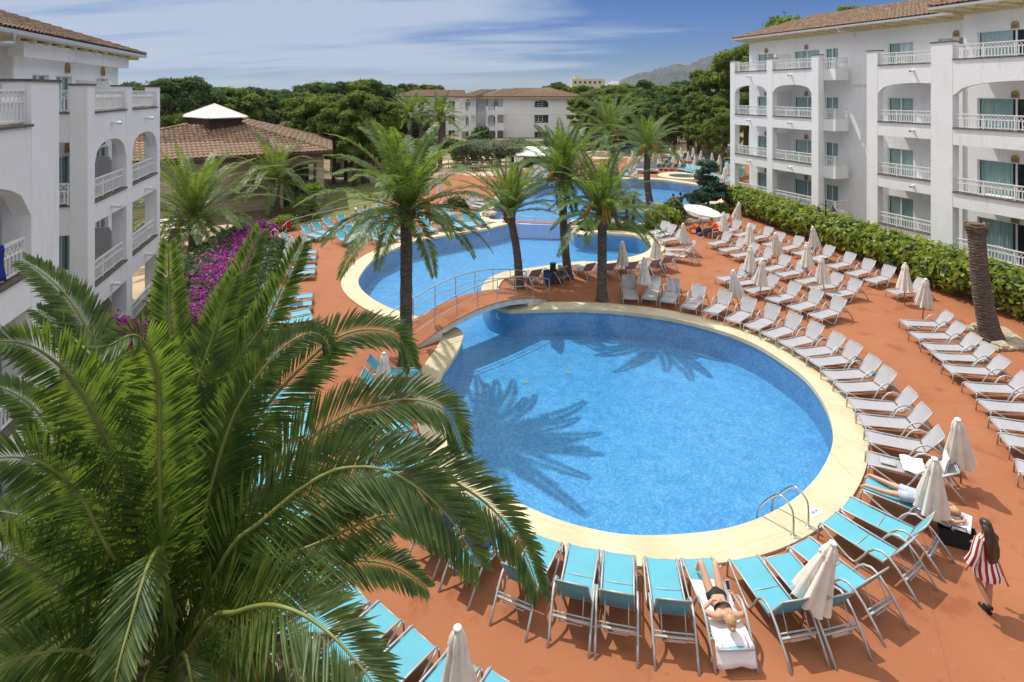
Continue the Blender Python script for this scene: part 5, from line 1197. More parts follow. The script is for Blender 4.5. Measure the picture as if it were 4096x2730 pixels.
# ---------------------------------------------------------------- hedges, shrubs, pines
hedM=leafmat('hedge_leaf',(.055,.115,.014),(.27,.32,.04),.33,1.9,.45,(.48,.56,.06))
hedD=leafmat('dark_hedge_leaf',(.035,.075,.015),(.10,.15,.03),.3,1.5,.45)
pineM=leafmat('pine_needles',(.05,.10,.018),(.20,.26,.045),.3,.8,.7,(.30,.36,.06),.2); pineB=leafmat('pine_needles_blue',(.06,.11,.045),(.13,.18,.075),.28,.4,.7,None,.2)
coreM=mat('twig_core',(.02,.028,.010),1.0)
stemM=mat('shrub_stem',(.10,.07,.045),.9)
def hedge(name,lb,cat,path,width,h0,h1,n,size,m,core=True,seed=1,z0=0,low=.25):
    g=np.random.default_rng(seed); P=[Vector(p) for p in path]; L=[0]
    for i in range(1,len(P)): L.append(L[-1]+(P[i]-P[i-1]).length)
    def pt(s):
        for i in range(1,len(P)):
            if s<=L[i] or i==len(P)-1:
                t=(s-L[i-1])/(L[i]-L[i-1]); d=(P[i]-P[i-1]).normalized(); return P[i-1]+(P[i]-P[i-1])*t,Vector((-d.y,d.x))
    t=thing(name,lb,cat,(P[0].x,P[0].y,z0),0,None,w=True); spec=[]
    s=0
    while s<L[-1]:
        c,nn=pt(s); hh=h0+(h1-h0)*s/L[-1]
        for k in (-1,0,1):
            q=c+nn*k*width*.30; r=width*g.uniform(.26,.36); spec.append((q.x,q.y,z0+hh-r*(.95 if k==0 else 1.25)+g.uniform(-.12,.1),r,r,r*.95))
            spec.append((q.x+g.uniform(-.1,.1),q.y,z0+hh*.5+g.uniform(-.1,.1),r*.95,r*.95,hh*.36))
        s+=width*.30
    V,F=blobs(spec,n,size,1.9,.55,.72,g=g); keep=V.reshape(-1,4,3)[:,:,2].min(1)>z0+.02; V4=V.reshape(-1,4,3)[keep]; link('foliage',npmesh('foliage',V4.reshape(-1,3),np.arange(len(V4)*4).reshape(-1,4),m),t)
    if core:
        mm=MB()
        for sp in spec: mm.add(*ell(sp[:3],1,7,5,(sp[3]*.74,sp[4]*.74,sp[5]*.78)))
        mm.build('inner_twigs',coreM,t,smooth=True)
        mm=MB()
        for i in range(int(L[-1]/.8)):
            c,nn=pt(i*.8+.2); mm.tube([(c.x,c.y,z0),(c.x+g.uniform(-.3,.3),c.y+g.uniform(-.3,.3),z0+h0*.6)],.03,5)
        mm.build('stems',stemM,t,kind='stuff')
    return t
hedge('hedge','long thick bright green hedge between the grey loungers and the right hotel wing','hedge',[(18.1,46.2),(19.0,40),(20.1,33.6)],1.9,2.05,2.0,30000,.15,hedM,seed=4)
hedge('hedge','nearer bright green hedge running right of the street lamp to the photo edge','hedge',[(20.2,33.0),(21.2,26.2),(22.4,20.6),(23.2,17)],1.9,2.0,2.1,36000,.15,hedM,seed=5)
hp_=[at('L',560,40),at('L',500,150),at('L',430,420),at('L',330,760),at('L',240,1000),at('L',130,1380),at('E',250,600),at('E',330,1150),at('E',420,1560)]
hedge('clipped_hedge','low clipped box hedge behind the turquoise loungers at left','hedge',[(p.x-.55,p.y) for p in hp_],.95,1.0,1.0,34000,.075,hedD,seed=6)
bgM=leafmat('bougainvillea_flower',(.20,.006,.15),(.52,.02,.42),.3,4.0,.6,(.60,.05,.50))
bgp=[at('S',1045,905,1.0),at('S',950,960,1.0),at('S',880,1030,1.0),at('S',835,1110,1.0),at('S',800,1190,1.0),at('S',770,1290,1.0)]
hedge('bougainvillea','sprawling magenta bougainvillea hedge along the path behind the palm','shrub',[(p.x,p.y) for p in bgp],1.9,1.45,1.4,26000,.10,bgM,seed=8)
hedge('shrub_row','dark green leafy base of the bougainvillea along the terrace','hedge',[(p.x-.5,p.y+.1) for p in bgp],2.5,1.5,1.45,16000,.11,hedD,seed=9)
def bush(name,lb,cat,p,spec,n,size,m,seed,trunkr=0,z0=0,grp=None,asp=1.7,core=.7):
    g=np.random.default_rng(seed); t=thing(name,lb,cat,p,0,grp); V,F=blobs(spec,n,size,asp,.6,.6,g=g); link('foliage',npmesh('foliage',V,F,m),t,False)
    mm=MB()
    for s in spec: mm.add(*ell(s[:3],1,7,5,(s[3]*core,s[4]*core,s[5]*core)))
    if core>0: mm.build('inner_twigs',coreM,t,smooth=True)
    mm=MB(); top=max(s[2] for s in spec)
    if trunkr: mm.tube([(0,0,-.1),(.05,0,top*.4),(0,.05,top)],[trunkr,trunkr*.8,trunkr*.4],7); mm.build('trunk',stemM,t,smooth=True)
    else:
        for s in spec[:4]: mm.tube([(s[0]*.3,s[1]*.3,0),(s[0]*.8,s[1]*.8,s[2])],.03,5)
        mm.build('stems',stemM,t)
    return t
bush('bougainvillea','small magenta bougainvillea clump by the near left balcony','shrub',at('E',-520,-240)*1,[(0,0,1.2,.8,.7,.6),(.6,.3,1.0,.6,.6,.5)],4000,.09,bgM,12)
p=at('V',1365,1395); bush('round_bush','round bright green bush on the tip of the turf island','bush',p,[(-.5,0,.7,.8,.7,.7),(.5,.1,.75,.8,.7,.65),(0,.2,1.0,.8,.6,.6)],5000,.12,hedM,13)
p=at('V',1450,1345); bush('round_bush','sparser green bush right behind the round bush','bush',p,[(0,0,.9,.7,.6,.8),(.5,.2,.7,.5,.5,.6)],3000,.13,hedD,14)
firM=leafmat('fir_needles',(.035,.075,.055),(.09,.15,.10),.2,1.5,.6)
p=at('V',1740,1235); sp=[]
g_=random.Random(6)
for k in range(34): a=g_.uniform(0,6.28); z_=g_.uniform(.5,3.9); r_=(1-z_/4.6)*1.9*g_.uniform(.4,1); sp.append((math.cos(a)*r_,math.sin(a)*r_,z_,.55,.55,.20))
bush('blue_fir','blue green spreading conifer at the end of the hedge by the upper pool','tree',p,sp,13000,.13,firM,15,.10,core=.45)
for i in range(5): bush('planter_shrub','leafy shrub, %s from the left, in the curved stone planter'%nth(i),'bush',at('V',1680+i*45,1290-i*6),[(0,0,.4,.5,.5,.4),(.3,.2,.3,.4,.4,.3)],900,.10,hedD if i%2 else hedM,20+i,grp='shrubs in the planter')
bush('low_shrub','shrub inside the small rock ring behind the tallest palm','bush',at('H',1865,100),[(0,0,.5,.8,.7,.5),(.5,0,.4,.6,.5,.4)],1500,.14,hedD,33)
bush('clipped_bush','clipped dome bush beside the red towel','bush',at('W',290,1400),[(0,0,.45,.9,.7,.5)],2500,.08,hedM,34)
oliM=leafmat('olive_leaf',(.10,.125,.075),(.21,.24,.15),.25,1.2,.6)
for i,(x,Y,w,lb) in enumerate((('W1860',0,0,''),)*0): pass
OL=[(1860,870,'left pale olive tree shading the cafe tables'),(2080,865,'right pale olive tree beside the stage canopy'),(2200,830,'third olive tree tucked behind the stage canopy')]
gh=[at('G',x,y) for x,y in ((150,360),(400,350),(640,330),(900,300))]
hedge('hedge','dark clipped hedge closing off the cafe patio behind the olive trees','hedge',[(p.x,p.y) for p in gh],3.0,1.5,1.6,9000,.22,hedD,seed=31)
SC=[(905,92,322,1.5),(945,92,318,1.5),(985,95,322,1.4),(1020,96,318,1.6),(1060,98,326,1.4),(1105,100,322,1.5),(1150,100,328,1.4),(880,84,330,1.5),(925,80,345,1.2),(965,82,350,1.2),(1210,98,326,1.5),(1260,96,322,1.6),(1310,96,318,1.7),(1345,95,322,1.6),(850,74,372,1.2),(815,66,398,1.2),(870,66,402,1.1)]
for i,(x,Y_,tp,w_) in enumerate(SC):
    P_=atd('Z',x,tp,Y_); g_=random.Random(i*5+2); H_=P_.z
    sp=[(g_.uniform(-1.3,1.3)*w_,g_.uniform(-1,1),H_*g_.uniform(.35,.86),w_*g_.uniform(.7,1.1),w_*.8,H_*.22) for _ in range(9)]
    bush('garden_tree','dark garden shrub tree screening the distant block, %s in planting order'%nth(i),'tree',(P_.x,Y_,0),sp,5000,.20,(hedD,pineM,oliM)[i%3],200+i,.12,grp='shrub trees before the distant block')
for i,(x,y,lb) in enumerate(OL):
    p=at('W',x,y); bush('olive_tree',lb,'tree',p,[(0,0,2.3,2.0,1.5,.8),(-1.8,.2,2.1,1.6,1.3,.7),(1.8,-.2,2.2,1.6,1.3,.7),(.3,.5,2.7,1.5,1.3,.5),(-.7,-.4,2.5,1.2,1.0,.5)],9000,.14,oliM,50+i,.35,grp='olive trees')
bush('magnolia','dark glossy tree between the balcony towers of the distant block','tree',Vector((atd('W',1925,640,112).x,112,0)),[(0,0,.6,2.0,1.8,1.3),(.3,0,1.8,1.4,1.4,1.1),(-1,0,.4,1.5,1.5,1)],4000,.30,leafmat('magnolia_leaf',(.03,.055,.02),(.08,.11,.04),.15,1,.35),57,.2)
BAN=at('I',2120,620); t=thing('banana_plant','broad leaved banana plant behind the far right balcony corner','plant',BAN,0,None)
for i in range(7):
    a=i*.95; pts=[Vector((0,0,.2)),Vector((math.cos(a)*.4,math.sin(a)*.4,1.7)),Vector((math.cos(a)*1.0,math.sin(a)*1.0,2.5)),Vector((math.cos(a)*1.8,math.sin(a)*1.8,2.3))]; q=catmull3(pts,4); m=MB(); sd=Vector((-math.sin(a),math.cos(a),0)); m.loft([[p+sd*w_,p-Vector((0,0,.04)),p-sd*w_] for p,w_ in zip(q,[.02,.02,.03,.04,.1,.2,.28,.3,.3,.28,.22,.12,.01])],False,False); m.build('leaf',leafmat('banana_leaf',(.16,.22,.03),(.26,.30,.05),.4),t)
# pine variants
pass
pbark=mat('pine_bark',(.13,.09,.065),.95,var=.3,vscale=3)
def pine_parts(seed,H,Wd,m,n=22000,low=.38):
    g=random.Random(seed); sp=[]
    for k in range(40):
        a=g.uniform(0,6.28); f=g.random(); z=H*(low+(1-low)*f*.93); r=Wd*math.sqrt(max(.04,1-((f-.35)/.72)**2))*g.uniform(.25,.85); s=Wd*g.uniform(.13,.27); sp.append((math.cos(a)*r,math.sin(a)*r,z,s,s,s*.62))
    for k in range(4): sp.append((g.uniform(-.25,.25)*Wd,g.uniform(-.25,.25)*Wd,H*g.uniform(.88,.93),Wd*.2,Wd*.2,Wd*.17))
    V,F=blobs(sp,n,.19*Wd/3.2,2.4,1.0,.30,sc_=.26,g=np.random.default_rng(seed)); fo=npmesh('crown',V,F,m)
    t=MB(); t.tube([(0,0,-1.5),(.2,.1,H*.3),(-.1,.2,H*.6),(.1,0,H*.85)],[.30,.24,.17,.06],7)
    for k in range(9): s=sp[k*2]; t.tube([(0,.1,H*(.35+.04*k)),(s[0]*.5,s[1]*.5,(s[2]+H*(.38+.04*k))/2),(s[0],s[1],s[2])],[.10,.07,.03],5)
    return fo,t.mesh('trunk',pbark,True)
PV=[pine_parts(1,11.5,3.6,pineM),pine_parts(2,10.5,3.2,pineB),pine_parts(3,12,4.0,pineM,26000,.30),pine_parts(4,9.5,3.0,pineM),pine_parts(5,12,3.1,pineB,20000,.3)]
def pine(lb,x,Y,top,v,grp,sc=None):
    P=atd('Z',x,top,Y); H=(11.8,10.8,12.3,9.8,12.3)[v]; s=P.z/H
    t=thing('pine_tree',lb,'pine tree',(P.x,Y,0),rl.uniform(0,6.28),grp); t.scale=((sc or s)*rl.uniform(.93,1.1),)*2+(s,)
    a=link('crown',PV[v][0],t,False); b=link('trunk',PV[v][1],t,False); return t
A=[(285,60,185,4),(325,64,184,1),(350,70,205,0),(395,52,166,4),(425,55,168,4),(455,54,170,1),(375,62,220,0),(430,60,225,2),(490,62,198,0),(520,66,198,4),(545,64,192,0),(575,68,198,1),(595,75,202,0),(560,90,196,1),(600,95,204,4),(630,95,200,0),(655,92,202,1),(505,85,192,4),(615,80,215,1),(640,84,212,1),(665,80,222,3),(300,70,215,0),(470,58,260,2),(410,50,255,3)]
for i,(x,Y,tp,v) in enumerate(A): pine('pine tree behind the left wing and pavilion, %s planted counting outward'%nth(i),x,Y,tp,v,'pines behind the pavilion')
A=[(690,95,190,1),(720,100,182,0),(745,100,186,2),(765,96,184,1),(790,98,184,0),(815,100,180,2),(840,104,175,0),(865,104,180,1),(890,108,188,4),(700,90,205,0),(655,88,250,0),(735,62,212,2),(765,60,225,0),(795,62,212,2),(835,60,205,2),(865,62,212,0),(700,70,255,3),(815,58,245,3),(885,64,245,3),(705,62,240,3)]
for i,(x,Y,tp,v) in enumerate(A): pine('pine of the big central clump left of the distant block, %s by nearness'%nth(i),x,Y,tp,v,'pines in the central clump')
A=[(905,150,192,0),(925,155,190,1),(950,160,188,0),(980,160,190,0),(1000,155,193,3),(1060,170,208,3),(1255,150,192,0),(1275,150,186,1),(1290,150,186,0),(1320,140,196,3),(1345,140,192,0),(880,150,196,1),(1035,160,203,0)]
for i,(x,Y,tp,v) in enumerate(A): pine('pine crown rising over the distant block roof, %s from the left'%nth(i),x,Y,tp,v,'pines behind the distant block')
k=0
for (yy,tp0,X0,X1,st) in ((128,193,1345,1600,24),(112,205,1340,1600,25),(98,218,1345,1610,26),(88,240,1370,1620,30)):
    x=X0
    while x<X1:
        pine('pine in the dense right-hand wood, %s counting row by row'%nth(k),x+rl.uniform(-6,6),yy+rl.uniform(-4,4),tp0+rl.uniform(-9,9)-(x-1345)*.03,rl.choice((0,0,2,2,3,1)),'pines of the right wood'); x+=st; k+=1
for i,(x,Y,tp,v) in enumerate(((1625,92,156,2),(1650,88,150,2),(1608,84,212,2),(1640,80,215,2),(1660,66,240,0),(1628,74,270,3),(1590,95,190,0),(1668,100,160,2))): pine('tall pine %s nearest the far end of the right wing'%('stepping back, '+nth(i)),x,Y,tp,v,'tall pines by the right wing')
for i,(x,Y,tp,v,lb) in enumerate(((1815,78,26,2,'pine crown poking above the right wing roof, left one'),(1990,74,-6,0,'pine crown showing over the right wing roof at the photo top'),(1712,80,90,0,'pine behind the far corner of the right wing roof'),(1735,78,80,0,'pine sprig between roof corner and the hill'))): pine(lb,x,Y,tp,v,None)
g3=random.Random(9); sp=[]
V=[];
woodspec=[(g3.uniform(-120,-18),g3.uniform(105,150),g3.uniform(2,6.5),6,5,3.2) for _ in range(60)]+[(g3.uniform(8,75),g3.uniform(138,175),g3.uniform(2,7),6,5,3.2) for _ in range(60)]+[(g3.uniform(-330,420),g3.uniform(230,700),g3.uniform(0,3),16,14,4) for _ in range(150)]
Vw,Fw=blobs(woodspec,60000,1.1,1.3,.8,.6,g=np.random.default_rng(21)); link('distant_wood',npmesh('distant_wood',Vw,Fw,pineB),kind='stuff')
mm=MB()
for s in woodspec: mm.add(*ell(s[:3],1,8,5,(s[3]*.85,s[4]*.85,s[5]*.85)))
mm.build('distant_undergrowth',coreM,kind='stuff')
# ---------------------------------------------------------------- people
def skin_body(par,name,pts,edges,m,root,lv=2):
    """pts: {joint:(x,y,z,radius)}; one continuous skinned surface"""
    K=list(pts); ix={k:i for i,k in enumerate(K)}; me=bpy.data.meshes.new(name); me.from_pydata([pts[k][:3] for k in K],[(ix[a],ix[b]) for a,b in edges],[]); me.materials.append(m)
    o=link(name,me,par,False); sk=o.modifiers.new('skin','SKIN'); sk.use_smooth_shade=True
    dat=me.skin_vertices[0].data
    for k in K:
        v=pts[k]; r=v[3]; dat[ix[k]].radius=(r,v[4] if len(v)>4 else r); dat[ix[k]].use_root=(k==root)
    sb=o.modifiers.new('smooth','SUBSURF'); sb.levels=lv; sb.render_levels=lv
    return o
def V3(*a): return Vector(a)
def figure(name_label,loc,rz,J,skinm,hairm,hair='short',group=None,head_dir=(0,-1,0),hand=True,held=None,tilt=None,swell=1.0,hat=None):
    """J: joints in metres, local. keys: pel,chest,neck,head, shL,elL,wrL,shR,elR,wrR, hiL,knL,anL,toL, hiR,..."""
    t=thing('person',name_label,'person',loc,rz,group); s=swell
    P={}; P['pel']=(*J['pel'],.125*s,.105*s); mid=(Vector(J['pel'])+Vector(J['chest']))/2; P['waist']=(*mid,.105*s,.085*s); P['chest']=(*J['chest'],.135*s,.10*s); P['neck']=(*J['neck'],.052); hd=Vector(J['head']); 
    P['jaw']=(*(Vector(J['neck']).lerp(hd,.45)),.05)
    E=[('pel','waist'),('waist','chest'),('chest','neck'),('neck','jaw')]
    for S in 'LR':
        P['sh'+S]=(*J['sh'+S],.058*s); P['el'+S]=(*J['el'+S],.042); P['wr'+S]=(*J['wr'+S],.026)
        hip=Vector(J['hi'+S]); P['hi'+S]=(*hip,.095*s); kn=Vector(J['kn'+S]); an=Vector(J['an'+S]); to=Vector(J['to'+S]); P['th'+S]=(*hip.lerp(kn,.4),.078*s); P['kn'+S]=(*kn,.054); P['ca'+S]=(*kn.lerp(an,.32),.056*s); P['an'+S]=(*an,.034); P['to'+S]=(*to,.030,.022)
        E+=[('chest','sh'+S),('sh'+S,'el'+S),('el'+S,'wr'+S),('pel','hi'+S),('hi'+S,'th'+S),('th'+S,'kn'+S),('kn'+S,'ca'+S),('ca'+S,'an'+S),('an'+S,'to'+S)]
        fo=Vector(J['wr'+S])-Vector(J['el'+S]); fo.normalize(); ha=Vector(J['ha'+S])-Vector(J['wr'+S]) if 'ha'+S in J else fo*.09; hn=ha.normalized(); pa=Vector(J['wr'+S])+hn*.05; P['pa'+S]=(*pa,.030,.018); E.append(('wr'+S,'pa'+S))
        if hand:
            sd=hn.cross(Vector((0,0,1))); sd=sd.normalized() if sd.length>.1 else Vector((1,0,0)); dn=sd.cross(hn)
            for i,(w,l_) in enumerate(((-.026,.072),(-.009,.082),(.009,.078),(.026,.062))):
                a=pa+hn*.035+sd*w; b=a+hn*l_*.55+sd*w*.2; c=b+hn*l_*.4-dn*.022
                for q,v in enumerate((a,b,c)): P['f%s%d%d'%(S,i,q)]=(*v,.0095-.001*q)
                E+=[('pa'+S,'f%s%d0'%(S,i)),('f%s%d0'%(S,i),'f%s%d1'%(S,i)),('f%s%d1'%(S,i),'f%s%d2'%(S,i))]
            a=pa-hn*.01+sd*-.035; b=a+hn*.035-sd*.018; P['t%s0'%S]=(*a,.011);P['t%s1'%S]=(*b,.009); E+=[('pa'+S,'t%s0'%S),('t%s0'%S,'t%s1'%S)]
    skin_body(t,'body',P,E,skinm,'pel')
    # head with face, ears; its own axes
    fd=Vector(head_dir).normalized(); upv=(hd-Vector(J['neck'])).normalized() if not tilt else Vector(tilt).normalized(); fd=(fd-upv*fd.dot(upv)).normalized(); sd=upv.cross(fd)
    def HP(x,y,z): return hd+sd*x+fd*y+upv*z
    m=MB(); n=14; rings=[]
    for (z,rx,ry,oy) in ((-.118,.020,.025,.035),(-.110,.040,.045,.028),(-.085,.056,.062,.020),(-.05,.066,.078,.008),(-.01,.073,.088,0),(.035,.076,.094,-.004),(.075,.068,.084,-.006),(.105,.045,.056,-.006),(.12,.012,.015,-.006)):
        rings.append([HP(rx*math.cos(2*math.pi*k/n),oy+ry*math.sin(2*math.pi*k/n),z) for k in range(n)])
    m.loft(rings); m.loft([[HP(x,.086,z) for x,z in ((-.008,.02),(.008,.02),(.014,-.03),(-.014,-.03))],[HP(x,.108 if z<0 else .09,z) for x,z in ((-.004,.018),(.004,.018),(.010,-.028),(-.010,-.028))]])
    for x in (-.076,.076): m.add(*[ [tuple(HP(x+v[0],v[1]-.0,v[2]-.005)) for v in ell((0,0,0),1,7,5,(.010,.018,.030))[0]], ell((0,0,0),1,7,5,(1,1,1))[1] ])
    ho=m.build('head',skinm,t,smooth=True)
    m=MB()
    for x in (-.030,.030): vs,fs=ell((0,0,0),1,7,5,(.013,.006,.007)); m.add([tuple(HP(x+v[0],.083+v[1],.018+v[2])) for v in vs],fs)
    m.build('eyes',dark,ho); m=MB(); vs,fs=ell((0,0,0),1,7,5,(.022,.006,.006)); m.add([tuple(HP(v[0],.082+v[1],-.052+v[2])) for v in vs],fs); m.build('mouth',mat('lips',(.42,.12,.10),.5),ho)
    m=MB(); rings=[]
    for (z,rx,ry,oy) in ((-.07,.050,.040,-.052),(-.03,.080,.075,-.030),(.015,.086,.088,-.022),(.05,.087,.096,-.014),(.09,.076,.090,-.010),(.118,.050,.062,-.010),(.134,.010,.014,-.010)):
        rings.append([HP(rx*math.cos(2*math.pi*k/n),oy+ry*math.sin(2*math.pi*k/n)+.002*math.cos(5*k),z) for k in range(n)])
    m.loft(rings)
    if hair=='bun': vs,fs=ell((0,0,0),1,9,6,(.05,.045,.045)); m.add([tuple(HP(v[0],-.085+v[1],.10+v[2])) for v in vs],fs)
    if hair=='long':
        r=[]
        for q,(z,w,d,o_) in enumerate(((.06,.085,.06,-.045),(-.05,.10,.055,-.06),(-.20,.125,.05,-.085),(-.34,.135,.045,-.095),(-.47,.125,.035,-.085),(-.56,.085,.02,-.07),(-.60,.03,.008,-.06))):
            r.append([HP((w+.010*math.cos(6*2*math.pi*k/18))*math.cos(2*math.pi*k/18),o_+(d+.006*math.cos(7*k))*math.sin(2*math.pi*k/18),z) for k in range(18)])
        m.loft(r)
    m.build('hair',hairm,t,smooth=True)
    if hat:
        m=MB(); m.loft([[HP(r*math.cos(2*math.pi*k/14),-.008+r*1.12*math.sin(2*math.pi*k/14),z) for k in range(14)] for r,z in ((.094,.035),(.094,.075),(.08,.115),(.045,.14),(.005,.148))])
        m.add([HP(-.07,.09,.045),HP(.07,.09,.045),HP(.055,.175,.03),HP(-.055,.175,.03),HP(-.07,.09,.055),HP(.07,.09,.055),HP(.055,.175,.04),HP(-.055,.175,.04)],[(0,1,2,3),(4,5,6,7),(0,1,5,4),(1,2,6,5),(2,3,7,6),(3,0,4,7)]); m.build('cap',hat,t,smooth=False)
    return t,HP
def sleeve(par,name,m,pts,rs,n=12,off=0,uvs=None,smooth=True,cap=False):
    """cloth tube following pts with elliptical radii (rx,ry) in the plane across the path"""
    mb=MB(); rings=[]; P=[Vector(p) for p in pts]
    for i,p in enumerate(P):
        t=(P[min(i+1,len(P)-1)]-P[max(i-1,0)]).normalized(); ref=Vector((1,0,0)); ref=(ref-t*ref.dot(t)); ref=ref.normalized() if ref.length>.2 else t.orthogonal().normalized(); b=t.cross(ref); rx,ry=rs[i] if isinstance(rs[i],tuple) else (rs[i],rs[i])
        rings.append([p+ref*rx*(1+.03*math.cos(5*k+i))*math.cos(2*math.pi*k/n)+b*ry*(1+.03*math.sin(4*k+i))*math.sin(2*math.pi*k/n) for k in range(n)])
    mb.loft(rings,cap); me=mb.mesh(name,m,smooth)
    uv=me.uv_layers.new(name='UVMap'); 
    nf=len(P)-1
    for f,poly in enumerate(me.polygons):
        if f>=nf*n: break
        i,k=divmod(f,n)
        for li,(a,b_) in zip(poly.loop_indices,((k,i),(k+1,i),(k+1,i+1),(k,i+1))): uv.data[li].uv=(a/n,b_/max(1,nf))
    return link(name,me,par,False)
def walking_woman():
    g=at('S',3945,2452); J=dict(pel=(0,0,.93),chest=(0,.01,1.27),neck=(0,0,1.44),head=(0,-.02,1.565),shL=(-.17,.01,1.36),shR=(.17,.01,1.36),elL=(-.27,-.12,1.14),wrL=(-.20,-.30,1.02),haL=(-.15,-.37,1.0),elR=(.29,.05,1.13),wrR=(.33,-.03,.90),haR=(.34,-.06,.82),
      hiL=(-.085,0,.88),knL=(-.06,.0,.49),anL=(-.03,.02,.09),toL=(-.04,-.14,.03),hiR=(.085,0,.88),knR=(.03,-.14,.50),anR=(.02,.08,.24),toR=(.02,.0,.13))
    # she walks away from the camera to the left: local -y is her front
    t,HP=figure('woman with very long dark hair in a red and white striped beach tunic walking away',(g.x,g.y,0),R(188),J,skin2,brunette,'long',None,(0,-1,0))
    st=M_stripes('red_white_stripes',(.30,.012,.018),(.78,.72,.66),13); st2=M_stripes('red_white_sleeve_stripes',(.30,.012,.018),(.78,.72,.66),6,0)
    sleeve(t,'tunic',st,[(0,0,1.43),(0,0,1.36),(0,0,1.25),(0,0,1.08),(0,0,.98),(0,.0,.86),(0,.02,.76),(0,.02,.70)],[(.08,.07),(.185,.12),(.19,.13),(.175,.125),(.19,.15),(.225,.185),(.235,.20),(.22,.195)],24)
    for a,b,c in (((-.15,.01,1.38),J['elL'],J['wrL']),((.15,.01,1.38),J['elR'],J['wrR'])):
        a,b,c=Vector(a),Vector(b),Vector(c); sleeve(t,'sleeve',st2,[a,a.lerp(b,.5),b,b.lerp(c,.45),b.lerp(c,.8)],[.075,.078,.08,.085,.095],14)
    m=MB(); m.tube([(.05,.06,.99),(-.17,.08,.97),(-.24,.14,.70),(-.27,.17,.60)],[.014,.014,.014,.02],6); m.build('belt_tie',mat('belt_cloth',(.45,.10,.10),.8),t)
    for S in 'LR':
        an=Vector(J['an'+S]);to=Vector(J['to'+S]); m=MB(); d=(to-an); d.normalize(); m.tube([an+Vector((0,.04,-.05)),an.lerp(to,.5)+Vector((0,0,-.035)),to+Vector((0,-.03,-.015))],[.036,.044,.036],10); m.build('slipper',black,t,smooth=True)
walking_woman()
def sunbather_phone():
    # lies on her back on the flat lounger: head away from the pool, knees raised
    d=(WK-WF); d.z=0; rz=math.atan2(d.y,d.x)-R(90)
    # local: +y from feet to head
    J=dict(pel=(0,1.04,.50),chest=(0,1.36,.53),neck=(0,1.52,.56),head=(.0,1.62,.62),shL=(-.17,1.46,.52),shR=(.17,1.46,.52),elL=(-.38,1.34,.46),wrL=(-.27,1.12,.58),haL=(-.21,1.06,.64),elR=(.38,1.36,.55),wrR=(.17,1.30,.68),haR=(.09,1.33,.70),
      hiL=(-.09,1.0,.49),knL=(-.11,.66,.79),anL=(-.26,.42,.47),toL=(-.37,.30,.43),hiR=(.09,1.0,.49),knR=(.15,.64,.80),anR=(.13,.42,.46),toR=(.13,.28,.43))
    t,HP=figure('woman in a dark bikini lying on her back looking at a phone',(WF.x,WF.y,0),rz,J,skin,blond,'bun',None,(0,-.5,1),tilt=(0,.86,.3))
    sleeve(t,'bikini_bottom',black,[(0,.96,.49),(0,1.03,.50),(0,1.10,.51)],[(.17,.11),(.185,.125),(.155,.10)],14)
    sleeve(t,'bikini_top',black,[(0,1.30,.53),(0,1.37,.53)],[(.155,.115),(.16,.12)],14)
    ph=thing('phone','black smartphone in the hand of the sunbathing woman','phone',(0,0,0)); c=Vector((-.20,1.04,.70)); w=Matrix.Rotation(rz,4,'Z'); p=w@c+Vector((WF.x,WF.y,0)); ph.location=p; ph.rotation_euler=(R(-50),0,rz)
    m=MB(); m.box(-.036,.036,-.075,.075,-.004,.004); m.build('case',mat('phone_case',(.6,.6,.6),.3),ph); m=MB(); m.box(-.031,.031,-.062,.062,.0045,.006); m.build('screen',black,ph)
    tw=thing('towel','white towel spread under the sunbathing woman and clipped at the head end','towel',(WF.x,WF.y,0),rz-R(-90)); tw.rotation_euler=(0,0,math.atan2(d.y,d.x))
    xs_=[.56+.08*i for i in range(16)]; m=MB(); n=9
    rows=[]
    for x in xs_: rows.append([(x,-.30+.6*k/(n-1)+.012*math.sin(x*9),.385+.006*math.sin(x*14+k*1.3)) for k in range(n)])
    for j in range(5): rows.append([(1.80+.03*j+.02*math.sin(k),-.32+.64*k/(n-1),.385-.07*j+.01*math.sin(k*2+j)) for k in range(n)])
    m.loft(rows,False,False); o=m.build('cloth',towelW,tw,smooth=True); md=o.modifiers.new('thick','SOLIDIFY'); md.thickness=.012
    for y,mm in ((-.22,white),(.22,mat('pink_plastic',(.8,.15,.28),.4))): m=MB(); m.beam((1.70,y,.41),(1.82,y,.40),.02,.03); m.beam((1.82,y,.405),(1.87,y,.33),.02,.02); m.build('towel_clip',mm,tw)
sunbather_phone()
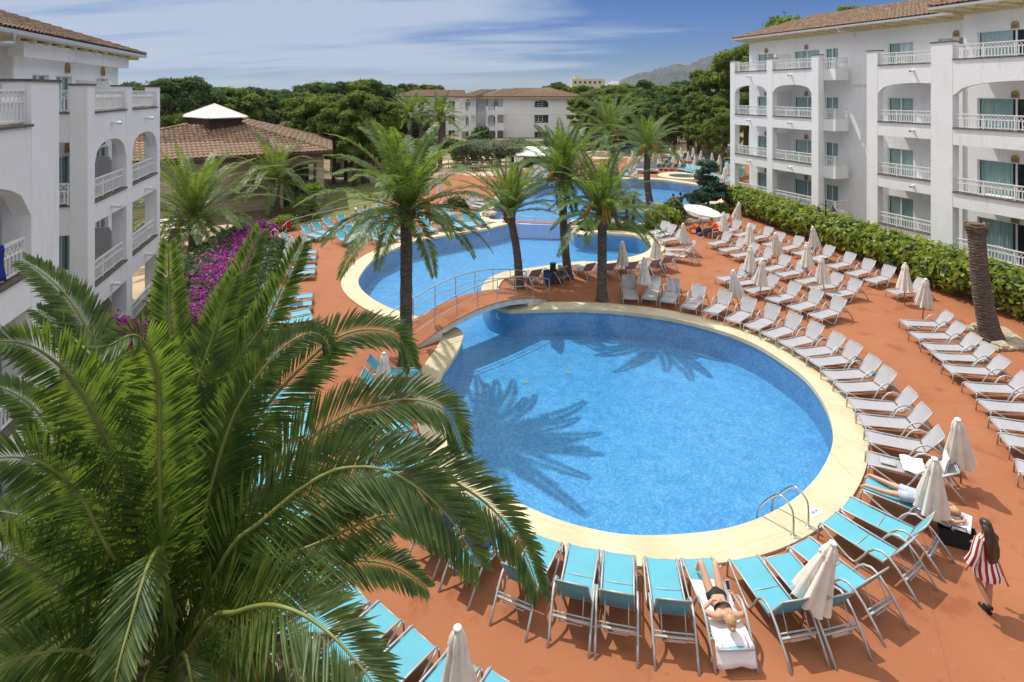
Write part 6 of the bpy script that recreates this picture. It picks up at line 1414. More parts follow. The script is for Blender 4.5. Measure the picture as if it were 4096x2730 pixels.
def sunbather_shorts():
    d=(MK-MF); rz=math.atan2(d.y,d.x)-R(90)
    J=dict(pel=(0,.92,.50),chest=(0,1.33,.50),neck=(0,1.52,.51),head=(.02,1.65,.52),shL=(-.19,1.46,.49),shR=(.19,1.46,.49),elL=(-.33,1.62,.42),wrL=(-.12,1.79,.43),haL=(-.04,1.80,.44),elR=(.33,1.66,.44),wrR=(.14,1.84,.45),haR=(.06,1.85,.45),
      hiL=(-.10,.86,.49),knL=(-.23,.46,.43),anL=(-.31,.04,.42),toL=(-.33,-.06,.28),hiR=(.10,.86,.49),knR=(.16,.45,.44),anR=(.20,.05,.43),toR=(.21,-.05,.36))
    t,HP=figure('fair haired sunbather in pale denim shorts lying face down with arms overhead',(MF.x,MF.y,0),rz,J,skin,blond,'short',None,(-1,.1,-.25),tilt=(0,1,0))
    sleeve(t,'shorts',denim,[(0,1.03,.50),(0,.96,.50),(0,.86,.49)],[(.165,.13),(.185,.14),(.20,.135)],14)
    for sx,S in ((-1,'L'),(1,'R')): a=Vector(J['hi'+S]);b=Vector(J['kn'+S]); sleeve(t,'shorts_leg',denim,[a,a.lerp(b,.22),a.lerp(b,.42)],[.108,.103,.105],12)
    tw=thing('towel','white and navy towel under the sunbather in pale shorts','towel',(MF.x,MF.y,0),math.atan2(d.y,d.x)); m=MB(); n=9
    m.loft([[(x,-.33+.66*k/8+.02*math.sin(x*7),.378+(.0 if 0<k<8 else -.05)+.008*math.sin(x*11+k)) for k in range(n)] for x in [1.0+.08*i for i in range(13)]],False,False); o=m.build('cloth',towelW,tw,smooth=True); md=o.modifiers.new('thick','SOLIDIFY'); md.thickness=.012
    m=MB(); m.loft([[(x,-.29+.58*k/8,.39+.004*math.sin(k*2+x*9)) for k in range(n)] for x in [.98+.06*i for i in range(6)]],False,False); m.build('stripe',towelB,tw)
sunbather_shorts()
def seated(label,loc,rz,top,legs,skinm,hairm,back=.0,hair='short',hat=None,knee=.45,group=None):
    """half reclining on a lounger; faces local -y"""
    J=dict(pel=(0,.12,.50),chest=(0,.33,.83),neck=(0,.42,1.0),head=(0,.42,1.13),shL=(-.17,.38,.93),shR=(.17,.38,.93),elL=(-.25,.20,.70),wrL=(-.10,-.02,.72),elR=(.25,.20,.70),wrR=(.10,-.02,.72),
      hiL=(-.09,.05,.48),knL=(-.12,-.35,.48+.35*knee),anL=(-.10,-.62,.44),toL=(-.10,-.76,.46),hiR=(.09,.05,.48),knR=(.12,-.37,.48+.25*knee),anR=(.11,-.72,.43),toR=(.11,-.86,.47))
    t,HP=figure(label,loc,rz,J,skinm,hairm,hair,group,(0,-1,-.2),hat=hat,hand=False)
    if top: sleeve(t,'shirt',top,[(0,.14,.52),(0,.22,.66),(0,.32,.82),(0,.39,.95)],[(.16,.13),(.155,.125),(.175,.13),(.11,.09)],14); [sleeve(t,'sleeve',top,[J['sh'+S],Vector(J['sh'+S]).lerp(Vector(J['el'+S]),.55)],[.075,.065],10) for S in 'LR']
    if legs: sleeve(t,'shorts',legs,[(0,.20,.50),(0,.08,.49),(0,-.0,.49)],[(.15,.12),(.175,.12),(.18,.11)],14); [sleeve(t,'shorts_leg',legs,[J['hi'+S],Vector(J['hi'+S]).lerp(Vector(J['kn'+S]),.5)],[.10,.09],10) for S in 'LR']
    return t
def onl(F,K): d=K-F; return math.atan2(d.y,d.x)-R(90)
ln=lambda F,K,s: F+(K-F).normalized()*s
p=ln(*P1,1.0); p.z=0; seated('woman in white sun hat reading on a turquoise lounger by the lagoon',p,onl(*P1),None,black,skin2,white,hat=white)
p=ln(*P2,1.0); p.z=0; seated('man in pale green shirt and sunglasses sitting on a turquoise lounger',p,onl(*P2),mat('pale_green_shirt',(.30,.50,.33),.8),mat('beige_shorts',(.5,.42,.3),.8),skin2,brunette)
blueT=mat('royal_blue_towel',(.015,.02,.42),.9)
for i,q in enumerate(B29):
    F=at('S',q[0],q[1],.36);K=at('S',q[2],q[3],.36); p=ln(F,K,1.0); p.z=0
    seated('person in royal blue, the %s one, lounging behind the fronds by the round pool'%('right' if i==0 else 'left'),p,onl(F,K),blueT,blueT,skin2,brunette)
def standing(label,loc,rz,top,legs,skinm,hairm,hat,pose,s=1.0,legl=.5):
    J=dict(pel=(0,0,.92),chest=(0,0,1.25),neck=(0,0,1.43),head=(0,-.03,1.57),shL=(-.18,0,1.36),shR=(.18,0,1.36),elL=(-.30,-.10,1.15),wrL=(-.20,-.25,1.30),elR=(.26,.0,1.10),wrR=(.20,-.22,1.10),hiL=(-.09,0,.88),knL=(-.10,-.02,.48),anL=(-.11,.02,.09),toL=(-.12,-.15,.03),hiR=(.09,0,.88),knR=(.10,-.03,.48),anR=(.11,.02,.09),toR=(.12,-.15,.03))
    J.update(pose); t,HP=figure(label,loc,rz,J,skinm,hairm,'short',None,(0,-1,0),hat=hat,hand=False); t.scale=(s,s,s)
    sleeve(t,'shirt',top,[(0,0,.86),(0,0,1.0),(0,0,1.2),(0,0,1.35),(0,0,1.42)],[(.17,.13),(.165,.125),(.18,.13),(.16,.11),(.08,.07)],14)
    for S in 'LR': a=Vector(J['sh'+S]);b=Vector(J['el'+S]); sleeve(t,'sleeve',top,[a,a.lerp(b,.65)],[.08,.07],10)
    sleeve(t,'shorts',legs,[(0,0,.98),(0,0,.90),(0,0,.82)],[(.16,.125),(.175,.13),(.18,.125)],14)
    for S in 'LR': a=Vector(J['hi'+S]);b=Vector(J['kn'+S]); sleeve(t,'shorts_leg',legs,[a,a.lerp(b,legl),a.lerp(b,legl*1.9)],[.105,.10,.095],12)
    for S in 'LR': an=Vector(J['an'+S]);to=Vector(J['to'+S]); m=MB(); m.tube([an+Vector((0,.03,-.05)),to],[.04,.035],8); m.build('shoe',mat('blue_shoe',(.02,.12,.5),.6),t,smooth=True)
    return t
g1=at('I',1195,1075); standing('woman in red shirt, dark shorts and cap lifting a camera by the upper pool',(g1.x,g1.y,0),R(170),redM,navy,skin2,brunette,black,dict(elL=(-.25,-.18,1.20),wrL=(-.06,-.22,1.50),elR=(.26,-.1,1.15),wrR=(.10,-.24,1.42)),.93,.35)
m=MB(); bt=thing('shoulder_bag','straw coloured beach bag hanging from the woman in red','bag',(g1.x-.28,g1.y-.12,0)); m.lathe([(.12,.62),(.17,.68),(.16,.85),(.13,.95)],(0,0,0),10); m.build('pouch',mat('straw',(.45,.33,.16),.9),bt); m=MB(); m.tube([(-.1,0,.93),(.08,.02,1.2),(.2,.03,1.32),(.22,.1,1.1),(.1,.05,.93)],.012,5); m.build('strap',mat('straw',(.45,.33,.16),.9),bt)
g2=at('I',1300,1088); standing('man in dark shirt, patterned shorts and black cap raising his hand by the pool',(g2.x,g2.y,0),R(200),mat('charcoal_shirt',(.05,.05,.065),.8),mat('patterned_shorts',(.03,.04,.06),.8,col2=(.35,.36,.38),vscale=14),skin2,brunette,black,dict(elR=(.30,-.12,1.22),wrR=(.22,-.32,1.45)),1.03,.5)
bt=thing('shoulder_bag','beige sling bag carried at the hip of the man in black','bag',(g2.x-.22,g2.y-.16,0)); m=MB(); vs,fs=ell((0,0,1.05),1,9,6,(.13,.12,.19)); m.add(vs,fs); m.build('pouch',mat('canvas_bag',(.35,.28,.18),.9),bt,smooth=True); m=MB(); m.tube([(0,0,1.2),(.14,.1,1.45),(.25,.2,1.48)],.014,5); m.build('strap',blackm,bt)
# lifeguard at his table under the open umbrella
gl=at('I',1745,1395)
J=dict(pel=(0,.05,.50),chest=(0,.02,.86),neck=(0,-.04,1.03),head=(0,-.09,1.15),shL=(-.19,0,.96),shR=(.19,0,.96),elL=(-.24,-.18,.74),wrL=(-.12,-.38,.76),elR=(.24,-.18,.74),wrR=(.12,-.38,.76),hiL=(-.10,0,.48),knL=(-.13,-.44,.50),anL=(-.13,-.50,.09),toL=(-.13,-.66,.03),hiR=(.10,0,.48),knR=(.13,-.46,.50),anR=(.15,-.62,.09),toR=(.15,-.78,.03))
t,HP=figure('lifeguard in orange shirt and dark trousers sitting at a round table',(gl.x,gl.y,0),R(-80),J,skin2,brunette,'short',None,(0,-1,-.5),hand=False)
sleeve(t,'shirt',orange,[(0,.06,.46),(0,.05,.62),(0,.03,.82),(0,0,.97),(0,-.03,1.03)],[(.19,.15),(.18,.14),(.20,.14),(.16,.11),(.08,.07)],14)
for S in 'LR':
    sleeve(t,'sleeve',orange,[J['sh'+S],Vector(J['sh'+S]).lerp(Vector(J['el'+S]),.7)],[.085,.075],10); a,b,c=Vector(J['hi'+S]),Vector(J['kn'+S]),Vector(J['an'+S]); sleeve(t,'trouser_leg',navy,[a,a.lerp(b,.5),b,b.lerp(c,.3),c],[.105,.095,.08,.075,.065],10)
c=copy_tree(cb); c.location=(gl.x+.05,gl.y-.02,0); c.rotation_euler=(0,0,R(-80)); c['label']='white plastic chair under the lifeguard in orange'; c['group']='white plastic chairs'
jk=thing('jacket','orange jacket hanging over the back of the lifeguard chair','jacket',(gl.x-.32+.66,gl.y-.05,0),R(-80)); m=MB(); m.loft([[(x,.02+.03*math.sin(x*14+z*3),z) for x in [-.26+.052*i for i in range(11)]] for z in (.86,.75,.6,.45,.3,.14)],False,False); m.loft([[(x,-.05,z) for x in [-.26+.052*i for i in range(11)]] for z in (.86,.7,.5)],False,False); o=m.build('cloth',orange,jk,smooth=True); md=o.modifiers.new('thick','SOLIDIFY'); md.thickness=.03
tb=at('I',1650,1290); t=thing('round_table','white round plastic table beside the lifeguard','table',(tb.x,tb.y,0)); m=MB(); m.lathe([(.5,.70),(.52,.715),(.5,.73)],(0,0,0),24); m.build('table_top',white,t)
for i in range(4): a=i*1.57+.7; m=MB(); m.beam((math.cos(a)*.2,math.sin(a)*.2,.70),(math.cos(a)*.42,math.sin(a)*.42,0),.05,.05); m.build('leg',white,t)
tk=at('I',1487,1345); t=thing('equipment_case','orange emergency case standing by the umbrella foot','case',(tk.x,tk.y,0),R(-25)); m=MB(); m.box(-.28,.28,-.12,.12,.02,.46); m.build('shell',orange,t); m=MB(); m.tube([(-.1,0,.46),(-.1,0,.53),(.1,0,.53),(.1,0,.46)],.018,6); m.build('handle',orange,t)
m=MB(); m.box(-.16,.12,-.128,-.121,.12,.30); m.build('label_plate',white,t)
p=at('I',1545,1350); t=thing('bag','black backpack leaning beside the orange case','bag',(p.x,p.y,0),.3); m=MB(); vs,fs=ell((0,0,.24),1,9,6,(.22,.17,.26)); m.add(vs,fs); m.build('body',black,t,smooth=True); m=MB(); m.tube([(-.08,0,.46),(0,0,.54),(.08,0,.46)],.015,5); m.build('handle',blackm,t)
p=at('I',1540,1362); t=thing('bag','small blue bag on the ground by the black backpack','bag',(p.x+.05,p.y-.22,0),.1); m=MB(); m.lathe([(.10,0),(.15,.05),(.14,.18),(.06,.24)],(0,0,0),10); m.build('body',mat('blue_nylon',(.02,.10,.42),.6),t,smooth=True)
# big open white umbrella
ub=at('I',1540,1330); t=thing('parasol','large open white parasol tilted over the lifeguard table','umbrella',(ub.x,ub.y,0)); hub_=atd('I',1620,965,ub.y+.1)-Vector((ub.x,ub.y,0)); cv=mat('white_canvas',(.80,.79,.74),.8,transl=.1)
nrm=Vector((.16,-.10,1)).normalized(); e1=nrm.orthogonal().normalized(); e2=nrm.cross(e1); m=MB(); R1=1.28; rim=[hub_-nrm*.30+(e1*math.cos(math.pi*k/4+.3)+e2*math.sin(math.pi*k/4+.3))*R1 for k in range(8)]
md_=[hub_-nrm*.10+(e1*math.cos(math.pi*k/4+.3)+e2*math.sin(math.pi*k/4+.3))*R1*.5 for k in range(8)]
lo=[p-nrm*.13 for p in rim]
m.add([hub_]+md_+rim+lo,[(0,1+k,1+(k+1)%8) for k in range(8)]+[(1+k,9+k,9+(k+1)%8,1+(k+1)%8) for k in range(8)]+[(9+k,17+k,17+(k+1)%8,9+(k+1)%8) for k in range(8)]); m.build('canopy',cv,t)
m=MB(); 
for k in range(8): m.tube([hub_-nrm*.05,rim[k]-nrm*.03],.012,4)
m.build('ribs',alu,t); m=MB(); m.tube([(0,0,0),hub_+nrm*.06],.028,8); m.build('pole',woodp,t,smooth=True); m=MB(); m.lathe([(.3,0),(.3,.08),(.06,.1),(.05,.35)],(0,0,0),14); m.build('base',rock,t)
# ---------------------------------------------------------------- small things near the camera
o=thing('laptop','closed silver laptop lying on the grey lounger seat','laptop',tuple(ln(*LAP,.42))[:2]+(.365,),onl(*LAP)); m=MB(); m.box(-.11,.11,-.16,.16,0,.018); m.build('body',mat('silver',(.62,.62,.63),.3,.6),o); m=MB(); m.lathe([(.018,.0185),(.016,.0195),(.001,.02)],(0,0,0),12); m.build('emblem',white,o)
for i,(s0,lb,dy) in enumerate(((.95,'crumpled white towel on the seat of the laptop lounger',0),(1.42,'white towel hung over the raised back of the laptop lounger',.0))):
    p=ln(*LAP,s0); d=LAP[1]-LAP[0]; t=thing('towel',lb,'towel',(p.x,p.y,0),math.atan2(d.y,d.x)); m=MB()
    if i==0: m.loft([[(x,-.33+.66*k/10,.40+.05*abs(math.sin(x*9+k*.9))+.03*math.sin(k*2.1)) for k in range(11)] for x in [-.25+.06*j for j in range(9)]],False,False)
    else: m.loft([[(.02*j*(1 if j<5 else -1)+(.0 if j<5 else .2)+.1,-.2+.4*k/10+.02*math.sin(j+k),(.50+.09*j if j<5 else .90-.10*(j-5))+.02*math.sin(k*1.7)) for k in range(11)] for j in range(11)],False,False)
    o=m.build('cloth',towelW,t,smooth=True); md=o.modifiers.new('thick','SOLIDIFY'); md.thickness=.012
p=at('C',1475,590); t=thing('tote_bag','open black fabric tote bag on the ground by the walking woman','bag',(p.x,p.y,0),R(-25)); m=MB(); A=[(-.29,-.10),(.29,-.10),(.29,.10),(-.29,.10)]; B_=[(-.33,-.13),(.33,-.13),(.33,.13),(-.33,.13)]
m.loft([[(x,y,.0) for x,y in A],[(x,y,.36) for x,y in B_]],False); m.add([(x,y,.01) for x,y in A],[(0,1,2,3)]); m.build('body',black,t)
for y in (-.12,.12): m=MB(); m.tube([(-.15,y,.35),(-.12,y*1.5,.50),(.12,y*1.5,.50),(.15,y,.35)],.012,5); m.build('handle',blackm,t)
# depth marker 1,50 M
p=at('C',455,358,.06); d_=at('C',495,335,.06)-at('C',420,370,.06); t=thing('depth_marker','small white and blue depth plate reading 1,50 M set on the coping','sign',(p.x,p.y,.057),math.atan2(d_.y,d_.x)); m=MB(); m.box(-.16,.16,-.105,.105,0,.008); m.build('plate',mat('pale_blue_enamel',(.62,.74,.80),.4),t)
def lettering(txt,size,par,loc,m,name='lettering'):
    cu=bpy.data.curves.new('txt','FONT'); cu.body=txt; cu.size=size; cu.extrude=.002; cu.align_x='CENTER'; cu.align_y='CENTER'; to=bpy.data.objects.new('txt',cu); C.objects.link(to); bpy.context.view_layer.update()
    me=bpy.data.meshes.new_from_object(to.evaluated_get(bpy.context.evaluated_depsgraph_get())); bpy.data.objects.remove(to); me.materials.clear(); me.materials.append(m); o=link(name,me,par,False); o.location=loc; return o
lettering('1,50 M',.10,t,(0,0,.0105),blackm)
p=at('H',880,650,.06); t=thing('depth_marker','small white tile on the left coping of the middle pool','sign',(p.x,p.y,.057),.4); m=MB(); m.box(-.18,.18,-.1,.1,0,.006); m.build('plate',white,t)
# ladders
def ladder(lb,a,b,inn,h=.75,steps=True,z0=.055):
    """a,b: feet of the two rails on the coping; inn: unit vector to the water"""
    t=thing('pool_ladder',lb,'pool ladder',((a.x+b.x)/2,(a.y+b.y)/2,0),0,'steel pool ladders',w=True)
    for q in (a,b):
        m=MB(); i=Vector((inn[0],inn[1],0)).normalized(); P=[q+Vector((0,0,z0)),q+Vector((0,0,.50)),q+i*.06+Vector((0,0,.66)),q+i*.20+Vector((0,0,.76)),q+i*.36+Vector((0,0,.74)),q+i*.62+Vector((0,0,.45)),q+i*.80+Vector((0,0,.15)),q+i*.84+Vector((0,0,-.2)),q+i*.84+Vector((0,0,-.9))]; m.tube(catmull3(P,3),.022,8); m.build('rail',steel,t,smooth=True)
        m=MB(); m.lathe([(.06,z0),(.06,z0+.015),(.03,z0+.03)],(q.x,q.y,0),12); m.build('flange',steel,t)
    if steps:
        for k in range(3): i=Vector((inn[0],inn[1],0)).normalized(); m=MB(); m.beam(a+i*.84+Vector((0,0,-.2-.25*k)),b+i*.84+Vector((0,0,-.2-.25*k)),.05,.03); m.build('step',steel,t)
a=at('C',308,548);b=at('C',405,488); i=(at('C',110,420)-a); ladder('steel ladder with two arched rails at the near right rim of the round pool',a,a+(b-a).normalized()*.52,i)
a=at('H',1005,555);b=at('H',1060,515); ladder('steel ladder at the left rim of the middle pool',a,a+(b-a).normalized()*.5,at('H',1110,560)-a)
a=at('T',690,455);b=at('T',715,420); i=at('T',580,470)-a; ladder('steel ladder at the right tip of the middle pool',at('T',672,462),at('T',672,462)+Vector((.1,.5,0)),(-1,.1))
a=at('I',940,1075);b=at('I',990,1040); ladder('steel ladder at the end of the upper pool bay',a,a+(b-a).normalized()*.5,(-1,-.25))
# footbridge
def bridge():
    m_=lambda c,x,y:at(c,x,y)
    L1=at('U',1210,930);L2=at('U',1265,1090); R1_=at('U',2190,690)
    nearA=at('U',1270,1085); nearB=at('U',2352,690); farA=at('U',1265,850); farB=at('U',2090,560)
    ax=(nearB-nearA); ax.z=0; Ln=ax.length; ax.normalize(); sd=Vector((-ax.y,ax.x,0)); W_=1.55
    t=thing('footbridge','low arched concrete footbridge with terracotta deck crossing the pool channel','bridge',(nearA.x,nearA.y,0),math.atan2(ax.y,ax.x))
    n=24; H_=lambda s: .02+.72*math.sin(math.pi*min(1,max(0,s)))**.85
    def under(s): return H_(s)-.16-.16*abs(2*s-1)**2
    top=[];m=MB();d=MB()
    for i in range(n+1):
        s=i/n; x=Ln*s; z=H_(s); zu=max(-.25 if not(.17<s<.83) else .1,z-.26) if .17<s<.83 else -.03
        top.append((x,z,zu))
    for i in range(n):
        (x0,z0,u0),(x1,z1,u1)=top[i],top[i+1]; 
        if abs(u1-u0)>.15: u0=u1=max(u0,u1) if .17<(i+.5)/n<.83 else min(u0,u1)
        m.add([(x0,0,u0),(x1,0,u1),(x1,0,z1-.03),(x0,0,z0-.03),(x0,W_,u0),(x1,W_,u1),(x1,W_,z1-.03),(x0,W_,z0-.03)],[(0,1,2,3),(4,5,6,7),(0,1,5,4),(3,2,6,7)])
        d.add([(x0,-.03,z0-.03),(x1,-.03,z1-.03),(x1,-.03,z1),(x0,-.03,z0),(x0,W_+.03,z0-.03),(x1,W_+.03,z1-.03),(x1,W_+.03,z1),(x0,W_+.03,z0)],[(0,1,2,3),(4,5,6,7),(3,2,6,7),(0,1,5,4)])
    for s in (.17,.83): x=Ln*s; m.box(x-.12,x+.12,.003,W_-.003,-.6,H_(s)-.1)
    m.build('span',mat('painted_concrete',(.58,.56,.50),.85,var=.12,vscale=3),t); d.build('deck',deckM,t)
    for y in (.04,W_-.04):
        r=MB(); pts=[(Ln*s,y,H_(s)+.92) for s in [i/20 for i in range(21)]]; r.tube(pts,.022,8); r2=[(Ln*s,y,H_(s)+.50) for s in [i/20 for i in range(21)]]; r.tube(r2,.016,6); r.build('handrail',alu,t,smooth=True)
        for i in range(8): s=i/7; p=MB(); x=Ln*s*.999+.0; p.tube([(x,y,H_(s)),(x,y,H_(s)+.92)],.018,6); p.lathe([(.05,H_(s)),(.05,H_(s)+.015)],(x,y,0),8); p.build('post',alu,t)
bridge()
# rails: weir rail and lagoon fence
def pipe_fence(lb,pts,h,n,r=.022,mid=False):
    P=[Vector(p) for p in pts]; t=thing('metal_railing',lb,'railing',P[0],0,None,w=True); m=MB(); m.tube([p+Vector((0,0,h)) for p in P],r,6)
    if mid: m.tube([p+Vector((0,0,h*.5)) for p in P],r*.7,6)
    m.build('handrail',alu,t,smooth=True); seg=[0]
    for i in range(1,len(P)): seg.append(seg[-1]+(P[i]-P[i-1]).length)
    for k in range(n):
        s=seg[-1]*k/(n-1); i=max(1,next((j for j in range(1,len(P)) if seg[j]>=s-1e-6),len(P)-1)); p=P[i-1].lerp(P[i],(s-seg[i-1])/(seg[i]-seg[i-1])); m=MB(); m.tube([p,p+Vector((0,0,h))],r*.85,6); m.build('post',alu,t)
pipe_fence('single steel rail across the weir between the two pools',[at('V',20,1336),at('V',578,1362)],.48,3)
pipe_fence('curved steel railing between the turquoise loungers and the lagoon',[at('H',-60,470),at('H',0,400),at('H',60,372),at('H',250,318),at('H',480,262),at('H',700,212),at('H',1000,140),at('H',1350,70)],.95,11,mid=True)
p=at('H',-10,395); t=thing('red_towel','dark red towel hanging on the lagoon railing end','towel',(p.x,p.y,0),.5); m=MB(); m.loft([[(-.28+.056*k,.03*math.sin(k+z*5),z) for k in range(11)] for z in (.98,.85,.7,.55,.42)],False,False); o=m.build('cloth',redM,t,smooth=True); md=o.modifiers.new('thick','SOLIDIFY'); md.thickness=.02
p=at('U',195,290); t=thing('life_ring','orange and white life ring on a post near the left hedge','life ring',(p.x,p.y,0)); m=MB(); m.tube([(0,0,0),(0,0,1.3)],.03,6); m.build('post',white,t); m=MB(); m.tube([(.24*math.cos(a_*math.pi/8),-.06,.95+.24*math.sin(a_*math.pi/8)) for a_ in range(17)],.045,8,False); m.build('ring',mat('life_ring_orange',(.75,.42,.32),.6),t,smooth=True)
# litter bin and speaker box on the peninsula
p=at('U',2335,560); t=thing('litter_bin','round dark blue litter bin with fish print beside the footbridge','bin',(p.x,p.y,0)); m=MB(); m.lathe([(.20,0),(.22,.03),(.235,.6),(.25,.63)],(0,0,0),20,cap=False); m.build('drum',mat('blue_bin',(.015,.045,.16),.4,col2=(.05,.14,.36),vscale=9),t); m=MB(); m.lathe([(.22,.0),(.22,.02)],(0,0,.45),16); m.build('liner',dark,t)
p=at('Z',1278,650); t=thing('speaker_cabinet','dark wooden stand with a black speaker and a little screen by the tall palm','cabinet',(p.x,p.y,0),R(-10)); m=MB(); m.box(-.33,.33,-.2,.2,0,.62); m.build('box',mat('dark_slats',(.05,.035,.025),.7),t)
for k in range(5): m=MB(); m.box(-.31,.31,-.215,-.203,.05+.11*k,.13+.11*k); m.build('slat',mat('slat_wood',(.09,.06,.04),.7),t)
m=MB(); m.box(-.3,-.02,-.12,.12,.622,.98); m.build('speaker',blackm,t); m=MB(); m.box(.08,.30,-.05,.05,.622,.90); m.build('screen',white,t)
# street lamp in the hedge gap
p=at('J',1560,640); t=thing('street_lamp','black post lamp with two bell shades standing in the hedge gap','street lamp',(p.x+.25,p.y+.3,0)); m=MB(); m.lathe([(.09,0),(.07,.4),(.04,.45),(.035,2.7),(.05,2.75),(.02,2.95)],(0,0,0),10); m.build('post',blackm,t,smooth=True)
for s in (-1,1):
    m=MB(); m.tube([(0,0,2.5),(s*.25,0,2.68),(s*.42,0,2.6),(s*.45,0,2.45)],.018,6); m.build('arm',blackm,t); m=MB(); m.lathe([(.03,2.48),(.06,2.42),(.15,2.26),(.19,2.2)],(s*.45,0,0),14,cap=False); m.build('lamp_shade',blackm,t,smooth=True); m=MB(); m.add(*ell((s*.45,0,2.2),1,8,5,(.08,.08,.08))); m.build('globe',white,t,smooth=True)
# curved stone planter wall
pl=[at('V',*q) for q in ((1700,1345),(1650,1335),(1615,1315),(1608,1290),(1640,1265),(1720,1250))]; t=thing('planter_wall','low curved planter wall with cream cap and rubble stone face','wall',pl[0],0,None,w=True); q=catmull3(pl,4); m=MB(); c_=MB()
for i in range(len(q)-1): m.beam(q[i]+Vector((0,0,.17)),q[i+1]+Vector((0,0,.17)),.34,.34); c_.beam(q[i]+Vector((0,0,.39)),q[i+1]+Vector((0,0,.39)),.5,.09)
m.build('stone_face',rock,t); c_.build('cap',copM,t)
# pool lights and drains
for c,x,y,z_,lb in (('A',680,768,-.45,'round pool light on the far wall of the round pool'),('U',1955,808,-.3,'round pool light just under the footbridge'),('H',2205,370,-.3,'round light near the left tip of the middle pool'),('T',50,385,-.3,'round light on the wall below the turf island')):
    p=at(c,x,y,z_); t=thing('pool_light',lb,'pool light',p,0); t.rotation_euler=(R(75),0,0); m=MB(); m.lathe([(.16,0),(.16,.03),(.12,.04)],(0,0,0),18); m.build('rim',white,t); m=MB(); m.lathe([(.11,.041),(.1,.05)],(0,0,0),16); m.build('lens',mat('lens_blue',(.2,.45,.6),.2),t)
for c,x,y,lb in (('Z',1307,858,'drain in the round pool floor near the centre'),('Z',1207,880,'drain left of the centre one in the round pool'),('Z',1103,904,'drain at the edge of the frond shadow in the round pool'),('V',275,1460,'drain in the middle pool floor'),('V',400,1520,'drain in the middle pool by the bridge side')):
    p=at(c,x,y,-1.12); t=thing('pool_drain',lb,'drain',(p.x,p.y,-1.115)); m=MB(); m.lathe([(.10,0),(.10,.012),(.01,.013)],(0,0,0),14); m.build('grille',mat('drain_grey',(.22,.26,.24),.6),t)
p=at('G',1598,732,.0); t=thing('skimmer_opening','small white skimmer frame in the far rim of the upper pool','skimmer',(p.x,p.y,-.08)); m=MB(); m.box(-.3,.3,-.06,.0,-.12,.12); m.build('frame',white,t); m=MB(); m.box(-.22,.22,-.07,-.061,-.07,.07); m.build('slot',dark,t)
# ---------------------------------------------------------------- far side: wall, fence, slide, stage, cafe
A_=at('I',985,150);B_2=at('I',1830,245); t=thing('boundary_wall','low cream boundary wall behind the far umbrellas','wall',A_,0,None,w=True); m=MB(); m.beam(A_+Vector((0,0,.45)),B_2+Vector((0,0,.45)),.25,.9); m.build('wall',cream,t); m=MB(); m.beam(A_+Vector((0,0,.93)),B_2+Vector((0,0,.93)),.36,.06); m.build('cap',copM,t)
t=thing('mesh_fence','thin dark green post fence along the road behind the far terrace','fence',A_,0,None,w=True); wire=MB()
F0=at('I',880,112);F1=at('I',1850,232)
for i in range(10): p=F0.lerp(F1,i/9); m=MB(); m.beam(p+Vector((0,0,0)),p+Vector((0,0,2.6)),.09,.09); m.build('post',mat('green_post',(.02,.05,.03),.6),t)
for k in range(8): wire.beam(F0+Vector((0,0,.3+.32*k)),F1+Vector((0,0,.3+.32*k)),.012,.012)
wire.build('wires',mat('green_post',(.02,.05,.03),.6),t,kind='stuff')
p=at('I',640,205); t=thing('water_slide','blue plastic water slide into the children pool','slide',(p.x,p.y,0),R(20)); m=MB(); bl=mat('blue_plastic',(.03,.16,.55),.35)
R_=[]
for i in range(9): x=-2.2+.55*i; z=.15+.23*i*(1 if i<7 else 1)*.9; R_.append([(x,-.55,z+.35),(x,-.5,z),(x,.5,z),(x,.55,z+.35)])
m.loft(R_,False,False); m.build('chute',bl,t); m=MB(); m.box(2.2,3.3,-.8,.8,1.7,1.85); m.build('platform',bl,t)
for y in (-.7,.7):
    for x in (2.3,3.2): m=MB(); m.beam((x,y,0),(x,y,2.6),.1,.1); m.build('post',mat('wood_posts',(.22,.15,.09),.8),t)
p=at('I',935,225); t=thing('play_figure','big rounded pink and orange play sculpture by the slide','play sculpture',(p.x,p.y,0)); m=MB(); m.add(*ell((0,0,1.9),1,14,9,(1.25,.9,.95))); m.build('cap',mat('pink_plastic2',(.75,.36,.30),.5),t,smooth=True); m=MB(); m.add(*ell((-.9,-.1,.8),1,12,8,(.9,.7,.9))); m.add(*ell((.2,.1,.7),1,12,8,(1.0,.7,.8))); m.build('body',mat('orange_plastic',(.65,.19,.08),.5),t,smooth=True)
p=at('I',760,190); t=thing('play_tower','dark wooden play tower behind the slide','playground',(p.x,p.y+2,0)); wd=mat('wood_posts',(.22,.15,.09),.8)
for x in (-2.2,0,2.2,4.4):
    m=MB(); m.beam((x,0,0),(x,0,3.2),.2,.2); m.build('post',wd,t)
for k in range(7): m=MB(); m.box(-2.4,4.6,-.06,.06,1.9+.17*k,2.03+.17*k); m.build('plank',wd,t)
m=MB(); m.box(-2.5,4.7,-.1,2,3.2,3.3); m.build('roof_deck',wd,t); m=MB(); m.box(-2.1,4.3,.2,.3,0,1.9); m.build('back_panel',dark,t)
p=at('I',490,120); t=thing('mushroom_shower','green mushroom shaped water shower in the play area','play sculpture',(p.x,p.y,0)); m=MB(); m.lathe([(1.5,2.0),(1.4,2.3),(.9,2.7),(.1,2.85)],(0,0,0),16); m.build('cap',mat('green_plastic',(.06,.36,.22),.5),t,smooth=True); m=MB(); m.tube([(0,0,0),(0,0,2.2)],.2,8); m.build('stem',mat('green_plastic',(.06,.36,.22),.5),t)
t=thing('timber_fence','short timber rail fence left of the play tower','fence',at('I',430,100),0)
for i in range(5): m=MB(); m.beam((i*1.4,0,0),(i*1.4,0,1.5),.12,.12); m.build('post',wd,t)
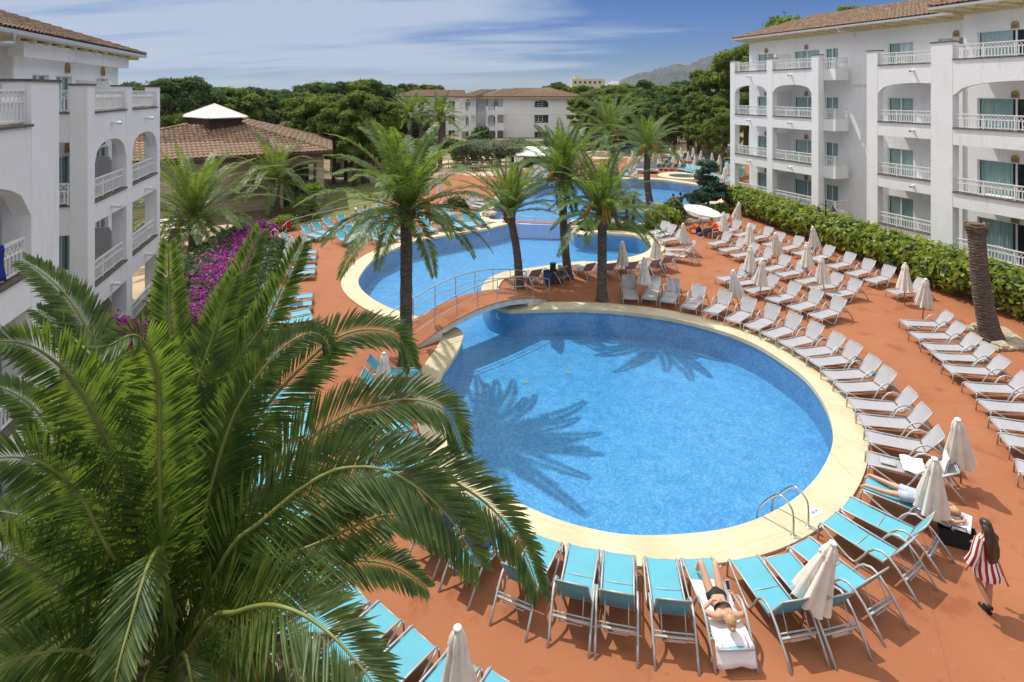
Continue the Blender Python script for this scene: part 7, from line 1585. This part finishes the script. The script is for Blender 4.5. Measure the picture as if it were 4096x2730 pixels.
for k in range(4): m=MB(); m.beam((0,0,.35+.33*k),(5.6,0,.35+.33*k),.05,.12); m.build('rail',wd,t)
p=at('G',1130,480); t=thing('stage_canopy','white canopied stage with metal truss frame and dark opening','stage',(p.x,p.y,0),0); m=MB(); k=p.y/FPX*.255
m.add([(-.7,0,1.55),(4.4,0,1.55),(4.2,4,2.3),(-1.2,4,2.3),(-.7,0,1.42),(4.4,0,1.42),(4.2,4,2.15),(-1.2,4,2.15)],[(0,1,2,3),(4,5,6,7),(0,1,5,4),(1,2,6,5),(2,3,7,6),(3,0,4,7)]); m.build('canopy',white,t)
for x in (0,4): 
    tr=MB()
    for dx in (-.18,.18):
        for dy in (-.18,.18): tr.tube([(x+dx,.1+dy,0),(x+dx,.1+dy,1.6)],.03,4)
    for j in range(10): s=1 if j%2 else -1; tr.tube([(x-.18*s,-.08,j*.16),(x+.18*s,-.08,(j+1)*.16)],.018,4)
    tr.build('truss_post',alu,t)
tr=MB()
for dz in (1.1,1.38): tr.tube([(-.2,-.08,dz),(4.2,-.08,dz)],.03,4)
for j in range(13): s=j%2; tr.tube([(j*.32,-.08,1.1+.28*s),((j+1)*.32,-.08,1.38-.28*s)],.018,4)
tr.build('truss_beam',alu,t); m=MB(); m.box(.3,4.2,3.5,3.6,0,2.1); m.box(.3,4.2,.3,3.5,0,.25); m.build('stage_back',dark,t); m=MB(); m.box(-1.0,-.3,.5,3,0,1.5); m.build('side_wall',white,t)
# cafe tables and chairs on the cream patio
wick=mat('wicker',(.16,.10,.06),.8); tabs=[(285,420),(380,480),(570,400),(590,430),(420,520),(300,470),(640,470),(200,450),(500,520),(120,480)]
tp=None;cp=None
for i,(x,y) in enumerate(tabs):
    p=at('G',x,y)
    if tp is None:
        tp=thing('cafe_table','x','table',p,0,'cafe tables on the patio'); m=MB(); m.box(-.6,.6,-.45,.45,.72,.76); m.build('table_top',mat('cream_tabletop',(.7,.62,.5),.5),tp)
        for sx in (-.5,.5):
            for sy in (-.35,.35): m=MB(); m.box(sx-.03,sx+.03,sy-.03,sy+.03,0,.72); m.build('leg',wick,tp)
        o=tp
        cp=thing('cafe_chair','x','chair',p,0,'wicker cafe chairs'); m=MB(); m.box(-.24,.24,-.24,.24,.42,.47); m.build('seat',wick,cp); m=MB(); m.box(-.24,.24,.2,.25,.47,.92); m.build('backrest',wick,cp)
        for sx in (-.2,.2):
            for sy in (-.2,.2): m=MB(); m.box(sx-.02,sx+.02,sy-.02,sy+.02,0,.42); m.build('leg',wick,cp)
        first=True
    else: o=copy_tree(tp); first=False
    o.location=(p.x,p.y,0); o['label']='cream topped cafe table on the patio beyond the palms, %s set'%nth(i)
    for j,(dx,dy,a) in enumerate(((0,.8,0),(0,-.8,180),(.95,0,-90),(-.95,0,90))):
        c=cp if (first and j==0) else copy_tree(cp); c.location=(p.x+dx,p.y+dy,0); c.rotation_euler=(0,0,R(a)); c['label']='brown wicker chair on the %s side of the %s cafe table'%(('far','near','right','left')[j],nth(i))
# terrace tables between the left wing and the pavilion
for i,(x,y) in enumerate(((665,925),(675,945),(655,965),(790,935),(750,955),(745,985),(770,915),(640,1000))):
    p=at('S',x,y); o=copy_tree(tp); o.location=(p.x,p.y,0); o.rotation_euler=(0,0,.5); o['label']='pale terrace table near the pavilion wall, %s one'%nth(i); o['group']='terrace tables'
    for j,(dx,dy,a) in enumerate(((.3,.8,20),(-.3,-.8,200))): c=copy_tree(cp); c.location=(p.x+dx,p.y+dy,0); c.rotation_euler=(0,0,R(a)); c['label']='terrace chair %s the %s pale table by the pavilion'%(('behind','in front of')[j],nth(i)); c['group']='terrace chairs'
# ---------------------------------------------------------------- sea haze over the far coast
hm=bpy.data.materials.new('sea_haze'); hm.use_nodes=True; hn=hm.node_tree.nodes; hn.remove(hn['Principled BSDF']); pv=hn.new('ShaderNodeVolumePrincipled'); pv.inputs['Color'].default_value=(.80,.88,.97,1); pv.inputs['Density'].default_value=.00008; pv.inputs['Anisotropy'].default_value=.2
hm.node_tree.links.new(pv.outputs[0],hn['Material Output'].inputs['Volume'])
m=MB(); m.box(-9500,9500,-120,12500,-9,230); m.build('haze',hm,kind='stuff')
bpy.context.view_layer.update()
for o in C.objects:
    if o.type=='MESH' and o.data.materials and len(o.data.materials)==0: pass
    if o.get('category') and o.parent: del o['category']
